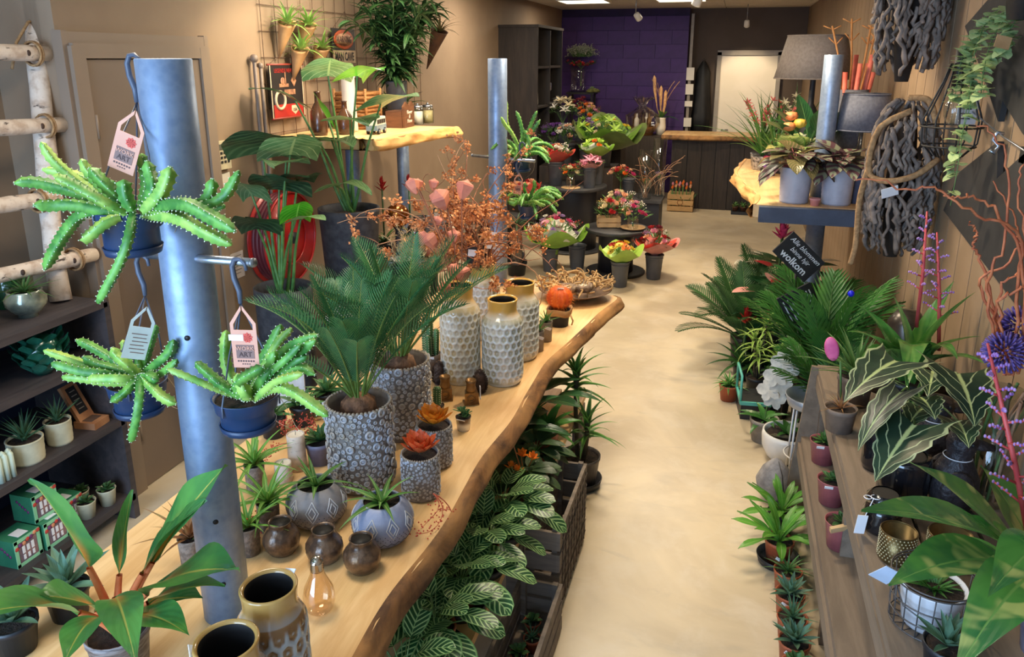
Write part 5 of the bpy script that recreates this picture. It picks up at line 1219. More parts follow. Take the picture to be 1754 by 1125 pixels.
# shelf things
Z5 = 1.5505
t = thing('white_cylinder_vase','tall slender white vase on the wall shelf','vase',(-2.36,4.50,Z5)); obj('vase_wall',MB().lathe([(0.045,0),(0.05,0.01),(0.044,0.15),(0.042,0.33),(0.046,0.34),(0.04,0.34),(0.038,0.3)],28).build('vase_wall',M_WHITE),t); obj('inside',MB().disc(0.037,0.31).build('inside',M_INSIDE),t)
M_WICK = wood('wicker',(176,122,66),(122,80,42),(30,30,60),0.7,0.9)
t = thing('wicker_basket','square wicker basket with handles on the wall shelf','basket',(-2.42,4.74,Z5)); bw = 0.21; bh = 0.24
for k in range(9):
    z = 0.013+k*bh/9; mb = MB(); o_ = 0.004*(k % 2); c_ = [(-bw/2-o_,-bw/2-o_,z),(bw/2+o_,-bw/2-o_,z),(bw/2+o_,bw/2+o_,z),(-bw/2-o_,bw/2+o_,z),(-bw/2-o_,-bw/2-o_,z)]
    mb.tube(c_,0.0135,6); obj('wicker_row',mb.build('wicker_row',M_WICK),t)
for sx in (-1,1):
    for sy in (-1,1): obj('corner_post',MB().tube([(sx*bw/2*1.06,sy*bw/2*1.06,0),(sx*bw/2*1.06,sy*bw/2*1.06,bh+0.02)],0.009,7).build('corner_post',M_WICK),t)
vn = thing('toy_camper_van','little white and blue toy camper van at the shelf edge','toy van',(-2.14,4.42,Z5),0.10); M_VB = mat('van_blue',(112,150,176),(98,136,164),10,0.3,coat=0.4)
obj('lower_body',MB().prism([(-0.085,0.022),(0.085,0.022),(0.088,0.055),(-0.088,0.055)],-0.035,0.035,'X').build('lower_body',M_VB),vn); ub = obj('upper_body',MB().prism([(-0.088,0.055),(0.088,0.055),(0.078,0.098),(0.07,0.104),(-0.07,0.104),(-0.08,0.098)],-0.034,0.034,'X').build('upper_body',M_WHITE),vn)
for k in range(4): obj('window',boxmesh('window',(0.0345,-0.057+k*0.038,0.076),(0.003,0.030,0.026),M_BLACK),ub)
for y in (-0.052,0.052):
    for x in (-0.034,0.034): wh = obj('wheel',MB().tube([(x-0.006,y,0.018),(x+0.006,y,0.018)],0.018,16).build('wheel',M_BLACK),vn); obj('hubcap',MB().tube([(x-0.0075,y,0.018),(x+0.0075,y,0.018)],0.009,12).build('hubcap',M_STEEL),wh)
M_DBR = mat('dark_brown_glass',(84,54,34),(54,36,26),10,0.2,coat=0.4)
for (x,y),l,r,h in (((-2.42,4.22),'dark brown bottle vase half hidden by the large leaves',0.05,0.26),((-2.30,4.32),'stout dark brown bottle vase next to the toy van',0.045,0.20)):
    t = thing('brown_bottle',l,'vase',(x,y,Z5),0,'dark brown bottles'); obj('body',MB().lathe([(r*0.9,0),(r,0.02),(r,h*0.55),(r*0.4,h*0.75),(r*0.35,h*0.96),(r*0.45,h),(r*0.3,h)],22).build('body',M_DBR),t); obj('mouth',MB().disc(r*0.3,h-0.004).build('mouth',M_INSIDE),t)
hb = thing('wooden_planter','dark wooden planter with white lettering and a notched rim on the wall shelf','planter',(-2.19,4.90,Z5),0.05); M_HBW = wood('dark_planter_wood',(120,78,48),(78,48,30),(2,2,10),0.6,0.3)
obj('front_board',MB().prism([(-0.09,0),(0.09,0),(0.10,0.14),(0.05,0.17),(0.0,0.14),(-0.05,0.17),(-0.10,0.14)],0.05,0.065,'X').build('front_board',M_HBW),hb); obj('box_body',boxmesh('box_body',(-0.01,0,0.055),(0.115,0.19,0.11),M_HBW),hb)
for k,(tx,z) in enumerate((('Flower',0.10),('&',0.072),('Home',0.042))): obj('lettering',text_mesh(tx,0.036,M_WHITE,shear=0.3),hb,(0.0665,0,z),RX)
for (x,y),l,m in (((-2.16,5.13),'jar of white sugar with a metal lid at the shelf end',M_WHITE),((-2.13,5.245),'glass jar of pale sticks with a metal lid at the shelf end',mat('pale_sticks',(206,190,140),(176,160,110),20,0.6)),((-2.3,5.02),'brown lidded jar behind the planter',M_DBR)):
    t = thing('storage_jar',l,'jar',(x,y,Z5),0,'jars on the wall shelf'); obj('filling',MB().lathe([(0.036,0.003),(0.037,0.09),(0.0001,0.092)],20).build('filling',m),t); obj('glass',MB().lathe([(0.040,0),(0.042,0.01),(0.042,0.10),(0.034,0.115)],22).build('glass',glassmat('clear_glass',(240,244,244),0.03,0.3)),t)
    ld = obj('lid',MB().lathe([(0.036,0.113),(0.037,0.128),(0.02,0.132),(0.0001,0.133)],20).build('lid',M_STEEL),t); obj('lid_knob',MB().sphere((0,0,0.138),0.009,8,6).build('lid_knob',M_STEEL),ld)
L_OBR = leafmat('guzmania_leaf',(52,92,44),(34,70,36),mid=(90,124,60),rough=0.3); OBR = leafset('guzmania_leaf',L_OBR,4,3,L=0.24,W=0.034,shape='strap',n=8,bend=1.0,fold=0.35)
def bract(m,key,L=0.07,W=0.026): return leafset(key,m,2,3,L=L,W=W,shape='lance',n=5,bend=-0.2,fold=0.5)
def guzmania(label,p,m,fl_h,n=18,s=1.0,pot=M_BRPOT,group='bromeliads'):
    t = thing('bromeliad',label,'potted plant',p,0,group); obj('pot',cached('gzp'+pot.name,lambda: lathe_pot(0.05,0.06,0.10,pot,0.003)),t); obj('soil',MB().disc(0.055,0.092).build('soil',M_SOIL),t)
    rosette(t,OBR,n,0.35,1.2,s,s*0.8,(0,0,0.095),seed=int(abs(p[1])*100) % 91)
    obj('flower_stalk',MB().tube([(0,0,0.09),(0,0,0.09+fl_h)],0.007*s,6).build('flower_stalk',L_OBR),t); rosette(t,bract(m,'bract_'+m.name),16,0.5,1.45,1.1*s,0.8*s,(0,0,0.07+fl_h),'bract',seed=4,zstep=0.004); return t
M_YBR = mat('yellow_orange_bract',(226,150,40),(206,110,30),20,0.45); M_RBRC = mat('red_bract',(190,40,34),(150,26,28),20,0.45); M_PBR = mat('pink_bract',(214,70,110),(186,46,90),20,0.45)
guzmania('bromeliad with an orange-yellow flower on the wall shelf',(-2.32,5.22,Z5),M_YBR,0.24,22,1.0)
guzmania('bromeliad with a small dark red flower, behind the orange one',(-2.45,5.30,Z5),M_RBRC,0.34,18,1.0)
# keypad, papers
kp = thing('wall_keypad','small cream wall panel with buttons beside the large leaves','keypad',(WX,3.55,1.42)); obj('housing',boxmesh('housing',(0.012,0,0.08),(0.024,0.13,0.15),mat('cream_plastic',(206,196,164),None,10,0.5)),kp)
obj('display',boxmesh('display',(0.025,0.0,0.125),(0.003,0.08,0.03),mat('lcd_grey',(96,100,92),None,10,0.3)),kp)
for k in range(12): obj('button',boxmesh('button',(0.025,-0.042+0.028*(k % 4),0.045+0.024*(k//4)),(0.004,0.016,0.013),M_DARKGREY),kp)
tag(obj('paper_note',boxmesh('paper_note',(0,0,0),(0.004,0.12,0.075),M_WHITE),None,(-2.6455,3.56,1.36),(0.08,0,0)),'blank paper note taped below the wall keypad','paper')
pn = thing('wall_notice','white notice sheet with grey lines, behind the crossbar hook','notice',(WX+0.004,3.60,0.80)); obj('sheet',boxmesh('sheet',(0,0,0.075),(0.004,0.13,0.15),mat('notice_white',(206,198,194),None,5,0.6)),pn)
for k in range(6): obj('print_line',boxmesh('print_line',(0.003,-0.005*(k % 2),0.13-k*0.02),(0.001,0.09-0.01*(k % 3),0.005 if k == 1 else 0.0025),M_DARKGREY),pn)
fr = thing('wooden_shadow_frame','pale wooden box frame leaning behind the priced hanging pot','frame',(-1.86,2.80,0.28),0.5); M_PALE = mat('pale_frame_wood',(206,198,192),(186,178,174),10,0.6)
for a,b in (((0,0,0.01),(0.16,0.04,0.02)),((0,0,0.43),(0.16,0.04,0.02)),((-0.075,0,0.22),(0.012,0.04,0.42)),((0.075,0,0.22),(0.012,0.04,0.42))): obj('rail',boxmesh('rail',a,b,M_PALE),fr)
obj('back',boxmesh('back',(0,0.017,0.22),(0.15,0.006,0.42),M_PALE),fr); obj('figure',MB().lathe([(0.03,0.02),(0.035,0.06),(0.012,0.08),(0.03,0.11),(0.0001,0.14)],14).build('figure',M_BRONZE),fr)
tag(obj('stool',MB().box((0,0,0.27),(0.34,0.3,0.02)).box((-0.14,-0.12,0.13),(0.03,0.03,0.26)).box((0.14,-0.12,0.13),(0.03,0.03,0.26)).box((-0.14,0.12,0.13),(0.03,0.03,0.26)).box((0.14,0.12,0.13),(0.03,0.03,0.26)).build('stool',M_DARKWOOD),None,(-1.86,2.80,-0.0005)),'dark low stool under the pale box frame','stool')
t = thing('log_stool','narrow dark stool by the tall stone pot, with white logs on it','stool',(-1.80,3.36,0.0005)); obj('seat',boxmesh('seat',(0,0,0.70),(0.24,0.26,0.03),M_DARKWOOD),t)
for x in (-0.09,0.09):
    for y in (-0.1,0.1): obj('leg',boxmesh('leg',(x,y,0.343),(0.03,0.03,0.685),M_DARKWOOD),t)
for k,(x,y,z,r) in enumerate(((-1.86,3.36,0.7495,0.032),(-1.78,3.36,0.7495,0.030),(-1.82,3.36,0.806,0.028))): tag(obj('birch_log',MB().tube([(0,-0.13,0),(0.004,0,0.002),(0,0.13,0)],r,14).build('birch_log',M_BIRCH),None,(x,y,z),(0,0,0.06*k)),['short white birch log lying next to the tall stone pot','short white birch log lying at the aisle side of the stool','short white birch log lying on top of two others'][k],'log','birch logs on the stool')
# hose reel
hr = thing('hose_reel','red fire hose reel on the wall behind the big leaves','hose reel',(-2.645,3.98,0.96)); M_HRED = mat('reel_red',(186,30,26),(160,22,22),6,0.35,coat=0.3); M_HOSE = mat('dark_red_hose',(104,34,44),(84,28,38),10,0.5)
def ring_x(x,R,r,m,nm): return obj(nm,MB().torus((0,0,0),R,r,40,8,Matrix.Rotation(PI/2,4,'Y')).build(nm,m),hr,(x,0,0))
obj('disc',MB().tube([(0.012,0,0),(0.02,0,0)],0.285,40).build('disc',M_HRED),hr); obj('disc',MB().tube([(0.118,0,0),(0.124,0,0)],0.275,40).build('disc',M_HRED),hr)
for k,(x,R) in enumerate(((0.04,0.26),(0.065,0.26),(0.09,0.26),(0.108,0.26),(0.05,0.235),(0.08,0.235))): ring_x(x,R,0.013,M_HOSE,'hose_coil')
ring_x(0.124,0.275,0.008,M_HRED,'rim'); ring_x(0.126,0.16,0.006,M_HRED,'rim'); obj('hub',MB().tube([(0,0,0),(0.15,0,0)],0.035,16).build('hub',M_DARKGREY),hr)
# ---------------------------------------------------------------- large elephant-ear plants
L_EAR = leafmat('elephant_ear',(118,156,104),(84,126,78),style='veins',vc=(176,200,148),n=6,k=-0.45,mid=(160,186,126),midw=0.06,rough=0.3); L_EARB = leafmat('elephant_ear_bright',(88,178,38),(64,150,30),style='softveins',vc=(120,200,60),n=7,k=-0.4,mid=(140,206,80),midw=0.06,rough=0.28); L_EARD = leafmat('elephant_ear_dark',(44,74,46),(28,54,36),style='softveins',vc=(84,112,76),n=7,k=-0.4,rough=0.3)
M_PETI = mat('green_petiole',(86,130,66),(62,104,52),20,0.4)
M_STONE = mat('dark_stone_pot',(62,62,66),(44,44,50),24,0.75,bump=0.35,bscale=60)
def ear(t,top,tip,W,m=None,bend=0.5,base=(0,0),fold=0.12,roll=0.0,zt=0.4):
    top = Vector(top)-t.location; tip = Vector(tip)-t.location; b = Vector((base[0],base[1],zt)); d = tip-top; L = d.length; o = thing_part('leaf',t)
    mid = b.lerp(top,0.55)+Vector((0,0,0.04)); pt_ = spl([tuple(b),tuple(b.lerp(top,0.25)),tuple(mid),tuple(top)],12)
    mb = MB(); mb.cur = 1; mb.tube(pt_,[0.011-0.006*i/12 for i in range(13)],6,False)
    hz = math.hypot(d.x,d.y); bb_ = bend; Lr = L*(bb_/2)/math.sin(bb_/2); e = math.atan2(d.z,hz)+bb_/2; az = math.atan2(-d.x,d.y)
    mb.M = Matrix.Translation(top) @ Matrix.Rotation(az,4,'Z') @ Matrix.Rotation(e,4,'X') @ Matrix.Rotation(roll,4,'Y')
    mb.leaf(Lr,W*1.45,'heart',12,bb_,fold,0.03,lobe=0.42,mi=0,ph=top.x*9); o.data = mb.build('leaf',[m or L_EAR,M_PETI]); return o
def thing_part(name,t):
    o = bpy.data.objects.new(name,bpy.data.meshes.new(name)); COL.objects.link(o); o.parent = t; return o
def stone_pot(t,r,h):
    obj('pot',MB().lathe([(r*0.82,0),(r*0.86,0.01),(r*0.97,h*0.9),(r,h*0.94),(r,h),(r*0.93,h),(r*0.9,h*0.93),(r*0.88,h*0.8)],36).build('pot',M_STONE),t); obj('soil',MB().disc(r*0.9,h*0.88).build('soil',M_SOIL),t)
dt = thing('display_table','low dark display table below the wall shelf','table',(-2.08,4.7,0)); obj('top',boxmesh('top',(0.02,0,0.74),(0.44,1.7,0.03),wood('walnut_top',(120,88,62),(84,60,44),(10,1,10),0.5,0.2)),dt)
for x in (-0.14,0.18):
    for y in (-0.8,0.8): obj('leg',boxmesh('leg',(x,y,0.36),(0.05,0.05,0.73),M_DARKWOOD),dt)
a2 = thing('elephant_ear_plant','elephant-ear plant with bright new leaves in a wide dark stone pot','potted plant',(-2.10,3.93,0.7555)); stone_pot(a2,0.175,0.42)
ear(a2,(-2.218,4.000,1.905),(-2.120,3.860,2.000),0.22,None,0.2,(0,0)); ear(a2,(-2.012,3.950,1.907),(-1.779,3.800,1.950),0.16,L_EARB,0.6); ear(a2,(-2.410,3.950,1.770),(-2.600,3.800,1.845),0.13,L_EARD,0.7,(-0.02,0))
ear(a2,(-2.207,3.950,1.667),(-2.259,3.900,1.819),0.10,L_EARB,0.2,(0.02,0)); ear(a2,(-1.832,3.850,1.765),(-1.554,3.720,1.820),0.16,None,0.5,(0.03,0)); ear(a2,(-2.017,3.850,1.678),(-1.812,3.660,1.676),0.21,None,0.6,(0.02,0.02))
ear(a2,(-2.138,3.850,1.565),(-1.926,3.700,1.555),0.14,None,0.6,(0.02,0)); ear(a2,(-2.075,3.750,1.330),(-1.785,3.600,1.329),0.10,None,0.9,(0.03,-0.02)); ear(a2,(-2.221,3.850,1.563),(-2.241,3.700,1.561),0.14,None,0.7,(0,0))
a1 = thing('elephant_ear_plant','elephant-ear plant with dark drooping leaves in a tall dark stone pot','potted plant',(-2.20,3.36,0.0005)); stone_pot(a1,0.15,0.86)
for tp,ti,W,m,b in (((-2.313,3.450,1.534),(-2.235,3.300,1.658),0.30,L_EARD,0.3),((-2.123,3.400,1.537),(-1.987,3.250,1.649),0.24,L_EAR,0.3),((-2.087,3.300,1.513),(-2.023,3.100,1.522),0.16,L_EAR,0.6),((-2.170,3.350,1.367),(-2.173,3.250,1.454),0.26,L_EARD,0.4),((-2.021,3.250,1.255),(-1.934,3.150,1.354),0.12,L_EARB,0.3),((-2.294,3.300,1.340),(-2.269,3.150,1.431),0.13,L_EAR,0.6),((-2.243,3.250,1.183),(-2.204,3.100,1.274),0.18,L_EARD,0.6),((-1.981,3.220,1.254),(-1.776,3.100,1.289),0.08,L_EAR,0.5),((-2.092,3.400,1.407),(-1.964,3.300,1.455),0.18,L_EARD,0.5)): ear(a1,tp,ti,W,m,b,(RND.uniform(-.04,.04),RND.uniform(-.04,.04)),zt=0.78)
# things on the display table
ZD = 0.7557
t = thing('copper_ball_lamp','shiny copper glass ball lamp by the wide stone pot','lamp',(-1.93,4.22,ZD)); obj('foot',MB().lathe([(0.06,0),(0.06,0.015),(0.02,0.03),(0.018,0.24),(0.03,0.26)],20).build('foot',M_DARKGREY),t); obj('ball',MB().sphere((0,0,0.325),0.075,24,14).build('ball',mat('copper_glass',(190,116,54),(150,84,36),8,0.08,0.9)),t)
t = thing('mirror_ball','small glass mirror ball under the copper lamp','ornament',(-1.87,4.36,ZD)); obj('stand',MB().lathe([(0.05,0),(0.05,0.012),(0.015,0.02),(0.015,0.15)],16).build('stand',M_DARKGREY),t); obj('ball',MB().sphere((0,0,0.2),0.062,20,12).build('ball',mat('smoke_glass',(120,112,104),(60,56,54),30,0.08,0.8)),t)
guzmania('bromeliad with a red flower next to the copper lamp',(-2.12,4.42,ZD),M_RBRC,0.36,16,0.8,M_DPOT); guzmania('bromeliad with a red flower near the steel post',(-2.05,4.68,ZD),M_RBRC,0.34,16,0.8,M_DPOT)
t = thing('patterned_bowl','black and white speckled bowl on the display table','bowl',(-1.86,4.10,ZD)); obj('bowl_wall',MB().lathe([(0.05,0),(0.075,0.03),(0.085,0.09),(0.08,0.09),(0.07,0.04),(0.0001,0.02)],26).build('bowl_wall',mat('speckle_black',(190,184,176),(40,38,38),60,0.5)),t); obj('rim',MB().torus((0,0,0.09),0.083,0.004,26,6).build('rim',M_BLACK),t)
t = thing('grey_lantern','small square grey metal lantern on the display table','lantern',(-1.88,4.75,ZD)); obj('housing',boxmesh('housing',(0,0,0.12),(0.12,0.12,0.22),mat('lantern_grey',(110,114,122),None,10,0.5)),t); obj('window',boxmesh('window',(0.061,0,0.12),(0.003,0.07,0.13),M_INSIDE),t); obj('ring',MB().torus((0,0,0.25),0.03,0.004,16,6,Matrix.Rotation(PI/2,4,'X')).build('ring',M_DARKGREY),t)
for k,(x,y,r,h,m,l) in enumerate(((-1.86,4.93,0.035,0.22,M_WAX,'cream pillar candle by the grey lantern'),(-1.88,5.12,0.06,0.12,M_CONC,'stone-coloured bowl planter behind the pillar candle'),(-1.86,4.55,0.07,0.10,mat('pink_clay',(200,128,104),None,10,0.7),'pink clay bowl on the display table'),(-2.1,5.0,0.06,0.16,M_DPOT,'black pot in the shade of the wall shelf'),(-1.95,5.35,0.06,0.14,M_BRPOT,'taupe pot at the far end of the display table'))):
    t = thing('tabletop_pot',l,'pot' if k else 'candle',(x,y,ZD)); obj('body',MB().lathe([(r*0.8,0),(r,h*0.3),(r,h*0.9),(r*0.96,h),(r*0.8,h),(r*0.75,h*0.9)],20).build('body',m),t); obj('top',MB().disc(r*0.82,h*0.93).build('top',m if k == 0 else M_SOIL),t)
# pampas tuft
t = thing('dried_grass','tuft of beige dried grass in a dark pot behind the cycads','dried plant',(-1.80,3.95,ZD)); obj('pot',lathe_pot(0.045,0.055,0.10,M_DPOT,0.003),t); G = random.Random(8); M_PAMP = mat('pampas',(206,178,134),(176,146,104),30,0.9)
for k in range(16):
    a = G.uniform(0,6.28); p = curvy(G,(0,0,0.09),(0.4*math.cos(a),0.4*math.sin(a),1),8,0.035,0.2,0.04); mb = MB().tube(p,0.0015,4,False)
    for q in p[3:]:
        for j in range(8): v_ = Vector((G.gauss(0,1),G.gauss(0,1),G.gauss(0.6,1))).normalized()*0.03; mb.tube([q,q+v_],[0.0016,0.0004],3,False)
    obj('plume',mb.build('plume',M_PAMP),t)

# ---------------------------------------------------------------- dried branches in the beige vase
M_WILLOW = mat('willow_brown',(150,92,64),(108,64,46),20,0.7); M_WILLOWP = mat('willow_pale',(184,142,110),(150,108,82),20,0.7); M_DRY = mat('dried_orange_flower',(222,156,100),(186,114,66),40,0.85,vary=0.3)
def dry_cluster(sd):
    G = random.Random(sd); mb = MB()
    for k in range(26):
        c = Vector((G.gauss(0,0.008),G.gauss(0,0.008),G.gauss(0,0.014))); d = Vector((G.gauss(0,1),G.gauss(0,1),G.gauss(0,1))).normalized(); s_ = d.orthogonal().normalized()*0.005; l = G.uniform(0.008,0.018)
        a = [mb.vert(c),mb.vert(c+d*l*0.5+s_),mb.vert(c+d*l+Vector((0,0,0.003))),mb.vert(c+d*l*0.5-s_)]; mb.face(a); mb.face([mb.vert(Vector(mb.v[i])-s_.cross(d).normalized()*0.0015) for i in a][::-1])
    return mb.build('dried_flower',M_DRY)
DRY = [dry_cluster(k) for k in range(4)]
db = thing('dried_branches','bunch of twisted willow and orange dried flowers in the beige vase','dried branches',(VT4[0],VT4[1],1.03)); G = random.Random(11); cand = []
for k in range(44):
    a = G.uniform(0,6.28); sp = G.uniform(0.05,0.55); L = G.uniform(0.40,0.85); n = 14
    p = curvy(G,(0.02*math.cos(a),0.02*math.sin(a),0.0),(sp*math.cos(a)*1.0-0.05,sp*math.sin(a)*0.7,1),n,L/n,0.16 if k < 22 else 0.42,0.0)
    obj('branch',MB().tube(p,[0.0042*(1-0.75*i/n) for i in range(n+1)],5,False).build('branch',M_WILLOW if k % 3 else M_WILLOWP),db)
    if k < 30: cand += p[5:]
    for j in range(2):
        q = p[6+j*4]; r_ = curvy(G,q,(G.uniform(-1,1),G.uniform(-1,1),G.uniform(0,1)),7,0.028,0.5); obj('twig',MB().tube(r_,[0.0022*(1-0.7*i/7) for i in range(8)],4,False).build('twig',M_WILLOW),db); cand += r_[3:] if k < 30 else []
for k in range(190): obj('dried_flower',DRY[k % 4],db,G.choice(cand),(G.uniform(0,6),G.uniform(0,6),G.uniform(0,6)),G.uniform(0.8,1.4))
for p,tx in (((-1.053,3.050,1.181),True),((-0.995,3.150,1.227),False)):
    tg = obj('hang_tag',boxmesh('hang_tag',(0,0,0),(0.042,0.002,0.075),M_BLACK if tx else M_TAG),db,Vector(p)-db.location,(0,0.1,0.3)); obj('tag_label',boxmesh('tag_label',(0,-0.002,0.01),(0.034,0.001,0.030),M_TAG),tg)
# pink pods on sticks in the other beige vase
pdv = (-0.989,2.710,0.750); M_POD = mat('pink_lotus_pod',(214,138,114),(190,110,96),14,0.7)
pods = thing('pink_pod_sticks','pink wooden pods on sticks standing in the tall beige vase','dried branches',(pdv[0],pdv[1],1.10))
podm = MB(); podm.smooth = False; podm.lathe([(0.004,0),(0.022,0.022),(0.033,0.05),(0.030,0.058),(0.012,0.066),(0.001,0.075)],5); podm = podm.build('pod',M_POD)
for k,(q,s) in enumerate((((-1.216,2.850,1.502),1.0),((-1.054,2.750,1.475),1.3),((-1.006,2.800,1.501),1.15),((-1.185,2.950,1.493),0.7),((-1.094,2.750,1.310),1.0),((-1.222,2.900,1.273),0.9),((-1.063,2.850,1.300),0.9),((-0.980,2.600,1.233),0.8),((-0.934,2.600,1.221),1.0),((-0.974,2.550,1.173),0.9),((-1.160,2.900,1.351),0.7),((-1.253,2.950,1.490),0.7))):
    q = Vector(q)-pods.location; st = Vector((0,0,-0.1)); m_ = st.lerp(q,0.5)+Vector((0,0.02,0.06)); obj('stick',MB().tube(spl([tuple(st),tuple(m_),tuple(q)],8),0.0028,5,False).build('stick',M_WILLOW),pods)
    obj('pod',podm,pods,q-Vector((0,0,0.03*s)),(RND.uniform(-.5,.5),RND.uniform(-.5,.5),RND.uniform(0,6)),s)

# ---------------------------------------------------------------- plants on the low bench under the table
ZB = 0.3305
L_CAL = leafmat('calathea_leaf',(170,204,142),(138,182,118),style='chevron',vc=(34,84,48),n=7,k=0.30,mid=(150,196,126),midw=0.05,edge=(104,152,88),rough=0.32)
CALS = leafset('calathea_leaf',[L_CAL,mat('calathea_stalk',(110,140,80),None,10,0.5)],5,4,L=0.125,W=0.078,shape='oval',n=9,bend=0.55,fold=0.10,pet=0.10,pr=0.0022,petbend=0.25,tilt=0.45,wave=0.015)
SAUC = MB().lathe([(0.060,0),(0.078,0.004),(0.086,0.035),(0.083,0.036),(0.074,0.010),(0.0001,0.008)],30).build('saucer',M_DPOT)
TPOT = lathe_pot(0.045,0.058,0.10,M_TERRA,0.003,0.15)
def pot_plant(name,label,p,ms,n,e0,e1,s0,s1,pot=None,h=0.10,r=0.058,sd=1,saucer=False,group=None,cat='potted plant',zs=0.0,nm='leaf',rad=0.0,jit=0.14):
    t = thing(name,label,cat,p,0,group); dz = 0.009 if saucer else 0
    obj('pot',pot or TPOT,t,(0,0,dz)); obj('soil',MB().disc(r*0.88,h*0.92+dz).build('soil',M_SOIL),t)
    if saucer: obj('saucer',SAUC,t)
    if ms: rosette(t,ms,n,e0,e1,s0,s1,(0,0,h*0.9+dz),nm,rad,sd,zstep=zs,jit=jit)
    return t
cal = [((-0.705,2.33),'prayer plant with striped leaves in the black saucer by the wire crate'),((-0.715,2.13),'prayer plant with striped leaves next to the tall crate, in a black saucer'),((-0.72,1.93),'prayer plant with striped leaves in a black saucer above the succulent crate'),((-0.72,1.72),'prayer plant with striped leaves in a black saucer, below the small bronze pots'),((-0.90,2.22),'prayer plant with striped leaves deep under the plank, below the echeverias'),((-0.91,2.0),'prayer plant with striped leaves deep under the plank, below the blue bowl'),((-0.90,1.80),'prayer plant with striped leaves deep under the plank, below the grey bowl'),((-0.73,1.52),'prayer plant with striped leaves below the glass bulb vase')]
for k,((x,y),l) in enumerate(cal): pot_plant('prayer_plant',l,(x,y,ZB),CALS,26,0.45,1.45,1.05,0.85,saucer=(x > -0.8),group='striped prayer plants under the table',sd=k+3,rad=0.006)
# small tray empties and dark foliage
L_DKL = leafmat('dark_oval_leaf',(44,92,54),(28,66,42),style='softveins',vc=(70,120,66),n=8,k=0.4,mid=(96,140,84),midw=0.06,rough=0.28); DKL = leafset('dark_oval_leaf',[L_DKL,M_PETI],4,5,L=0.20,W=0.085,shape='lance',n=9,bend=0.6,fold=0.18,pet=0.14,pr=0.003,petbend=0.2,tilt=0.3)
pot_plant('broadleaf_houseplant','dark broad-leaved houseplant under the plank beside the dracaena',(-0.80,3.10,ZB),DKL,16,0.6,1.45,1.0,0.9,sd=5,pot=cached('dp1',lambda: lathe_pot(0.06,0.075,0.12,M_DPOT,0.003)),h=0.12,r=0.075)
pot_plant('broadleaf_houseplant','dark broad-leaved houseplant behind the orange-flowered plant',(-0.82,2.82,ZB),DKL,14,0.6,1.45,0.9,0.85,sd=8,pot=cached('dp1',lambda: None),h=0.12,r=0.075)
L_CRO = leafmat('crinkled_dark_leaf',(56,84,52),(36,62,42),style='softveins',vc=(90,110,70),n=9,k=0.3,rough=0.4); CRO = leafset('crinkled_dark_leaf',[L_CRO,M_PETI],4,6,L=0.11,W=0.055,shape='oval',n=8,bend=0.7,fold=0.15,pet=0.06,pr=0.002,petbend=0.2,tilt=0.4,wave=0.02)
M_ORFL = mat('orange_petal',(236,138,36),(222,112,24),14,0.45)
ofl = MB()
for r in range(3):
    for k in range(5):
        ofl.M = Matrix.Translation((0,0,0.006*r)) @ Matrix.Rotation(k*2*PI/5+r*0.6,4,'Z') @ Matrix.Rotation(0.55+0.35*r,4,'X'); ofl.leaf(0.036-0.005*r,0.017,'lance',4,-0.1,0.4)
ofl = ofl.build('flower',M_ORFL)
cr = pot_plant('eternal_flame_plant','dark-leaved plant with upright orange flowers at the bench front',(-0.69,2.58,ZB),CRO,34,0.3,1.3,1.0,0.9,sd=6)
for k,q in enumerate(((-0.759,2.620,0.588),(-0.692,2.550,0.534),(-0.643,2.520,0.543),(-0.712,2.480,0.512),(-0.679,2.460,0.512))):
    q = Vector(q)-cr.location; obj('flower',ofl,cr,q,(0.2,0.1,k)); obj('flower_stalk',MB().tube([(0,0,0.09),q*0.6+Vector((0,0,0.04)),q],0.0025,5,False).build('flower_stalk',mat('orange_stalk',(196,130,76),None,10,0.5)),cr)
pot_plant('dark_foliage_plant','crinkled dark-leaved plant beside the tall crate',(-0.70,2.78,ZB),CRO,30,0.3,1.35,1.1,0.9,sd=9,group='crinkled dark plants')
# dracaenas at the end of the bench
L_DRA = leafmat('dracaena_leaf',(70,122,58),(46,92,46),style='stripes',vc=(110,160,80),rough=0.3); DRA = leafset('dracaena_leaf',L_DRA,4,7,L=0.19,W=0.032,shape='blade',n=8,bend=0.9,fold=0.35)
M_CANE = mat('dracaena_cane',(84,76,54),(62,56,42),30,0.8)
dr = thing('dracaena','dracaena with two leafy heads in a black pot on the floor at the bench end','potted plant',(-0.60,3.30,0.0005)); obj('pot',lathe_pot(0.075,0.095,0.15,mat('graphite_pot',(84,78,76),(66,60,60),8,0.5),0.004,0.12),dr,(0,0,0.01)); obj('saucer',SAUC,dr,sc=(1.25,1.25,1.2)); obj('soil',MB().disc(0.085,0.145).build('soil',M_SOIL),dr)
for (x,y,h,sd,n) in ((-0.035,0.03,0.42,3,26),(0.03,-0.01,0.20,5,24)):
    obj('cane',MB().tube([(x*0.5,y*0.5,0.13),(x,y,0.13+h*0.6),(x,y,0.15+h)],0.011,8).build('cane',M_CANE),dr); rosette(dr,DRA,n,0.05,1.4,1.0,0.8,(x,y,0.05+h),sd and 'leaf',0.008,sd,zstep=0.005)
pot_plant('lance_leaf_plant','green lance-leaved plant leaning out of the tall crate into the aisle',(-0.70,3.00,ZB),leafset('lance_leaf',leafmat('lance_green',(74,132,58),(48,100,46),style='softveins',vc=(100,150,70),n=8,k=0.4,rough=0.3),4,5,L=0.17,W=0.05,shape='lance',n=8,bend=0.7,fold=0.2),20,0.1,1.3,1.0,0.9,sd=7)
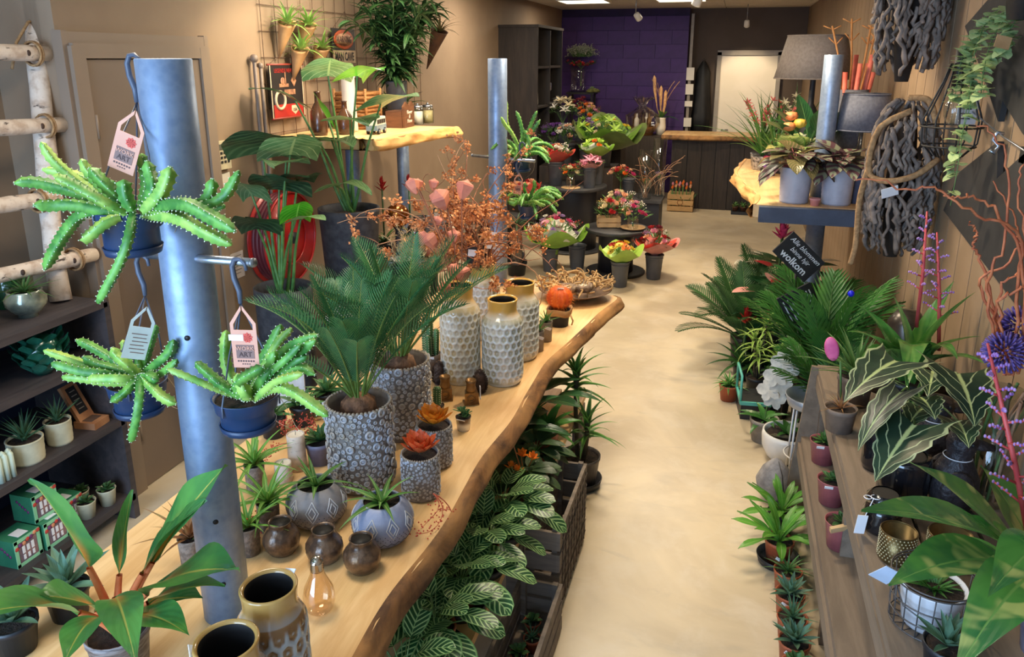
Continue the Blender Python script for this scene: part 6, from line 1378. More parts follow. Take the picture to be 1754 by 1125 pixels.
# tiny succulents in the crate
for k,(x,y) in enumerate(((-0.56,1.90),(-0.535,1.98),(-0.565,2.06),(-0.54,2.14),(-0.56,2.22))):
    l = ['tiny dark rosette in the weathered crate, end pot','tiny blue-green rosette in the weathered crate','tiny bright green rosette in the weathered crate','tiny spiky succulent in the weathered crate','tiny grey succulent in the weathered crate, next to the tall crate'][k]
    pot_plant('tiny_succulent',l,(x,y,0.037),[SUC2,AGV,SUC2,ALO,SUC2][k],18,0.2,1.35,[0.9,0.4,0.9,0.5,0.8][k],0.5 if k in (1,3) else 0.7,cached('tinyp',lambda: lathe_pot(0.024,0.030,0.05,M_TERRA,0.002)),0.05,0.03,k+4,group='tiny succulents in the crate')
# wire mesh on the tall crate
wm = bpy.data.objects['plant_crate.001']; M_MESHW = mat('dark_mesh',(74,62,54),None,10,0.6,0.4)
for k in range(9): obj('mesh_wire',cached('mwv',lambda: MB().tube([(0,0,0.02),(0,0,0.34)],0.002,4).build('mesh_wire',M_MESHW)),wm,(0.068,-0.22+k*0.055,0))
for k in range(6): obj('mesh_wire',cached('mwh',lambda: MB().tube([(0,-0.24,0),(0,0.24,0)],0.002,4).build('mesh_wire',M_MESHW)),wm,(0.070,0,0.05+k*0.055))

# ---------------------------------------------------------------- cut flowers and the back of the shop
def rose_mesh(m):
    mb = MB()
    for k in range(15):
        t = k/15; mb.M = Matrix.Translation((0,0,0.004*t)) @ Matrix.Rotation(k*2.39996,4,'Z') @ Matrix.Translation((0,0.014*(1-t),0)) @ Matrix.Rotation(0.35+1.1*t,4,'X'); mb.leaf(0.024-0.008*t,0.026-0.010*t,'petal',4,-0.7,0.2)
    return mb.build('flower',m)
def daisy_mesh(m,mc,n=16,L=0.03,W=0.010):
    mb = MB()
    for r in range(2):
        for k in range(n): mb.M = Matrix.Translation((0,0,0.002*r)) @ Matrix.Rotation(2*PI*(k+0.5*r)/n,4,'Z') @ Matrix.Translation((0,0.006,0)) @ Matrix.Rotation(0.15+0.2*r,4,'X'); mb.cur = 0; mb.leaf(L*(1-0.2*r),W,'petal',3,0.1,0.15)
    mb.M = Matrix(); mb.cur = 1; mb.sphere((0,0,0.003),(0.010,0.010,0.005),10,5); return mb.build('flower',[m,mc])
def lily_mesh(m):
    mb = MB()
    for k in range(6): mb.M = Matrix.Rotation(k*PI/3,4,'Z') @ Matrix.Rotation(1.1 if k % 2 else 0.9,4,'X'); mb.leaf(0.075,0.022,'lance',6,0.9,0.3)
    return mb.build('flower',m)
def tuft_mesh(m,n,L,sd,bn=1,br=0.0035):
    G = random.Random(sd); mb = MB()
    for k in range(n):
        d = Vector((G.gauss(0,0.55),G.gauss(0,0.55),1)).normalized(); e = d*L*G.uniform(0.6,1.1); mb.cur = 1; mb.tube([(0,0,0),e*0.5+Vector((0,0,0.01)),e],0.0009,3,False); mb.cur = 0
        for j in range(bn): mb.sphere(e+Vector((G.gauss(0,.005),G.gauss(0,.005),G.gauss(0,.005)))*(bn > 1)*1.5,br*G.uniform(0.7,1.3),5,4)
    return mb.build('filler',[m,M_STALK])
M_STALK = mat('flower_stalk',(96,132,70),(74,108,54),10,0.6)
FC = {'pink': (226,150,170),'dpink': (206,50,110),'red': (186,40,44),'peach': (236,178,140),'white': (236,230,216),'orange': (234,120,40),'yellow': (238,200,60),'purple': (110,62,140),'lilac': (180,140,196),'cream': (232,214,170),'lime': (176,212,84),'burg': (120,30,50)}
FM = {k: mat('petal_'+k,v,tuple(int(c*0.84) for c in v),24,0.55) for k,v in FC.items()}
MCEN = mat('flower_centre',(150,110,40),(96,70,30),60,0.8)
ROSE = {k: rose_mesh(FM[k]) for k in FM}; DAIS = {k: daisy_mesh(FM[k],MCEN) for k in ('dpink','orange','white','red','yellow','pink')}; LILY = {k: lily_mesh(FM[k]) for k in ('cream','pink','white','lime')}
FIL = {k: tuft_mesh(FM[k],26,0.07,5+i) for i,k in enumerate(('white','red','purple','burg','lilac','yellow','orange','lime'))}
L_BQ = leafmat('bouquet_leaf',(84,132,66),(54,98,48),mid=(130,160,96),midw=0.1,rough=0.4); BQL = leafset('bouquet_leaf',L_BQ,4,3,L=0.10,W=0.026,shape='lance',n=5,bend=0.4,fold=0.2)
L_EUC = leafmat('eucalyptus_leaf',(112,130,116),(84,104,92),rough=0.5); EUC = leafset('eucalyptus_leaf',L_EUC,3,3,L=0.06,W=0.03,shape='oval',n=5,bend=0.3,fold=0.1)
def paper(name,c,c2=None): return mat('wrap_'+name,c,c2 or tuple(int(x*0.85) for x in c),6,0.45,bump=0.2,bscale=14)
WRAP = {'green': paper('green',(132,176,62)),'olive': paper('olive',(120,140,72)),'red': paper('red',(226,96,80)),'pink': paper('pink',(222,148,140)),'lime': paper('lime',(170,206,86)),'white': paper('white',(222,224,208)),'coral': paper('coral',(232,92,78))}
M_BUCK = mat('slate_bucket',(92,94,100),(78,80,86),6,0.5)
BUCK = MB().lathe([(0.062,0),(0.064,0.004),(0.083,0.225),(0.090,0.228),(0.090,0.238),(0.080,0.238),(0.076,0.20)],26).build('bucket_wall',M_BUCK); BUCKW = MB().disc(0.074,0.19).build('water',mat('dark_water',(30,36,38),None,4,0.1))
def bucket(label,p,s=1.0,m=None): 
    t = thing('flower_bucket',label,'bucket',p,0,'slate flower buckets',s); obj('bucket_wall',BUCK,t); obj('water',BUCKW,t); obj('rim_band',MB().torus((0,0,0.205),0.0825,0.003,26,5).build('rim_band',M_BUCK),t); return t
def bouquet(label,p,wrap,wr,wh,fl,n,sd,r=0.11,dome=0.10,leaves=24,lean=(0,0),fil=(),inner=None,stalk=0.10,wave=0.16,eu=False,group=None,s=1.0):
    """wrapped bunch: p is where the stems are tied; paper flares to radius wr over height wh"""
    t = thing('bouquet',label,'bouquet',p,0,group,s); G = random.Random(sd)
    tilt = (-lean[1],lean[0],0)
    if wrap:
        for k,(w_,f_) in enumerate(((wrap,1.0),(inner,0.86)) if inner else ((wrap,1.0),)):
            mb = MB().lathe([(0.03*f_,-stalk*0.4),(0.035,0),(wr*0.55*f_,wh*0.35),(wr*0.9*f_,wh*0.75),(wr*1.05*f_,wh*1.0)],32,lambda a,i,rr,z: (rr*(1+0.05*math.sin(a*5+k)*i/4),z+(wave*wh*math.sin(a*4+k*1.1)*(i/4)**2*1.5 if i > 1 else 0)))
            mb.v = [tuple(v) for v in mb.v]; me = mb.build('wrap',WRAP[w_]); o = obj('wrap',me,t,(0,0,0.004*k),tilt)
    R_ = Euler(tilt).to_matrix()
    hs = []
    for k in range(n):
        rr = r*math.sqrt((k+0.5)/n); a = k*2.39996+G.uniform(-.3,.3); z = wh*0.95+dome*(1-(rr/r)**2)+G.uniform(-0.015,0.015); q = R_ @ Vector((rr*math.cos(a),rr*math.sin(a),z)); ty,cl = fl[k % len(fl)]; me = {'r': ROSE,'d': DAIS,'l': LILY}[ty][cl]
        nrm = R_ @ Vector((math.cos(a)*rr/r*0.8,math.sin(a)*rr/r*0.8,1)); obj('flower',me,t,q,nrm.to_track_quat('Z','Y').to_euler(),G.uniform(1.05,1.45)); hs.append(q)
    for k in range(leaves):
        rr = r*1.05*math.sqrt(G.random()); a = G.uniform(0,6.28); leaf_at(t,(EUC if eu and k % 2 else BQL)[k % 3],R_ @ Vector((rr*math.cos(a),rr*math.sin(a),wh*0.7+dome*0.5*(1-(rr/r)**2))),a-PI/2,G.uniform(0.3,1.2),G.uniform(0.7,1.1))
    for k,cl in enumerate(fil):
        rr = r*0.95*math.sqrt(G.random()); a = G.uniform(0,6.28); o = obj('filler',FIL[cl],t,R_ @ Vector((rr*math.cos(a),rr*math.sin(a),wh*0.65+dome*0.6)),(G.uniform(-.3,.3),G.uniform(-.3,.3),G.uniform(0,6)),G.uniform(0.9,1.3))
    mb = MB()
    for k in range(7): a = k*0.9; mb.tube([(0.008*math.cos(a),0.008*math.sin(a),-stalk),(0,0,0),R_ @ Vector((r*0.5*math.cos(a),r*0.5*math.sin(a),wh*0.9))],0.0025,4,False)
    o = obj('stems',mb.build('stems',M_STALK),t); o['kind'] = 'stuff'
    return t
# two-tier round display
def tier(label,p,z,r,base_r):
    t = thing('round_display',label,'display table',(p[0],p[1],0.0005),0,'black round display tiers'); m = wood('black_tier',(60,60,62),(40,40,44),(3,3,3),0.5,0.1)
    obj('top',MB().lathe([(r*0.98,z-0.035),(r,z-0.03),(r,z-0.004),(r*0.99,z)],44,close=True).build('top',m),t); obj('column',MB().lathe([(base_r,0.02),(base_r,z-0.036)],32).build('column',mat('navy_black',(28,30,40),None,6,0.5)),t); obj('foot',MB().lathe([(r*0.95,0),(r*0.95,0.018),(r*0.9,0.022)],40,close=True).build('foot',m),t); return t
LT = (-1.02,7.22); UT = (-1.62,8.05)
tier('low black round display tier in front, with crate and rose basket',LT,0.44,0.30,0.17)
tier('higher black round display tier behind, with buckets on it',UT,0.70,0.36,0.26)
tier('wide low black tier at the rear left with a blue tag',(-2.30,7.5),0.42,0.30,0.2)
B1 = (-0.906,6.731,0.000); bucket('slate bucket holding the orange and yellow bouquet in lime paper',(B1[0],B1[1],0.0006)); bouquet('bouquet of orange and yellow flowers in lime green paper',(B1[0],B1[1],0.22),'lime',0.19,0.13,[('d','orange'),('r','orange'),('d','yellow'),('r','yellow'),('r','red')],13,3,0.11,0.05,14,stalk=0.16,wave=0.22)
B2 = (-0.636,7.070,0.000); bucket('slate bucket holding the pink-wrapped bouquet at the tier edge',(B2[0],B2[1],0.0006)); bouquet('bouquet of red flowers and eucalyptus in pink and coral paper',(B2[0],B2[1],0.24),'pink',0.21,0.12,[('r','burg'),('r','red'),('r','pink'),('r','peach')],12,5,0.14,0.13,40,fil=('red','white','burg','lilac','white'),inner='coral',eu=True,stalk=0.18)
B3 = (-1.635,7.064,0.000); bucket('slate bucket on the floor beside the pineapple-like dracaena trunk',(B3[0],B3[1],0.0006)); B4 = (-1.399,7.221,0.000); bucket('slate bucket standing under the large green bouquet',(B4[0],B4[1],0.0006),1.02)
bouquet('large bouquet of pale pink flowers in green and white paper',(B3[0]+0.05,B3[1]-0.02,0.24),'green',0.30,0.17,[('r','pink'),('d','pink'),('r','dpink'),('r','lilac'),('r','white'),('r','peach')],22,8,0.21,0.16,60,fil=('white','lilac','burg','white','red','lilac','orange'),inner='white',stalk=0.15,wave=0.25)
# on the lower tier
zl = 0.441; c1 = (-1.192,7.093,0.440); crate('flower_crate','pale little crate of gerberas on the low round tier',(-1.10,7.22,zl),0.22,0.14,0.10,0.25,M_CRATE,'crate',None,2)
bouquet('arrangement of pink gerbera and greenery standing in the pale crate',(-1.10,7.22,zl+0.05),None,0.1,0.10,[('d','dpink'),('r','peach'),('r','red'),('r','cream')],12,4,0.10,0.12,40,fil=('yellow','white','burg','orange'),stalk=0.0)
t = thing('rose_basket','shallow pale tray with a glass under the pink roses','tray',(-0.86,7.16,zl)); obj('tray',MB().lathe([(0.06,0),(0.10,0.01),(0.12,0.025),(0.115,0.026),(0.09,0.014),(0.0001,0.01)],26).build('tray',M_CRATE),t); obj('glass',MB().lathe([(0.05,0.012),(0.055,0.10),(0.05,0.10)],20).build('glass',glassmat('clear_glass',(240,244,244))),t)
bouquet('posy of pink and peach roses with white filler in a glass',(-0.86,7.16,zl+0.08),None,0.1,0.05,[('r','pink'),('r','peach'),('r','dpink')],9,6,0.10,0.12,26,fil=('white','white','white','lilac'),stalk=0.05)
bouquet('round posy of cream and peach roses below the upper tier',(-1.04,7.42,zl+0.10),'pink',0.14,0.10,[('r','cream'),('r','peach'),('r','pink'),('r','cream')],16,7,0.14,0.12,26,fil=('purple','burg','purple','white'),stalk=0.09)
# upper tier
zu = 0.701
U1 = (-1.710,7.937,0.700); bucket('slate bucket with the red-wrapped bouquet on the upper tier',(-1.80,7.98,zu),1.05); bouquet('bouquet with red berries in red paper on the upper tier',(-1.80,7.98,zu+0.23),'red',0.19,0.12,[('r','peach'),('r','red'),('r','white')],12,9,0.13,0.08,30,fil=('red','white','yellow','white'),inner='coral',stalk=0.15)
bucket('slate bucket with the pink alstroemeria on the upper tier',(-1.42,7.90,zu),0.9); bouquet('bunch of pink lilies in the front bucket of the upper tier',(-1.42,7.90,zu+0.18),'pink',0.12,0.07,[('l','pink'),('r','pink'),('l','pink')],10,10,0.10,0.05,14,stalk=0.12)
bouquet('bouquet of lime and orange flowers in green paper behind the pink lilies',(-1.40,8.12,zu+0.28),'green',0.18,0.12,[('r','lime'),('r','lime'),('r','orange'),('l','lime')],14,11,0.13,0.07,24,inner='white',stalk=0.2)
bucket('slate bucket hidden behind the pink lilies on the upper tier',(-1.40,8.16,zu),1.1)
t = thing('glass_flower_vase','glass cube vase of red berries between two buckets','vase',(-1.60,7.82,zu)); obj('glass',MB().lathe([(0.045,0),(0.05,0.01),(0.052,0.12),(0.048,0.12)],20).build('glass',glassmat('clear_glass',(240,244,244))),t); obj('base',MB().lathe([(0.10,0.0),(0.10,0.008),(0.0001,0.009)],20).build('base',M_CRATE),t)
bouquet('posy of small red and orange flowers in the glass cube vase',(-1.60,7.82,zu+0.10),None,0.1,0.05,[('r','red'),('r','orange'),('r','cream')],8,12,0.08,0.07,20,fil=('red','red','orange'),stalk=0.06)
t = thing('pumpkin_stand','dark plinth box at the right of the flower tiers','plinth',(-0.92,8.35,0.0005)); obj('body',boxmesh('body',(0,0,0.26),(0.42,0.40,0.52),mat('navy_black',(28,30,40))),t); obj('top',boxmesh('top',(0,0,0.535),(0.46,0.44,0.03),MAT['black_tier']),t)
bouquet('autumn bouquet with orange pumpkins and pink roses',(-1.14,8.25,0.72),None,0.1,0.08,[('r','peach'),('r','dpink'),('r','orange'),('r','red')],14,13,0.13,0.08,30,fil=('orange','red','burg'),stalk=0.1)
bucket('blue-grey bucket holding the autumn bouquet on the plinth',(-1.06,8.30,0.551),0.85)
for k,(x,y,h,r) in enumerate(((-0.88,8.24,0.52,0.07),(-0.76,8.47,0.62,0.07))):
    t = thing('glass_cylinder',['tall glass cylinder of dried twigs on the plinth','taller glass cylinder of dried lilac heads behind another'][k],'vase',(x,y,0.551),0,'glass cylinders on the plinth'); obj('glass',MB().lathe([(r,0),(r,h),(r*0.95,h)],26).build('glass',glassmat('clear_glass',(240,244,244))),t); G = random.Random(k)
    for j in range(9): obj('twig',MB().tube(curvy(G,(G.uniform(-.03,.03),G.uniform(-.03,.03),0.01),(0,0,1),8,h/9,0.25),0.003,4,False).build('twig',M_WILLOWP),t)
    obj('filler',FIL['lilac' if k else 'orange'],t,(0,0,h*0.3),sc=1.2)
bouquet('very large green-wrapped bouquet on the rear stand',(-1.42,8.85,0.98),'olive',0.40,0.26,[('r','yellow'),('r','lime'),('l','lime'),('r','cream')],18,15,0.27,0.12,60,fil=('yellow','lime','yellow','white'),inner='green',stalk=0.15,wave=0.22,lean=(0.12,-0.15))
t = thing('rear_stand','dark stepped stand behind the round tiers','stand',(-1.72,9.2,0.0005)); obj('step',boxmesh('step',(0,-0.28,0.40),(0.86,0.5,0.80),M_DARKWOOD),t); obj('step',boxmesh('step',(0,0.25,0.50),(0.86,0.45,1.0),M_DARKWOOD),t)
bucket('slate bucket under the very large green bouquet',(-1.42,8.85,0.801),1.0)
rear = [((-2.05,8.95,0.801),'bunch of purple lavender-like stems on the rear stand',[('r','purple')],('purple',)*9,0.15,30,'r'),((-1.86,8.86,0.801),'bunch of white filler and peach roses on the rear stand',[('r','peach'),('r','white')],('white',)*8,0.15,24,'r'),((-2.03,9.35,1.001),'tall bunch of cream lilies on the rear stand',[('l','cream'),('l','white'),('l','cream')],(),0.16,40,'l'),((-1.72,9.36,1.001),'bunch of peach roses and orange blooms on the rear stand',[('r','peach'),('r','orange'),('r','pink')],('orange','yellow','burg'),0.15,24,'r'),((-1.64,8.86,0.801),'bunch of lilac and green stems next to the large green bouquet',[('r','lilac'),('l','lime'),('r','purple')],('lilac','lime','purple'),0.12,40,'r'),((-1.85,9.58,1.001),'bunch of dark red and yellow foliage on the rear stand',[('r','burg')],('burg','yellow','burg','yellow'),0.13,40,'r')]
for k,(p,l,fl,fi,r,lv,_) in enumerate(rear):
    bucket('slate bucket holding the '+l.split(' on the')[0].split(' next')[0],p,1.0)
    bouquet(l,(p[0],p[1],p[2]+0.23),None,0.1,0.16 if 'lil' in l or 'dark' in l else 0.10,fl,12,30+k,r,0.14,lv,fil=fi,stalk=0.15)
# wrapped red bunch low left of the upper tier
bouquet('small coral-wrapped bunch leaning left of the red-wrapped bouquet',(-2.02,7.75,0.56),'coral',0.11,0.16,[('r','peach'),('r','red')],7,17,0.08,0.04,8,stalk=0.12)
# pineapple-trunk dracaena
t = thing('ponytail_palm','scaly-trunked dracaena with arching blades beside the branch pole','potted plant',(-1.913,6.851,0.000)); obj('pot',lathe_pot(0.08,0.10,0.14,M_DPOT,0.004),t); obj('trunk',MB().lathe([(0.05,0.10),(0.055,0.2),(0.05,0.35),(0.045,0.45),(0.02,0.5)],20,lambda a,i,r,z: (r*(1+0.08*math.sin(a*8+i*3)),z)).build('trunk',mat('scaly_trunk',(120,104,88),(74,62,54),40,0.9,bump=0.8)),t)
rosette(t,leafset('thin_blade',leafmat('thin_blade',(64,92,56),(44,70,44),rough=0.4),3,3,L=0.34,W=0.022,shape='blade',n=8,bend=1.5,fold=0.3),22,0.3,1.3,1.0,0.9,(0,0,0.48),seed=3)
# plinth with baby's breath
t = thing('flower_plinth','slender black plant stand against the purple wall','stand',(-2.25,11.7,0.0005)); obj('top',boxmesh('top',(0,0,1.5),(0.42,0.32,0.03),M_BLACK),t)
for x in (-0.17,0.17):
    for y in (-0.12,0.12): obj('leg',boxmesh('leg',(x,y,0.745),(0.03,0.03,1.48),M_BLACK),t)
t = thing('glass_flower_vase',"tall glass vase of baby's breath and red roses on the slender stand",'vase',(-2.31,11.7,1.5165)); obj('glass',MB().lathe([(0.10,0),(0.12,0.03),(0.11,0.25),(0.13,0.36),(0.125,0.36)],26).build('glass',glassmat('clear_glass',(240,244,244))),t)
bouquet("dome of baby's breath over a ring of red roses and leaves",(-2.27,11.7,1.85),None,0.1,0.10,[('r','red'),('r','burg')],18,20,0.20,-0.06,50,stalk=0.25)
t = thing('babys_breath',"grey-white cloud of baby's breath over the red roses",'cut flowers',(-2.27,11.7,2.02)); G = random.Random(3)
bbm = tuft_mesh(mat('breath_white',(176,176,160),(130,134,118),40,0.8),46,0.16,9,3,0.005)
for k in range(16): a = k*2.4; r = 0.13*math.sqrt(k/16); obj('spray',bbm,t,(r*math.cos(a),r*math.sin(a),0.0),(0.5*math.sin(a)*-r/0.13,0.5*math.cos(a)*r/0.13,k),1.0)
t = thing('moss_mat','clump of yellow-green moss lying on the slender stand','moss',(-2.07,11.60,1.5165)); obj('clump',MB().lathe([(0.09,0),(0.10,0.02),(0.06,0.05),(0.0001,0.06)],18,lambda a,i,r,z: (r*(1+0.2*math.sin(a*5+i)),z)).build('clump',mat('moss',(120,120,64),(84,88,46),30,0.95,bump=0.8)),t); obj('sprigs',FIL['lime'],t,(0,0,0.02))
# cellophane gift basket and tall bouquet on the counter
t = thing('gift_basket','gift basket wrapped in shiny cellophane behind the large green bouquet','gift basket',(-1.28,11.2,0.95)); obj('basket',MB().lathe([(0.16,0),(0.18,0.08),(0.19,0.12),(0.17,0.12)],26).build('basket',M_WICK),t); M_CELLO = glassmat('cellophane',(244,244,244),0.08,0.75)
G = random.Random(12); mb = MB(); mb.smooth = False; mb.lathe([(0.19,0.05),(0.24,0.16),(0.22,0.26),(0.10,0.36),(0.04,0.40),(0.10,0.48),(0.14,0.52)],26,lambda a,i,r,z: (r*(1+G.uniform(-0.16,0.16)),z+G.uniform(-0.02,0.02))); obj('cellophane',mb.build('cellophane',M_CELLO),t)
for k in range(6): obj('gift',MB().lathe([(0.03,0.10),(0.035,0.12),(0.035,0.22),(0.015,0.25),(0.015,0.30)],12).build('gift',[M_BRONZE,M_WHITE,M_DBR][k % 3]),t,(0.10*math.cos(k),0.10*math.sin(k),0))
tag(obj('basket_stand',boxmesh('basket_stand',(0,0,0),(0.6,0.5,0.95),M_DARKWOOD),None,(-1.28,11.2,0.475)),'dark cabinet carrying the cellophane gift basket','cabinet')
t = thing('wheat_bouquet','tall vase with wheat ears, twigs and one big leaf beside the gift basket','vase',(-1.02,11.3,0.9505)); obj('vase_wall',MB().lathe([(0.06,0),(0.07,0.1),(0.06,0.22),(0.07,0.24),(0.06,0.24)],20).build('vase_wall',M_WHITE),t); G = random.Random(4)
for k in range(4): p = curvy(G,(0,0,0.2),(G.uniform(-.25,.35),0,1),8,0.075,0.12); obj('twig',MB().tube(p,0.005,5,False).build('twig',M_WILLOWP),t)
for k,(dx,h) in enumerate(((-0.11,0.62),(-0.02,0.48),(0.04,0.42))):
    obj('wheat_ear',MB().tube([(0,0,0.2),(dx*0.6,0,h*0.6),(dx,0,h),(dx*1.1,0,h+0.16),(dx*1.15,0,h+0.2)],[0.004,0.004,0.022,0.024,0.004],8).build('wheat_ear',mat('wheat',(214,170,120),(186,138,92),40,0.8,bump=0.5)),t)
rosette(t,BQL,14,0.6,1.4,1.6,1.4,(0,0,0.22),seed=4); leaf_to(t,(0,0,0.22),(0.26,0,0.20),0.10,L_DKL,1.2)
# trunking with white boxes by the recess
t = thing('cable_trunking','pale vertical trunking with white socket boxes beside the purple wall','trunking',(-0.70,12.0,0.9)); obj('trunk',boxmesh('trunk',(0,0.0,0.85),(0.04,0.03,1.75),mat('trunk_grey',(150,140,128),None,10,0.5)),t)
for k,(z,h) in enumerate(((0.88,0.18),(0.66,0.15),(0.45,0.08),(0.18,0.13),(-0.05+0.02,0.16))): obj('socket_box',boxmesh('socket_box',(0.01,-0.03,z),(0.11,0.05,h),M_WHITE),t)
t = thing('coat','black coat hanging in the recess beside the trunking','coat',(-0.52,12.3,0.85)); obj('cloth',MB().lathe([(0.13,0),(0.14,0.3),(0.11,0.7),(0.10,0.95),(0.04,1.08),(0.01,1.12)],20,lambda a,i,r,z: (r*(1+0.12*math.sin(a*5+i)),z)).build('cloth',M_BLACK),t,sc=(1,0.55,1)); obj('loop',MB().torus((0,0,1.13),0.015,0.003,12,5,Matrix.Rotation(PI/2,4,'X')).build('loop',M_BLACK),t)
# crate of tulips by the counter, tray of seedlings
def tulip_mesh(m):
    mb = MB()
    for k in range(6): mb.M = Matrix.Rotation(k*PI/3,4,'Z') @ Matrix.Translation((0,0.006,0)) @ Matrix.Rotation(1.35,4,'X'); mb.leaf(0.05,0.03,'lance',5,-0.5,0.3)
    return mb.build('flower',m)
TUL = {k: tulip_mesh(FM[k]) for k in ('orange','peach','pink')}
cc = crate('tulip_crate','pale wooden crate with feet holding orange tulips by the counter',((-0.638,10.593,0.000)[0],(-0.638,10.593,0.000)[1],0.0005),0.34,0.26,0.24,0.0,M_CRATE,'crate',None,3); obj('emblem',MB().torus((0,-0.132,0.13),0.035,0.004,16,5,Matrix.Rotation(PI/2,4,'X')).build('emblem',mat('burnt_print',(150,100,60),None,10,0.8)),cc)
for k in range(18):
    t = thing('tulip',['orange','peach','pink','orange'][k % 4]+' tulip with grey-green leaves standing in the pale crate','tulip',(cc.location[0]-0.12+0.048*(k % 6),cc.location[1]-0.07+0.07*(k//6),0.04),k,'tulips in the crate'); h = 0.26+0.02*((k*5) % 4); obj('stalk',MB().tube([(0,0,0),(0.004,0,h)],0.004,5).build('stalk',M_STALK),t); obj('flower',TUL[['orange','peach','pink','orange'][k % 4]],t,(0.004,0,h))
    rosette(t,leafset('tulip_leaf',leafmat('tulip_leaf',(104,136,92),(80,112,74),rough=0.5),2,3,L=0.20,W=0.035,shape='lance',n=5,bend=0.3,fold=0.4),2,1.2,1.35,1.0,0.9,(0,0,0.02),seed=k)
t = thing('seedling_tray','black tray of small green seedlings on the floor before the counter','tray',((0.281,10.600,0.000)[0],(0.281,10.600,0.000)[1],0.0005)); obj('tray',MB().box((0,0,0.02),(0.50,0.26,0.04)).build('tray',M_DPOT),t)
for k in range(10):
    p = (t.location[0]-0.2+0.1*(k % 5),t.location[1]-0.06+0.12*(k//5),0.0412); s_ = thing('seedling_pot','small green seedling in a brown pot on the black tray','potted plant',p,k,'seedlings on the tray'); obj('pot',cached('seedp',lambda: lathe_pot(0.030,0.04,0.06,mat('brown_plastic',(96,62,48),None,8,0.5),0.002)),s_); rosette(s_,BQL,12,0.1,1.2,0.7,0.6,(0,0,0.06),seed=k)
# cabinet contents
for k,(y,z,l) in enumerate(((9.04,1.463,'white cylinder candle on a cabinet shelf'),(9.1,1.013,'glass goblet on a lower cabinet shelf'),(9.6,1.013,'pair-less glass jar on a lower cabinet shelf'),(9.62,1.463,'round silver ornament on a cabinet shelf'))):
    t = thing('cabinet_ornament',l,'ornament',(-2.34,y,z)); m = [M_WHITE,glassmat('clear_glass',(240,244,244)),glassmat('clear_glass',(240,244,244)),M_STEEL][k]
    obj('body',MB().lathe([(0.07,0),(0.075,0.02),(0.07,0.2),(0.06,0.21),(0.0001,0.211)] if k != 3 else [(0.05,0),(0.02,0.02),(0.02,0.08),(0.10,0.16),(0.10,0.24),(0.0001,0.3)],20).build('body',m),t); obj('rim',MB().torus((0,0,0.205 if k != 3 else 0.012),0.065 if k != 3 else 0.05,0.005,20,5).build('rim',m),t)

# ---------------------------------------------------------------- begonia shelf
ZS = 1.2205
M_WEAVE = mat('white_weave_pot',(188,190,204),(168,172,188),10,0.5)
WPOT = MB().lathe([(0.074,0)]+[(0.076+0.009*k/16,0.012*k) for k in range(17)]+[(0.087,0.198),(0.080,0.198),(0.076,0.16)],60,lambda a,i,r,z: (r+(0.0018*(1 if (i+int(a/(2*PI)*30)) % 2 else -1) if 0 < i < 17 else 0),z)).build('pot',M_WEAVE)
L_BEG = leafmat('begonia_rex',(104,72,78),(70,62,62),style='bands',vc=(140,146,122),n=3,k=0.3,edge=(60,30,40),rough=0.3); L_BEG2 = leafmat('begonia_olive',(96,98,56),(60,60,44),style='softveins',vc=(180,140,120),n=7,k=0.4,rough=0.3)
BEG = leafset('begonia_leaf',[L_BEG,mat('begonia_stalk',(150,80,84),None,10,0.5)],3,4,L=0.15,W=0.12,shape='heart',n=8,bend=0.6,fold=0.15,pet=0.11,pr=0.003,petbend=0.4,tilt=0.5,lobe=0.25,wave=0.02); BEG2 = leafset('begonia_leaf_b',[L_BEG2,MAT['begonia_stalk']],3,5,L=0.14,W=0.10,shape='heart',n=8,bend=0.7,fold=0.15,pet=0.12,pr=0.003,petbend=0.4,tilt=0.4,lobe=0.25,wave=0.02)
pot_plant('begonia','rex begonia in a white woven-look pot at the shelf corner',((0.348,4.560,1.252)[0],4.56,ZS),BEG+BEG2,30,0.5,1.4,1.05,1.0,WPOT,0.198,0.09,4,group='rex begonias in white pots')
pot_plant('begonia','rex begonia in a white woven-look pot beside the steel pole',((0.569,4.560,1.256)[0],4.56,ZS),BEG,30,0.5,1.4,1.05,1.0,WPOT,0.198,0.09,7,group='rex begonias in white pots')
tag(obj('blue_grey_pot',lathe_pot(0.075,0.085,0.24,mat('slate_blue_pot',(88,98,124),(74,84,108),10,0.5),0.003,0.05),None,(0.68,4.66,ZS)),'slate blue pot next to the white begonia pot','pot')
def shade_lamp(label,c,rt,rb,h,m,basem,zb):
    t = thing('table_lamp',label,'lamp',(c[0],c[1],zb)); z = c[2]-zb
    obj('shade',MB().lathe([(rb,z),(rt,z+h),(rt-0.004,z+h),(rb-0.004,z+0.002)],44).build('shade',m),t); obj('shade_ring',MB().torus((0,0,z+h),rt,0.004,40,5).torus((0,0,z),rb,0.004,40,5).build('shade_ring',m),t)
    obj('base',MB().lathe([(rb*0.45,0),(rb*0.45,0.02),(0.03,0.04),(rb*0.35,z*0.35),(rb*0.3,z*0.6),(0.02,z*0.75),(0.015,z+h*0.7)],24).build('base',basem),t); return t
M_SHT = mat('taupe_linen_shade',(142,130,120),(130,118,108),60,0.85,bump=0.15,bscale=200); M_SHG = mat('grey_linen_shade',(104,106,118),(92,94,106),60,0.85,bump=0.15,bscale=200)
shade_lamp('large lamp with a taupe tapered shade above the orchids',(0.475,5.600,1.873),0.185,0.25,0.27,M_SHT,M_DARKGREY,ZS)
shade_lamp('smaller lamp with a grey shade and glass ball foot',(0.706,4.850,1.606),0.125,0.15,0.20,M_SHG,glassmat('clear_glass',(240,244,244)),ZS)
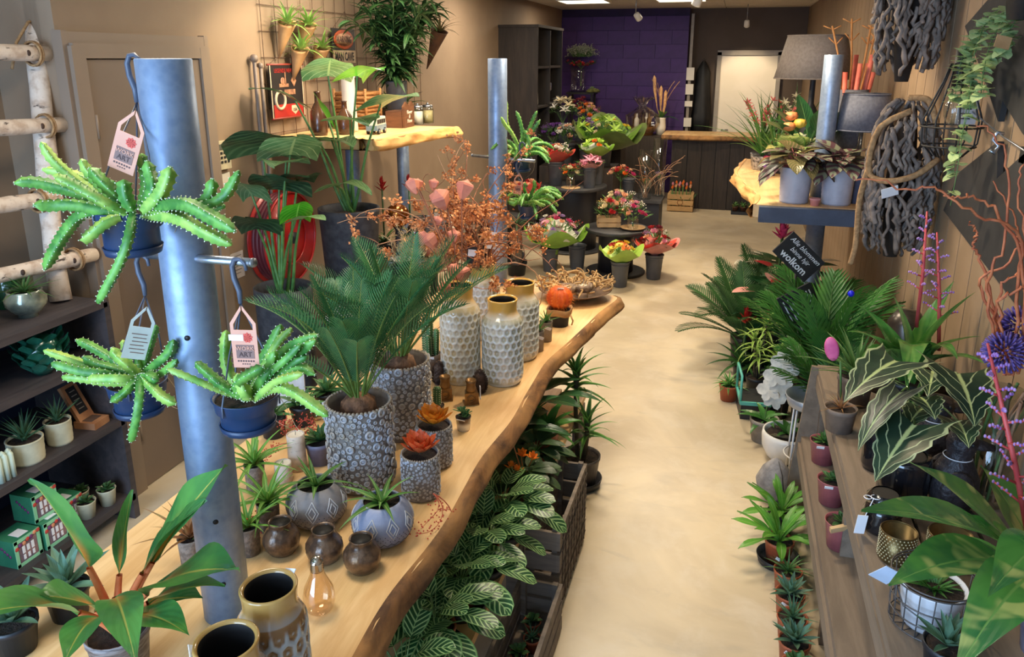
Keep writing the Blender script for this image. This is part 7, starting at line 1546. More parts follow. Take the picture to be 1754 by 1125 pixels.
t = thing('stick_vase','tall grey vase of pink sticks and orange twigs behind the steel pole','vase',(0.66,5.16,ZS)); obj('vase_wall',MB().lathe([(0.09,0),(0.095,0.2),(0.10,0.60),(0.095,0.60),(0.09,0.5)],28).build('vase_wall',M_SHG),t); G = random.Random(6); M_PSTK = mat('pink_stick',(222,120,100),(196,92,78),10,0.6); M_OTW = mat('orange_twig',(214,150,88),(180,116,62),10,0.6)
for k in range(9): a = k*0.7; obj('stick',MB().tube([(0.05*math.cos(a),0.05*math.sin(a),0.3),(0.14*math.cos(a)*0.8,0.10*math.sin(a),0.70+0.05*(k % 3))],0.014,8).build('stick',M_PSTK),t)
for k in range(5):
    a = -0.6+k*0.75; p = [(0.03*math.cos(a),0.03*math.sin(a),0.4),(0.10*math.cos(a),0.06,0.75),(0.16*math.cos(a)-0.02,0.08,0.97+0.04*(k % 2))]; mb = MB().tube(p,0.006,6); q = Vector(p[2])
    for s_ in (-1,1): mb.tube([q*0.9+Vector(p[1])*0.1,q+Vector((s_*0.05,0,0.0))],0.004,5); mb.tube([q*0.5+Vector(p[1])*0.5,q*0.6+Vector(p[1])*0.4+Vector((s_*0.04,0,0.02))],0.004,5)
    obj('twig',mb.build('twig',M_OTW),t)
L_CYM = leafmat('orchid_blade',(88,138,62),(62,108,50),mid=(130,166,90),rough=0.35); CYM = leafset('orchid_blade',L_CYM,4,3,L=0.52,W=0.024,shape='blade',n=8,bend=0.7,fold=0.4)
def orchid(label,p,sd,n,col,pot,fl=6,s=1.0):
    t = pot_plant('cymbidium',label,p,CYM,n,0.7,1.45,s,s,pot,0.11,0.075,sd,group='cymbidium orchids'); G = random.Random(sd)
    for k in range(2):
        pp = curvy(G,(0,0,0.1),(G.uniform(-.4,.4),G.uniform(-.3,.3),1),8,0.05*s,0.12); sp_ = obj('flower_spike',MB().tube(pp,0.004,5,False).build('flower_spike',M_STALK),t)
        for q in pp[-fl//2-1:]: obj('flower',cached('lily'+col,lambda: LILY[col] if col in LILY else lily_mesh(mat('petal_coral',(216,110,96),(190,80,76),24,0.5))),sp_,q,(G.uniform(-1,1),G.uniform(-1,1),0),0.6)
    return t
PATP = lathe_pot(0.062,0.075,0.10,mat('black_white_pattern',(196,196,196),(60,60,66),50,0.5),0.003,0.06)
orchid('cymbidium orchid in a black and white pot near the shelf tip',(0.203,5.888,1.220),3,18,'peach',PATP); orchid('cymbidium orchid in a black and white pot under the taupe shade',(0.30,5.75,ZS),5,20,'coral',PATP,8,1.05); orchid('cymbidium orchid in a black and white pot beside the cabbage',(0.20,6.05,ZS),8,18,'coral',PATP,6,0.9); orchid('cymbidium orchid close to the panelled wall',(0.42,5.95,ZS),11,16,'cream',PATP,8,1.1)
L_CAB = leafmat('cream_cabbage',(196,204,132),(150,176,100),style='veins',vc=(226,228,180),n=6,k=0.3,edge=(110,150,84),rough=0.4); CAB = leafset('cabbage_leaf',L_CAB,3,3,L=0.16,W=0.15,shape='petal',n=8,bend=0.5,fold=0.2,wave=0.06)
t = pot_plant('variegated_plant','cream and green leafy plant with pumpkins under the taupe shade',(0.36,4.98,ZS),CAB,16,0.1,1.2,1.25,0.9,lathe_pot(0.06,0.075,0.26,M_DPOT,0.003),0.26,0.075,5)
for k,q in enumerate(((-0.04,-0.03,0.42),(0.01,-0.05,0.38),(-0.05,-0.06,0.36))): obj('fruit',MB().lathe([(0.005,0),(0.028,0.01),(0.036,0.03),(0.028,0.05),(0.005,0.055)],24,lambda a,i,r,z: (r*(1+0.08*math.cos(a*8)),z)).build('fruit',[mat('pumpkin_orange',(226,140,84),None,10,0.5),mat('pumpkin_yellow',(214,176,70),None,10,0.5),MAT['pumpkin_orange']][k]),t,q)
pot_plant('broadleaf_shelf_plant','grey-green broad-leaved plant behind the begonias',(0.44,5.05,ZS),leafset('grey_broad',[L_DKL,M_PETI],2,3,L=0.22,W=0.10,shape='lance',n=8,bend=0.4,fold=0.2,pet=0.12,pr=0.004),9,0.8,1.4,1.2,1.1,lathe_pot(0.06,0.075,0.26,M_DPOT,0.003),0.26,0.075,4)
t = pot_plant('violet','pink-purple violet in a purple pot at the shelf tip',(0.254,5.600,1.220),leafset('violet_leaf',L_DKL,2,3,L=0.05,W=0.035,shape='oval',n=5),12,0.1,0.8,1,0.8,lathe_pot(0.035,0.045,0.07,FM['purple'],0.002),0.07,0.045,3)
for k in range(9): obj('flower',DAIS['dpink'],t,(0.035*math.cos(k*2.4),0.035*math.sin(k*2.4),0.11+0.01*(k % 3)),(0.3*math.sin(k),0.3*math.cos(k),0),0.6)
tag(obj('low_pot',lathe_pot(0.022,0.028,0.04,mat('pink_low_pot',(216,150,150),None,10,0.6),0.003),None,((0.452,4.480,1.258)[0],4.47,ZS)),'low pink dish between the two white begonia pots','dish')
# ---------------------------------------------------------------- driftwood hangings and wall decoration
M_DRIFT = mat('driftwood',(138,124,114),(98,88,82),20,0.85,bump=0.4,bscale=40,vary=0.4); M_ROPE = MAT['jute_rope']
def drift(label,c,r,hz,n,sd):
    t = thing('driftwood_hanging',label,'wall decoration',(c[0],c[1],c[2]-hz),0,'driftwood hangings'); G = random.Random(sd)
    for k in range(n):
        a = 2*PI*k/n*2.0+G.uniform(-.2,.2); z = G.uniform(-0.85,0.55); pts = []; m = 9; L = G.uniform(0.35,0.8); da = G.uniform(-0.7,0.7)
        for j in range(m):
            u = max(-0.98,min(0.98,z+L*j/m)); rr = r*math.sqrt(1-u*u)**0.6*(G.uniform(0.88,1.03) if k % 3 else G.uniform(0.74,0.86)); aa = a+da*j/m+G.uniform(-.09,.09)
            pts.append((rr*math.cos(aa),rr*math.sin(aa),hz+u*hz))
        w = G.uniform(0.007,0.013); obj('stick',MB().tube(pts,[w*G.uniform(0.7,1.15) for _ in range(m)],6).build('stick',M_DRIFT),t)
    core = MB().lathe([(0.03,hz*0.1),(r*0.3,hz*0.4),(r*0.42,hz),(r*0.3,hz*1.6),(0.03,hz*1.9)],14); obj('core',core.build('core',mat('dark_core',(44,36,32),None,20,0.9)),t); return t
drift('round bundle of grey driftwood hanging high on the panelled wall',(0.730,4.054,2.255),0.155,0.40,190,3)
d2_ = drift('long bundle of grey driftwood with rope on the panelled wall',(0.730,3.781,1.457),0.150,0.37,200,9)
for k,pts in enumerate(([(-0.02,-0.14,0.70),(-0.13,-0.10,0.62),(-0.15,-0.09,0.44),(-0.09,-0.14,0.40),(0.02,-0.165,0.43),(0.11,-0.13,0.50)],[(-0.15,-0.08,0.44),(-0.165,-0.05,0.3),(-0.16,-0.06,0.1),(-0.17,-0.05,0.0)],[(-0.02,-0.05,0.75),(0.05,-0.10,0.74),(0.09,-0.11,0.64)])): obj('rope',MB().tube(spl(pts,16),0.013,8).build('rope',M_ROPE),d2_)
obj('price_tag',boxmesh('price_tag',(0,0,0),(0.07,0.002,0.045),M_TAG),d2_,(-0.07,-0.185,0.36),(0.3,-0.3,0.2))
def flat_on_wall(name,label,pts,x,th,m,cat):
    t = thing(name,label,cat,(x,pts[0][1],pts[0][2])); obj('panel',MB().prism([(p[1]-pts[0][1],p[2]-pts[0][2]) for p in pts],0,th,'X').build('panel',m),t); obj('batten',boxmesh('batten',(0.006,pts[2][1]-pts[0][1],pts[2][2]-pts[0][2]),(0.012,0.05,0.05),M_BLACK),t); return t
M_SLATE = mat('slate_black_board',(38,37,38),(30,29,31),14,0.8)
flat_on_wall('black_wall_panel','black angular board high on the wall behind the trailing hearts vine',[(0.880,3.689,2.127),(0.880,3.271,2.259),(0.880,2.608,2.248),(0.880,2.324,1.662),(0.880,2.811,1.772),(0.880,3.056,1.861),(0.880,3.068,1.789),(0.880,3.290,1.917)],0.875,0.02,M_SLATE,'wall panel')
flat_on_wall('black_wall_panel','black pointed board on the wall below the steel hook',[(0.880,3.033,1.725),(0.880,2.980,1.603),(0.880,2.776,1.707),(0.880,2.423,1.865),(0.880,2.105,1.210),(0.880,2.615,1.267),(0.880,3.590,1.380),(0.880,3.445,1.561)],0.875,0.02,M_SLATE,'wall panel')
t = thing('steel_wall_hook','small steel hook on a wire between the black boards','hook',(0.860,2.932,1.719)); obj('hook',MB().tube([(0,0,0.04),(-0.02,0,0.045),(-0.03,0,0.02),(-0.01,0,0.0),(-0.02,0,-0.025),(-0.035,0,-0.015)],0.006,8).build('hook',M_STEEL),t); obj('wire',MB().tube([(0.0,0.5,0.10),(0,0,0.03),(0,-0.5,-0.02)],0.003,5).build('wire',M_STEEL),t)
# trailing hearts vine
L_HRT = leafmat('heart_vine',(176,200,146),(138,172,114),style='softveins',vc=(200,206,160),n=4,rough=0.45); HRT = leafset('heart_vine_leaf',L_HRT,3,3,L=0.042,W=0.046,shape='heart',n=5,bend=0.3,fold=0.1,lobe=0.25)
sv = thing('hearts_vine','trailing vine of small pale heart-shaped leaves over the black board','hanging plant',(0.800,2.783,2.140)); G = random.Random(5); obj('pot',lathe_pot(0.05,0.065,0.08,M_DPOT,0.003),sv,(0,-0.08,-0.03))
for k,pts in enumerate(([(0.800,2.763,2.152),(0.780,2.969,2.138),(0.770,3.061,2.038),(0.770,3.055,1.903),(0.760,3.023,1.766),(0.750,2.977,1.631),(0.750,2.994,1.501)],[(0.800,2.768,2.160),(0.770,2.981,2.111),(0.760,3.156,2.020),(0.750,3.149,1.920),(0.750,3.146,1.849)],[(0.780,2.692,2.145),(0.760,2.788,2.103),(0.750,2.832,2.035),(0.740,2.816,1.965),(0.740,2.803,1.884)],[(0.800,2.770,2.146),(0.780,3.066,2.076),(0.780,3.154,1.980),(0.770,3.022,1.846),(0.760,3.062,1.702),(0.760,3.064,1.599)],[(0.800,2.754,2.135),(0.770,2.749,2.068),(0.770,2.790,2.009),(0.760,3.088,1.941)],[(0.800,2.779,2.133),(0.790,3.204,2.060),(0.790,3.276,1.959),(0.790,3.163,1.859),(0.780,3.060,1.942)])):
    P = [Vector(q) for q in spl([tuple(Vector(q)-sv.location) for q in pts],26)]; v_ = obj('vine',MB().tube(P,0.0016,4,False).build('vine',M_STALK),sv)
    for j,q in enumerate(P[3:]):
        for s_ in range(2 if k != 0 or j < 12 or j % 3 == 0 else 0): leaf_at(v_,HRT[j % 3],q,G.uniform(0,6.28),G.uniform(-0.5,0.6),G.uniform(0.7,1.3))
obj('care_label',boxmesh('care_label',(0,0,0),(0.05,0.002,0.035),M_KRAFT),sv,Vector((0.740,2.669,2.046))-sv.location,(0,0.2,0.4))
cl = thing('cage_lamp','black wire cage lamp hanging under the hearts vine','lamp',(0.780,3.264,1.642)); hh = 0.34; 
for k in range(8): a = k*PI/4; obj('cage_wire',MB().tube([(r*math.cos(a),r*math.sin(a),z) for r,z in ((0.03,hh),(0.05,hh*0.8),(0.10,hh*0.4),(0.095,0.05),(0.05,0.0))],0.0035,5).build('cage_wire',M_BLACK),cl)
for r,z in ((0.105,hh*0.33),(0.09,0.04)): obj('cage_ring',MB().torus((0,0,z),r,0.0035,24,5).build('cage_ring',M_BLACK),cl)
obj('socket',MB().tube([(0,0,hh*0.75),(0,0,hh*1.15)],0.022,10).build('socket',M_BLACK),cl); obj('bulb',MB().sphere((0,0,hh*0.5),(0.035,0.035,0.055),14,8).build('bulb',glassmat('clear_glass',(240,244,244))),cl)
t = thing('info_card','white printed card hanging on the panelled wall behind the vine','card',(0.840,3.323,1.809)); obj('sheet',boxmesh('sheet',(0,0,0),(0.09,0.003,0.10),M_TAG),t,rot=(0,0.05,0.5))
for k in range(4): obj('print_line',boxmesh('print_line',(-0.01,-0.003,0.025-0.018*k),(0.05,0.001,0.004),M_DARKGREY),t,rot=(0,0.05,0.5))
# ---------------------------------------------------------------- upper step of the plant shelving
ZR = 0.7005
gv_ = thing('branch_vase','tall glass vase of stems and twisted orange willow by the wall','vase',(0.815,2.40,ZR)); obj('glass',MB().lathe([(0.06,0),(0.065,0.02),(0.07,0.36),(0.065,0.36)],28).build('glass',glassmat('clear_glass',(240,244,244))),gv_); M_OWIL = mat('orange_willow',(206,122,78),(170,90,58),20,0.6); G = random.Random(4)
for k in range(12): a = k*0.52; obj('stem',MB().tube(curvy(G,(0.035*math.cos(a),0.035*math.sin(a),0.01),(0,0,1),6,0.06,0.08),0.005,5,False).build('stem',[M_STALK,M_WILLOWP,M_CANE][k % 3]),gv_)
for pts in ([(0.838,2.420,1.108),(0.758,2.400,1.252),(0.720,2.380,1.395),(0.742,2.360,1.503),(0.718,2.360,1.696),(0.666,2.360,1.801),(0.623,2.360,1.826)],[(0.846,2.420,1.109),(0.809,2.400,1.328),(0.781,2.360,1.506),(0.714,2.300,1.571),(0.648,2.280,1.592),(0.579,2.250,1.637),(0.518,2.250,1.676),(0.463,2.250,1.662),(0.375,2.250,1.685),(0.319,2.250,1.688)],
            [(0.853,2.420,1.110),(0.810,2.380,1.402),(0.709,2.340,1.590),(0.635,2.320,1.632),(0.590,2.300,1.640),(0.564,2.300,1.641)],[(0.838,2.440,1.100),(0.732,2.440,1.397),(0.687,2.440,1.481),(0.683,2.420,1.520),(0.660,2.420,1.552)],[(0.830,2.440,1.099),(0.766,2.440,1.275),(0.720,2.440,1.379),(0.784,2.420,1.458),(0.776,2.420,1.559),(0.701,2.420,1.671)],[(0.831,2.400,1.115),(0.753,2.360,1.335),(0.810,2.360,1.408),(0.751,2.360,1.650),(0.751,2.360,1.729)],[(0.830,2.460,1.090),(0.791,2.440,1.169),(0.771,2.420,1.353),(0.797,2.420,1.407),(0.840,2.420,1.428)]):
    P = [Vector(q) for q in spl([tuple(Vector(q)-gv_.location) for q in pts],34)]; P = [q+Vector((G.gauss(0,.004),G.gauss(0,.004),G.gauss(0,.004))) for q in P]; obj('branch',MB().tube(P,[0.0052*(1-0.6*i/34) for i in range(35)],5,False).build('branch',M_OWIL),gv_)
for q,r in (((0.785,2.350,1.196),0.060),((0.846,2.450,1.244),0.062)):
    q = Vector(q)-gv_.location; mb = MB(); 
    for k in range(170): z = 1-2*(k+0.5)/170; a = k*2.39996; rr = math.sqrt(1-z*z); d = Vector((rr*math.cos(a),rr*math.sin(a),z)); mb.tube([d*r*0.6,d*r*1.02],[0.0036,0.0028],4)
    o = obj('flower_head',mb.build('flower_head',mat('violet_globe',(104,84,158),(74,56,118),40,0.6)),gv_,q); o['kind'] = 'stuff'
# aechmea
L_AEC = leafmat('aechmea_leaf',(86,144,66),(56,110,52),style='softveins',vc=(120,164,86),n=3,rough=0.22,coat=0.3); ae = thing('aechmea','broad green bromeliad with two tall pink flower spikes','potted plant',(0.70,3.02,ZR)); obj('pot',lathe_pot(0.07,0.085,0.13,M_DPOT,0.004),ae); obj('soil',MB().disc(0.075,0.12).build('soil',M_SOIL),ae)
for tip,W,b in (((0.455,2.850,1.174),0.085,0.7),((0.434,2.750,1.100),0.07,0.9),((0.611,3.000,1.165),0.085,0.5),((0.582,2.500,1.041),0.09,1.9),((0.839,2.900,1.226),0.075,0.5),((0.867,2.800,1.126),0.08,0.9),((0.852,2.700,1.053),0.075,1.1),((0.823,3.100,1.203),0.07,0.4),((0.798,3.200,1.078),0.07,0.4),((0.472,2.650,1.055),0.07,1.2),((0.735,2.600,1.102),0.075,1.4)): leaf_to(ae,(0,0,0.10),Vector(tip)-ae.location,W*1.5,L_AEC,b,'strap',0.3,0,0,0,12)
M_SPK = mat('coral_spike',(206,84,84),(176,60,66),10,0.5); M_SPKT = mat('violet_tip',(176,140,200),(140,100,176),20,0.5)
def spike(t,a,b,n,L,sd):
    a = Vector(a)-t.location; b = Vector(b)-t.location; G = random.Random(sd); m = obj('flower_spike',MB().tube([a,a.lerp(b,0.5)+Vector((0.005,0,0)),b],[0.007,0.006,0.003],8).build('flower_spike',M_SPK),t)
    for k in range(n):
        u = 0.30+0.68*k/n; q = a.lerp(b,u); an = k*2.4; l = L*(1.15-u*0.8); d = Vector((math.cos(an),math.sin(an),0.35)).normalized(); mb = MB(); mb.tube([q,q+d*l],[0.003,0.0018],5); mb.cur = 1
        for j in range(5): mb.sphere(q+d*l*(0.35+0.16*j)+Vector((0,0,0.003*(j % 2))),(0.0035,0.0035,0.0045),6,4)
        obj('side_bract',mb.build('side_bract',[M_SPK,M_SPKT]),m)
spike(ae,(0.706,3.020,1.035),(0.680,3.000,1.475),18,0.06,1); spike(ae,(0.782,2.980,0.965),(0.712,2.960,1.409),18,0.07,2)
# front bromeliad spike and striped broad leaves
L_ASP = leafmat('spotted_broad_leaf',(92,156,74),(58,122,68),blotch=((206,214,130),11,0.7),mid=(120,170,90),midw=0.06,rough=0.25,coat=0.2); asp = thing('spotted_leaf_plant','plant with broad glossy leaves blotched yellow, over the wire basket','potted plant',(0.776,1.726,0.700)); obj('pot',lathe_pot(0.06,0.075,0.13,mat('blue_white_pot',(150,150,176),(110,110,140),20,0.4),0.003),asp); obj('soil',MB().disc(0.068,0.12).build('soil',M_SOIL),asp)
for tip,W,b,rl in (((0.296,1.450,1.169),0.105,0.8,0),((0.440,1.750,1.125),0.10,0.5,0),((0.337,1.350,1.087),0.10,1.0,0),((0.414,1.200,1.048),0.085,1.5,0),((0.613,1.850,1.085),0.10,0.4,0),((0.637,1.750,1.278),0.07,0.3,0.4),((0.534,1.700,1.034),0.09,0.8,0),((0.460,1.250,1.172),0.08,1.3,0),((0.555,1.400,1.295),0.09,0.5,0),((0.501,1.750,0.921),0.07,1.2,0)): leaf_to(asp,(RND.uniform(-.02,.02),RND.uniform(-.02,.02),0.12),Vector(tip)-asp.location,W*1.45,[L_ASP,M_PETI],b,'ellip',0.2,0.02,0.25,rl,14,0,0.005)
spike(asp,(0.727,1.750,0.873),(0.565,1.800,1.401),24,0.075,5)
# alocasia polly
L_POL = leafmat('polly_leaf',(52,78,58),(36,60,46),style='veins',vc=(190,208,160),n=3,k=-0.55,mid=(196,216,150),midw=0.10,edge=(188,206,160),rough=0.35); pol = thing('alocasia','dark arrow-leaved alocasia with pale veins in a black pot','potted plant',(0.642,2.670,0.700)); obj('pot',MB().lathe([(0.065,0),(0.07,0.01),(0.08,0.17),(0.082,0.18),(0.075,0.18),(0.07,0.15)],28).build('pot',M_DPOT),pol); obj('soil',MB().disc(0.072,0.165).build('soil',M_SOIL),pol)
for a,b,W,bd,rl in (((0.498,2.300,1.157),(0.343,2.100,1.102),0.17,0.5,0),((0.511,2.250,1.082),(0.365,2.050,0.990),0.12,0.5,0.3),((0.533,2.150,1.031),(0.421,1.980,0.940),0.17,0.4,0),((0.636,2.450,1.080),(0.582,2.250,1.080),0.13,0.5,0),((0.689,2.400,1.099),(0.703,2.200,1.030),0.20,0.4,-0.2),((0.574,2.300,1.053),(0.582,2.150,1.058),0.12,0.5,0),((0.680,2.300,0.993),(0.674,2.150,0.986),0.12,0.5,0),((0.585,2.300,1.017),(0.515,2.150,1.016),0.10,0.5,0)):
    top = Vector(a)-pol.location; tip = Vector(b)-pol.location; d = tip-top; hz_ = math.hypot(d.x,d.y); o = thing_part('leaf',pol); mb = MB(); mb.cur = 1; mb.tube(spl([(0,0,0.16),tuple(Vector((0,0,0.16)).lerp(top,0.5)+Vector((0,0,0.04))),tuple(top)],8),[0.005-0.002*i/8 for i in range(9)],5,False)
    mb.M = Matrix.Translation(top) @ Matrix.Rotation(math.atan2(-d.x,d.y),4,'Z') @ Matrix.Rotation(math.atan2(d.z,hz_)+bd/2,4,'X') @ Matrix.Rotation(rl,4,'Y'); mb.leaf(d.length*1.03,W,'arrow',16,bd,0.10,0.01,lobe=0.35); o.data = mb.build('leaf',[L_POL,M_PETI])
# birds, black jars
M_BIRD = mat('dark_bronze_bird',(60,54,56),(40,36,40),40,0.45,0.3,bump=0.6,bscale=70)
def bird(label,p,rz,s):
    t = thing('bird_figurine',label,'figurine',p,rz,'dark bird figurines',s); mb = MB(); G = random.Random(2)
    prof = [(0.02,0.0),(0.055,0.02),(0.075,0.07),(0.070,0.12),(0.050,0.165),(0.036,0.19),(0.040,0.215),(0.044,0.235),(0.036,0.26),(0.0001,0.272)]
    mb.lathe(prof,24,lambda a,i,r,z: (r*(1+0.22*math.cos(a)*(z > 0.18)*0.6),z)); obj('body',mb.build('body',M_BIRD),t)
    obj('bill',MB().tube([(0.03,0,0.235),(0.065,0,0.228),(0.10,0,0.222)],[0.020,0.018,0.010],10,True,0.45).build('bill',M_BIRD),t)
    for y in (-1,1): obj('wing',MB().sphere((-0.01,y*0.062,0.10),(0.05,0.018,0.065),14,8).build('wing',M_BIRD),t); obj('eye',MB().sphere((0.022,y*0.038,0.245),0.006,8,6).build('eye',M_BLACK),t)
    for y in (-0.03,0.03): obj('foot',MB().box((0.03,y,0.006),(0.06,0.03,0.012)).build('foot',M_BIRD),t)
    obj('collar',MB().torus((0,0,0.188),0.040,0.0016,24,5).build('collar',M_TAG),t); return t
bird('dark duck figurine with a thin white collar, in front of the other',(0.699,2.308,0.700),0.1,0.95); bird('dark duck figurine standing behind its twin, beside the alocasia leaf',(0.687,2.537,0.700),0.15,1.0)
M_GLB = mat('gloss_black',(22,22,26),(16,16,20),8,0.12,coat=0.5)
for p,l,prof in (((0.533,2.516,0.700),'gloss black bottle vase at the shelf edge',[(0.045,0),(0.052,0.02),(0.05,0.14),(0.03,0.17),(0.026,0.2),(0.032,0.21),(0.02,0.21)]),((0.563,2.302,0.700),'large gloss black pot under the alocasia leaf',[(0.06,0),(0.07,0.02),(0.072,0.15),(0.068,0.17),(0.055,0.17)]),((0.486,2.145,0.700),'ribbed gloss black jar with a white string bow and hang tag',[(0.045,0),(0.052,0.012),(0.046,0.024),(0.053,0.036),(0.046,0.048),(0.053,0.06),(0.045,0.075),(0.03,0.085),(0.048,0.095),(0.048,0.105),(0.035,0.118)])):
    t = thing('black_jar',l,'vase',p,0,'gloss black vessels'); obj('body',MB().lathe(prof,32).build('body',M_GLB),t); obj('mouth',MB().disc(prof[-1][0]*0.98,prof[-1][1]-0.003).build('mouth',M_INSIDE),t)
    if 'bow' in l:
        obj('string_bow',MB().torus((-0.03,-0.03,0.115),0.012,0.0015,12,4).torus((-0.05,-0.03,0.112),0.010,0.0015,12,4).tube([(-0.035,-0.035,0.115),(-0.055,-0.05,0.06)],0.0015,4).build('string_bow',M_TAG),t); obj('hang_tag',boxmesh('hang_tag',(0,0,0),(0.028,0.002,0.062),M_TAG),t,(-0.062,-0.05,0.035),(0.1,0.05,0.2))
# brass tealights
M_BRASS = mat('antique_brass',(112,92,54),(84,68,42),20,0.35,0.7)
for p,l,r in (((0.502,2.010,0.700),'perforated brass tealight cup next to the black jar',0.046),((0.632,2.030,0.700),'perforated brass tealight cup under the glossy leaves',0.055)):
    t = thing('tealight_cup',l,'candle holder',p,0,'perforated brass cups'); obj('cup',MB().lathe([(r*0.95,0),(r,0.004),(r,0.085),(r*0.96,0.085),(r*0.95,0.008),(0.0001,0.006)],40).build('cup',M_BRASS),t); mb = MB()
    for i in range(9):
        for j in range(30): a = 2*PI*(j+0.5*(i % 2))/30; mb.sphere((r*1.0*math.cos(a),r*1.0*math.sin(a),0.012+i*0.0085),0.0024,5,3)
    o = obj('perforation',mb.build('perforation',mat('pierced_hole',(196,182,140),None,10,0.6)),t); o['kind'] = 'stuff'; obj('rim',MB().torus((0,0,0.085),r*0.98,0.002,36,5).build('rim',M_BRASS),t)
# wire basket with planted pot
wbp = (0.530,1.763,0.700); wb_ = thing('wire_basket','round wire basket with a blue-white tag beside the tealight','basket',wbp); M_BW = mat('grey_wire',(96,92,92),None,10,0.5,0.6)
for k in range(18): a = 2*PI*k/18; obj('wire',MB().tube([(0.055*math.cos(a),0.055*math.sin(a),0.002),(0.085*math.cos(a),0.085*math.sin(a),0.006),(0.092*math.cos(a),0.092*math.sin(a),0.125)],0.0016,5).build('wire',M_BW),wb_)
for z,r in ((0.006,0.085),(0.04,0.088),(0.08,0.091),(0.125,0.093),(0.133,0.093)): obj('hoop',MB().torus((0,0,z),r,0.002,36,5).build('hoop',M_BW),wb_)
obj('handle',MB().tube([(-0.092,0,0.125),(-0.07,-0.05,0.07),(0.0,-0.10,0.05),(0.06,-0.07,0.08),(0.092,0,0.125)],0.002,5).build('handle',M_BW),wb_); obj('hang_tag',boxmesh('hang_tag',(0,0,0),(0.05,0.002,0.06),mat('blue_white_tag',(196,212,236),None,6,0.5)),wb_,(-0.11,-0.03,0.13),(0.5,0.5,0.2))
pot_plant('haworthia','small haworthia in a white pot inside the wire basket',(wbp[0],wbp[1],0.7045),leafset('haw_leaf',leafmat('haw_green',(78,128,58),(54,98,44),rough=0.4),3,3,L=0.045,W=0.012,shape='blade',n=5,bend=0.2,fold=0.5),40,0.2,1.2,1.1,0.8,lathe_pot(0.058,0.072,0.105,M_TAG,0.002,0.05),0.105,0.072,3,rad=0.015)
pot_plant('blue_agave','blue-green spiky succulent in front of the wire basket',(0.528,1.601,0.700),AGV,16,0.4,1.4,0.7,0.6,cached('agp',lambda: None),0.075,0.048,3)
# pots along the step edge
pot_plant('spiky_bromeliad','grassy plant with a pink quill flower at the shelf end',(0.522,3.024,0.700),GRS,34,0.4,1.4,2.0,1.8,lathe_pot(0.055,0.066,0.12,M_BRPOT,0.003),0.12,0.066,6)
q0 = (0.474,2.746,0.820); t = thing('pink_quill','flat pink quill-shaped bloom leaning over the shelf end','flower',(0.433,2.910,0.860)); obj('bract',MB().sphere((0,0,0.10),(0.026,0.009,0.048),14,10).build('bract',mat('quill_pink',(232,110,160),(214,84,140),20,0.5)),t,rot=(0,-0.25,0)); obj('stalk',MB().tube([(0.03,0.02,-0.10),(0.01,0,0.05)],0.004,5).build('stalk',M_STALK),t)
pot_plant('taupe_pot_plant','reddish tufted plant in a taupe cup at the step edge',(0.443,2.771,0.700),RDL,18,0.4,1.4,0.6,0.5,lathe_pot(0.045,0.055,0.09,M_BRPOT,0.002),0.09,0.055,8)
tag(obj('bronze_bell',MB().lathe([(0.14,0),(0.135,0.02),(0.06,0.08),(0.045,0.13),(0.05,0.17),(0.03,0.2),(0.0001,0.205)],32).build('bronze_bell',mat('dark_pewter',(78,72,66),(58,52,48),10,0.3,0.6)),None,(0.74,3.32,0.7005),sc=1.5),'dark pewter lamp foot behind the aechmea spikes','lamp foot')
# ---------------------------------------------------------------- lower step
ZW = 0.3705; M_PINKP = mat('dusty_pink_pot',(164,92,96),(142,76,82),10,0.5)
for p,l,ms,n,s in (((0.455,3.144,0.370),'yellow-green kalanchoe in a dusty pink pot on the lower step',BQL,26,0.6),((0.454,2.823,0.371),'purple-stemmed succulent in a dusty pink pot with white label',SUC2,24,1.0),((0.452,2.538,0.371),'small cactus garden in a dusty pink pot with a wooden sign',SUC2,22,0.9)):
    t = pot_plant('pink_potted_succulent',l,(0.455,p[1],p[2]),ms,n,0.2,1.4,s,s*0.8,cached('pinkp',lambda: lathe_pot(0.042,0.056,0.10,M_PINKP,0.002,0.05)),0.10,0.056,n,group='succulents in dusty pink pots')
    if 'wooden' in l: obj('plank_sign',boxmesh('plank_sign',(0,0,0),(0.10,0.012,0.022),M_CRATE),t,(0,-0.055,0.11),(0.3,-0.2,0.3))
    else: obj('price_tag',pt,t,(-0.02,-0.055,0.09),(0.4,0,0))
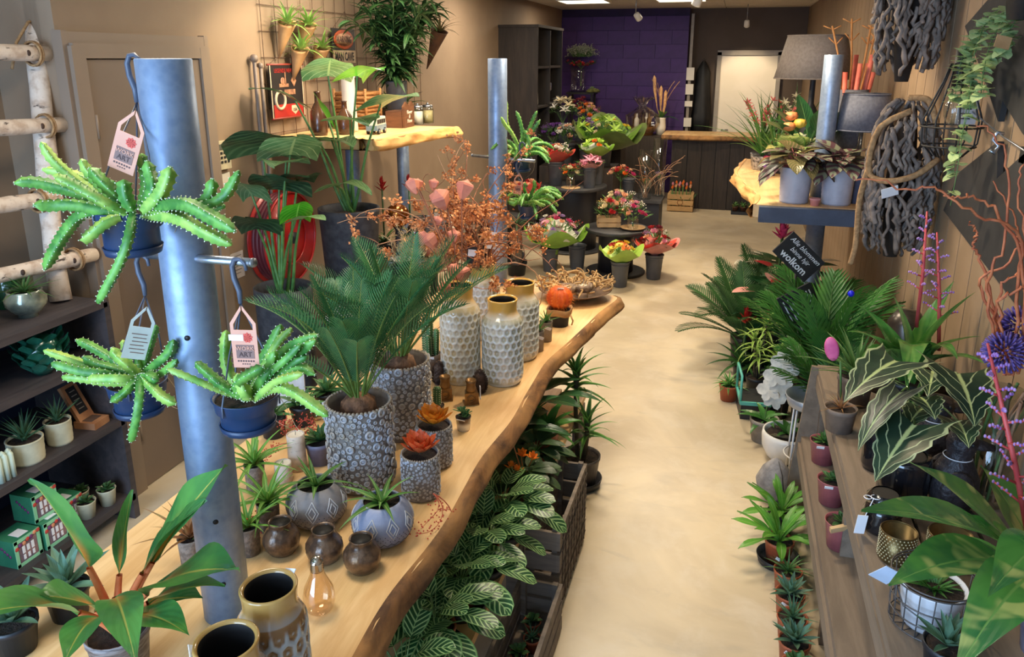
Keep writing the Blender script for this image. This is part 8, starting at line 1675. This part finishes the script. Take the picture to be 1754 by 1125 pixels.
# ---------------------------------------------------------------- floor plants on the right
PALM = [frond(0.62,14,0.20,0.017,b,0.3,0.25,0.95,[leafmat('palm_leaflet',(66,122,52),(42,92,42),mid=(104,150,78),rough=0.35),M_STALK],14,0.5) for b in (0.5,0.75,1.0)]; FERN = [frond(0.42,24,0.11,0.0095,b,0.2,0.3,0.7,[leafmat('fern_leaflet',(72,112,62),(48,84,46),rough=0.4),M_STALK],14) for b in (0.4,0.7)]
DP2 = lathe_pot(0.075,0.095,0.17,M_DPOT,0.004)
def fplant(name,label,x,y,ms,n,e0,e1,s0,s1,sd,pot=None,h=0.17,r=0.095,nm='leaf',z=0.0006,group='floor plants by the panelled wall',zs=0.0): return pot_plant(name,label,(x,y,z),ms,n,e0,e1,s0,s1,pot or DP2,h,r,sd,nm=nm,group=group,zs=zs)
fplant('areca_palm','tall feathery areca palm in front of the long driftwood bundle',0.53,4.02,PALM,17,1.12,1.5,0.95,1.1,3,nm='frond',h=0.30,r=0.12,pot=lathe_pot(0.09,0.12,0.30,M_DPOT,0.004)); fplant('areca_palm','feathery areca palm behind the chalkboard signs',0.53,4.42,PALM,15,1.1,1.5,0.8,0.9,6,nm='frond',h=0.30,r=0.12,pot=cached('arp',lambda: lathe_pot(0.09,0.12,0.30,M_DPOT,0.004))); fplant('areca_palm','smaller areca palm leaning over the shelf end',0.57,3.68,PALM,14,1.05,1.5,0.72,0.8,9,nm='frond',h=0.30,r=0.12,pot=cached('arp',lambda: None))
tag(obj('blue_gem',MB().sphere((0,0,0),0.016,8,6).build('blue_gem',mat('vivid_blue',(30,40,230),None,10,0.3)),None,(0.581,3.750,0.938)),'small vivid blue plant pick among the palm fronds','plant pick')
fplant('cycad_fern','blue-green feathery fern palm spreading into the aisle',0.16,5.12,FERN,28,0.5,1.4,1.15,1.3,4,nm='frond',pot=cached('dp2b',lambda: lathe_pot(0.07,0.085,0.20,M_DPOT,0.004)),h=0.20,r=0.085); fplant('cycad_fern','feathery dark fern palm behind the red guzmania',0.26,5.5,FERN,26,0.5,1.4,1.1,1.2,8,nm='frond',pot=cached('dp2b',lambda: None),h=0.20,r=0.085)
ANT = leafset('anthurium_leaf',[L_DKL,M_PETI],3,4,L=0.17,W=0.11,shape='heart',n=8,bend=0.5,fold=0.12,pet=0.24,pr=0.003,petbend=0.2,tilt=0.7,lobe=0.25)
M_SPA = {k: leafmat('spathe_'+k,c,tuple(int(v*0.9) for v in c),rough=0.25) for k,c in (('white',(226,220,200)),('pink',(224,160,150)),('red',(190,50,60)))}
def anthurium(label,x,y,col,nf,sd,s=1.0):
    t = fplant('anthurium',label,x,y,ANT,20,0.7,1.45,s,s*1.15,sd,pot=cached('antp',lambda: lathe_pot(0.07,0.085,0.30,M_DPOT,0.004)),h=0.30,r=0.085,group='anthuriums by the wall'); rosette(t,leafset('spathe_'+col,[M_SPA[col],M_STALK],2,3,L=0.11,W=0.09,shape='heart',n=7,bend=0.3,fold=0.15,pet=0.38,pr=0.003,petbend=0.25,tilt=0.6,lobe=0.2),nf,0.9,1.4,s,s,(0,0,0.28),'spathe',seed=sd+1); return t
anthurium('anthurium with cream-white flowers under the begonia shelf',0.42,5.75,'white',8,3,1.1); anthurium('anthurium with pink flowers beside the chalkboard signs',0.40,5.05,'pink',5,7); anthurium('anthurium with small red flowers behind the signs',0.50,5.3,'red',5,9)
SONG = leafset('song_leaf',leafmat('lime_dracaena',(136,176,72),(92,142,56),style='stripes',vc=(176,200,110),rough=0.35),4,5,L=0.16,W=0.024,shape='blade',n=7,bend=1.1,fold=0.3)
for x,y,l,sd in ((0.24,4.62,'lime-green striped dracaena at the aisle, behind the small terracotta pot',3),(0.36,4.35,'lime-green striped dracaena beside the white orchid',6)):
    t = fplant('lime_dracaena',l,x,y,None,0,0,0,0,0,1,pot=cached('ldp',lambda: lathe_pot(0.05,0.062,0.12,M_DPOT,0.003)),h=0.12,r=0.062,group='lime dracaenas')
    for k,(dx,dy,h) in enumerate(((0.03,0.0,0.34),(-0.03,0.02,0.24),(0.0,-0.03,0.18))): obj('cane',MB().tube([(dx*0.3,dy*0.3,0.1),(dx,dy,0.12+h)],0.007,6).build('cane',M_CANE),t); rosette(t,SONG,20,0.0,1.35,1.0,0.8,(dx,dy,0.06+h),seed=sd+k,zstep=0.004)
for x,y,m,l in ((0.16,4.85,M_RBRC,'red guzmania near the feathery fern palm'),(0.30,4.88,mat('salmon_bract',(226,120,96),None,10,0.5),'salmon guzmania next to the red one'),(0.45,4.80,M_PBR,'magenta guzmania below the chalkboard signs')): guzmania(l,(x,y,0.0006),m,0.30,18,1.15,M_DPOT,'guzmanias on the floor')
guzmania('magenta bromeliad high beside the chalkboard signs',(0.36,5.35,0.0006),M_PBR,0.75,16,1.4,M_DPOT,'guzmanias on the floor')
pot_plant('terracotta_potted_plant','small dark green plant in a terracotta pot standing in the aisle',(0.081,4.498,0.001),DRA,26,0.2,1.4,0.7,0.6,TPOT,0.10,0.058,5)
t = thing('aqua_caddy','dark tray with an aqua handle beside the terracotta pot','tray',(0.219,4.362,0.001),0.1); obj('tray',MB().box((0,0,0.05),(0.16,0.22,0.10)).build('tray',M_DPOT),t); M_AQ = mat('aqua_plastic',(96,190,176),None,8,0.4); obj('handle',MB().tube([(-0.085,-0.10,0.10),(-0.085,-0.10,0.26),(-0.085,0.10,0.26),(-0.085,0.10,0.10)],0.008,6).build('handle',M_AQ),t); obj('rim',MB().box((0,-0.112,0.10),(0.17,0.012,0.02)).box((-0.082,0,0.10),(0.012,0.22,0.02)).build('rim',M_AQ),t)
# white orchid, white bowl, stand
L_PHA = leafmat('phal_leaf',(70,122,58),(48,94,46),rough=0.25); PHA = leafset('phal_leaf',L_PHA,3,3,L=0.17,W=0.055,shape='strap',n=7,bend=0.9,fold=0.2)
t = pot_plant('moth_orchid','white moth orchid in a grey pot next to the zinc plant stand',(0.27,4.02,0.0006),PHA,9,0.2,0.9,1.0,0.8,lathe_pot(0.06,0.075,0.13,M_CONC,0.003),0.13,0.075,3); P = curvy(random.Random(2),(0,0,0.12),(0.0,-0.12,1),9,0.05,0.06); sp_ = obj('flower_spike',MB().tube(P,0.004,5,False).build('flower_spike',M_STALK),t); phm = MB()
for k in range(5): phm.M = Matrix.Rotation(k*2*PI/5,4,'Z') @ Matrix.Rotation(0.15,4,'X'); phm.leaf(0.045,0.042 if k in (1,4) else 0.03,'oval',5,0.2,0.1)
phm = phm.build('flower',FM['white'])
for k,q in enumerate(P[3:]): obj('flower',phm,sp_,q+Vector((0.02*(-1)**k,-0.015,0)),(1.2,0.3*(-1)**k,0),1.45)
t = pot_plant('white_bowl_planter','white rounded planter with bundled brown stems on the aisle floor',(0.380,3.838,0.001),PHA,7,0.5,1.2,0.8,0.7,MB().lathe([(0.07,0),(0.10,0.02),(0.125,0.07),(0.13,0.13),(0.126,0.155),(0.118,0.155),(0.115,0.12)],36).build('pot',mat('white_gloss_pot',(226,224,220),None,6,0.3)),0.15,0.12,5)
for k in range(9): obj('dry_stem',MB().tube([(-0.09+0.008*k,-0.05,0.145+0.004*(k % 3)),(0.0+0.008*k,-0.07,0.15)],0.005,5).build('dry_stem',M_CANE),t)
ps = thing('plant_stand','white wire plant stand with a zinc dish over the white planter','plant stand',(0.44,3.62,0.0006)); M_WW = mat('white_wire',(214,214,214),None,6,0.5,0.2); 
for k in range(4): a = PI/4+k*PI/2; obj('leg',MB().tube([(0.10*math.cos(a),0.10*math.sin(a),0),(0.085*math.cos(a),0.085*math.sin(a),0.40)],0.005,6).build('leg',M_WW),ps)
obj('dish',MB().lathe([(0.085,0.40),(0.10,0.41),(0.115,0.46),(0.11,0.46),(0.09,0.42),(0.0001,0.415)],32).build('dish',mat('zinc',(170,176,186),None,8,0.4,0.5)),ps); obj('hoop',MB().torus((0,0,0.15),0.094,0.004,28,5).build('hoop',M_WW),ps)
t = thing('felt_drop','grey felt drop-shaped ornament by the shelving foot','ornament',(0.30,3.42,0.0006),0.4); obj('body',MB().lathe([(0.03,0),(0.075,0.05),(0.085,0.10),(0.06,0.16),(0.02,0.205),(0.0005,0.215)],28).build('body',mat('grey_felt',(150,146,144),(120,116,116),20,0.9,bump=0.4)),t); obj('seam',MB().tube([(0,-0.077,0.05),(0,-0.088,0.10),(0,-0.064,0.16),(0,-0.02,0.207)],0.002,4).build('seam',M_DARKGREY),t)
# crested fern and succulents at the aisle edge
CRF = leafset('crested_leaf',leafmat('crested_green',(92,150,56),(62,118,46),mid=(130,172,84),rough=0.3),4,5,L=0.21,W=0.036,shape='obov',n=10,bend=0.7,fold=0.2,wave=0.12)
t = pot_plant('crested_fern','bright green crested fern in a terracotta pot with black saucer',(0.30,2.93,0.0006),CRF,20,0.4,1.4,1.0,0.85,None,0.10,0.058,6,True); obj('price_tag',pt,t,(0.0,-0.058,0.05),(0,0.5,0.1))
pot_plant('crested_fern','bright green crested fern in a black pot against the lower step',(0.32,3.16,0.0006),CRF,18,0.5,1.4,0.9,0.8,cached('blk5',lambda: lathe_pot(0.045,0.058,0.10,M_DPOT,0.003)),0.10,0.058,9)
for k,(y,ms,s) in enumerate(((2.76,GRS,0.9),(2.62,AGV,0.75),(2.49,ALO,0.9),(2.37,AGV,0.8),(2.25,SUC2,1.3),(2.13,AGV,0.8))):
    l = ['grassy succulent in a terracotta pot next to the crested fern','blue-grey agave in a terracotta pot at the aisle','dark aloe in a terracotta pot between two agaves','blue-grey agave in a terracotta pot with a white label','plump green succulent in a terracotta pot at the aisle','blue-grey agave in the last terracotta pot of the row'][k]
    t = pot_plant('aisle_succulent',l,(0.325,y,0.0006),ms,22,0.3,1.4,s,s*0.8,cached('tp6',lambda: lathe_pot(0.042,0.052,0.09,M_TERRA,0.003,0.15)),0.09,0.052,k+3,group='succulents along the aisle')
    obj('price_tag',pt,t,(-0.02,-0.05,0.07),(0.2,0.5,0))
# chalkboard signs
def board(label,c,w,h,lines,roll,extra=None):
    t = thing('chalkboard_sign',label,'sign',c,0.25); b = obj('board',boxmesh('board',(0,0,0),(w,0.012,h),M_SLATE),t,rot=(0,roll,0))
    for tx,z,s_,sh_,x in lines: obj('lettering',text_mesh(tx,s_,M_TAG,shear=sh_,bold=0.001 if not sh_ else 0),b,(x,-0.0072,z),(PI/2,0,0))
    for z in extra or (): obj('print_line',boxmesh('print_line',(0,-0.007,z),(w*0.8,0.001,0.006),M_TAG),b)
    obj('stake',MB().tube([(0,0.012,0),(0.0,0.02,-c[2]+0.01)],0.008,6).build('stake',M_DARKWOOD),t); return t
board('slanted chalkboard sign reading wolkom among the palms',(0.378,4.250,0.978),0.25,0.15,[('Alle blommen',0.045,0.038,0.3,0),('binne hjir',0.006,0.036,0.3,0),('wolkom',-0.04,0.056,0,0)],0.75)
board('slanted chalkboard sign with white lines and capitals, below the wolkom sign',(0.437,4.180,0.677),0.32,0.19,[('HET',0.012,0.055,0,0.04)],1.05,(0.072,0.055,-0.03,-0.05,-0.075))

# ---------------------------------------------------------------- keep foliage clear of the walls
bpy.context.view_layer.update()
for o in list(bpy.data.objects):
    if o.type != 'MESH' or o.parent is None or o.name.split('.')[0] not in ('leaf','frond','spathe','leaf_spray','stem','bract','flower'): continue
    W = o.matrix_world; c = W.translation; xs = [(W @ Vector(q)).x for q in o.bound_box]; k = 1.0
    if max(xs) > 0.90 and c.x < 0.88: k = (0.90-c.x)/(max(xs)-c.x)
    if min(xs) < -2.645 and c.y > 2.7 and c.x > -2.62: k = min(k,(c.x+2.645)/(c.x-min(xs)))
    if k < 1.0: o.scale = o.scale*max(k,0.2)
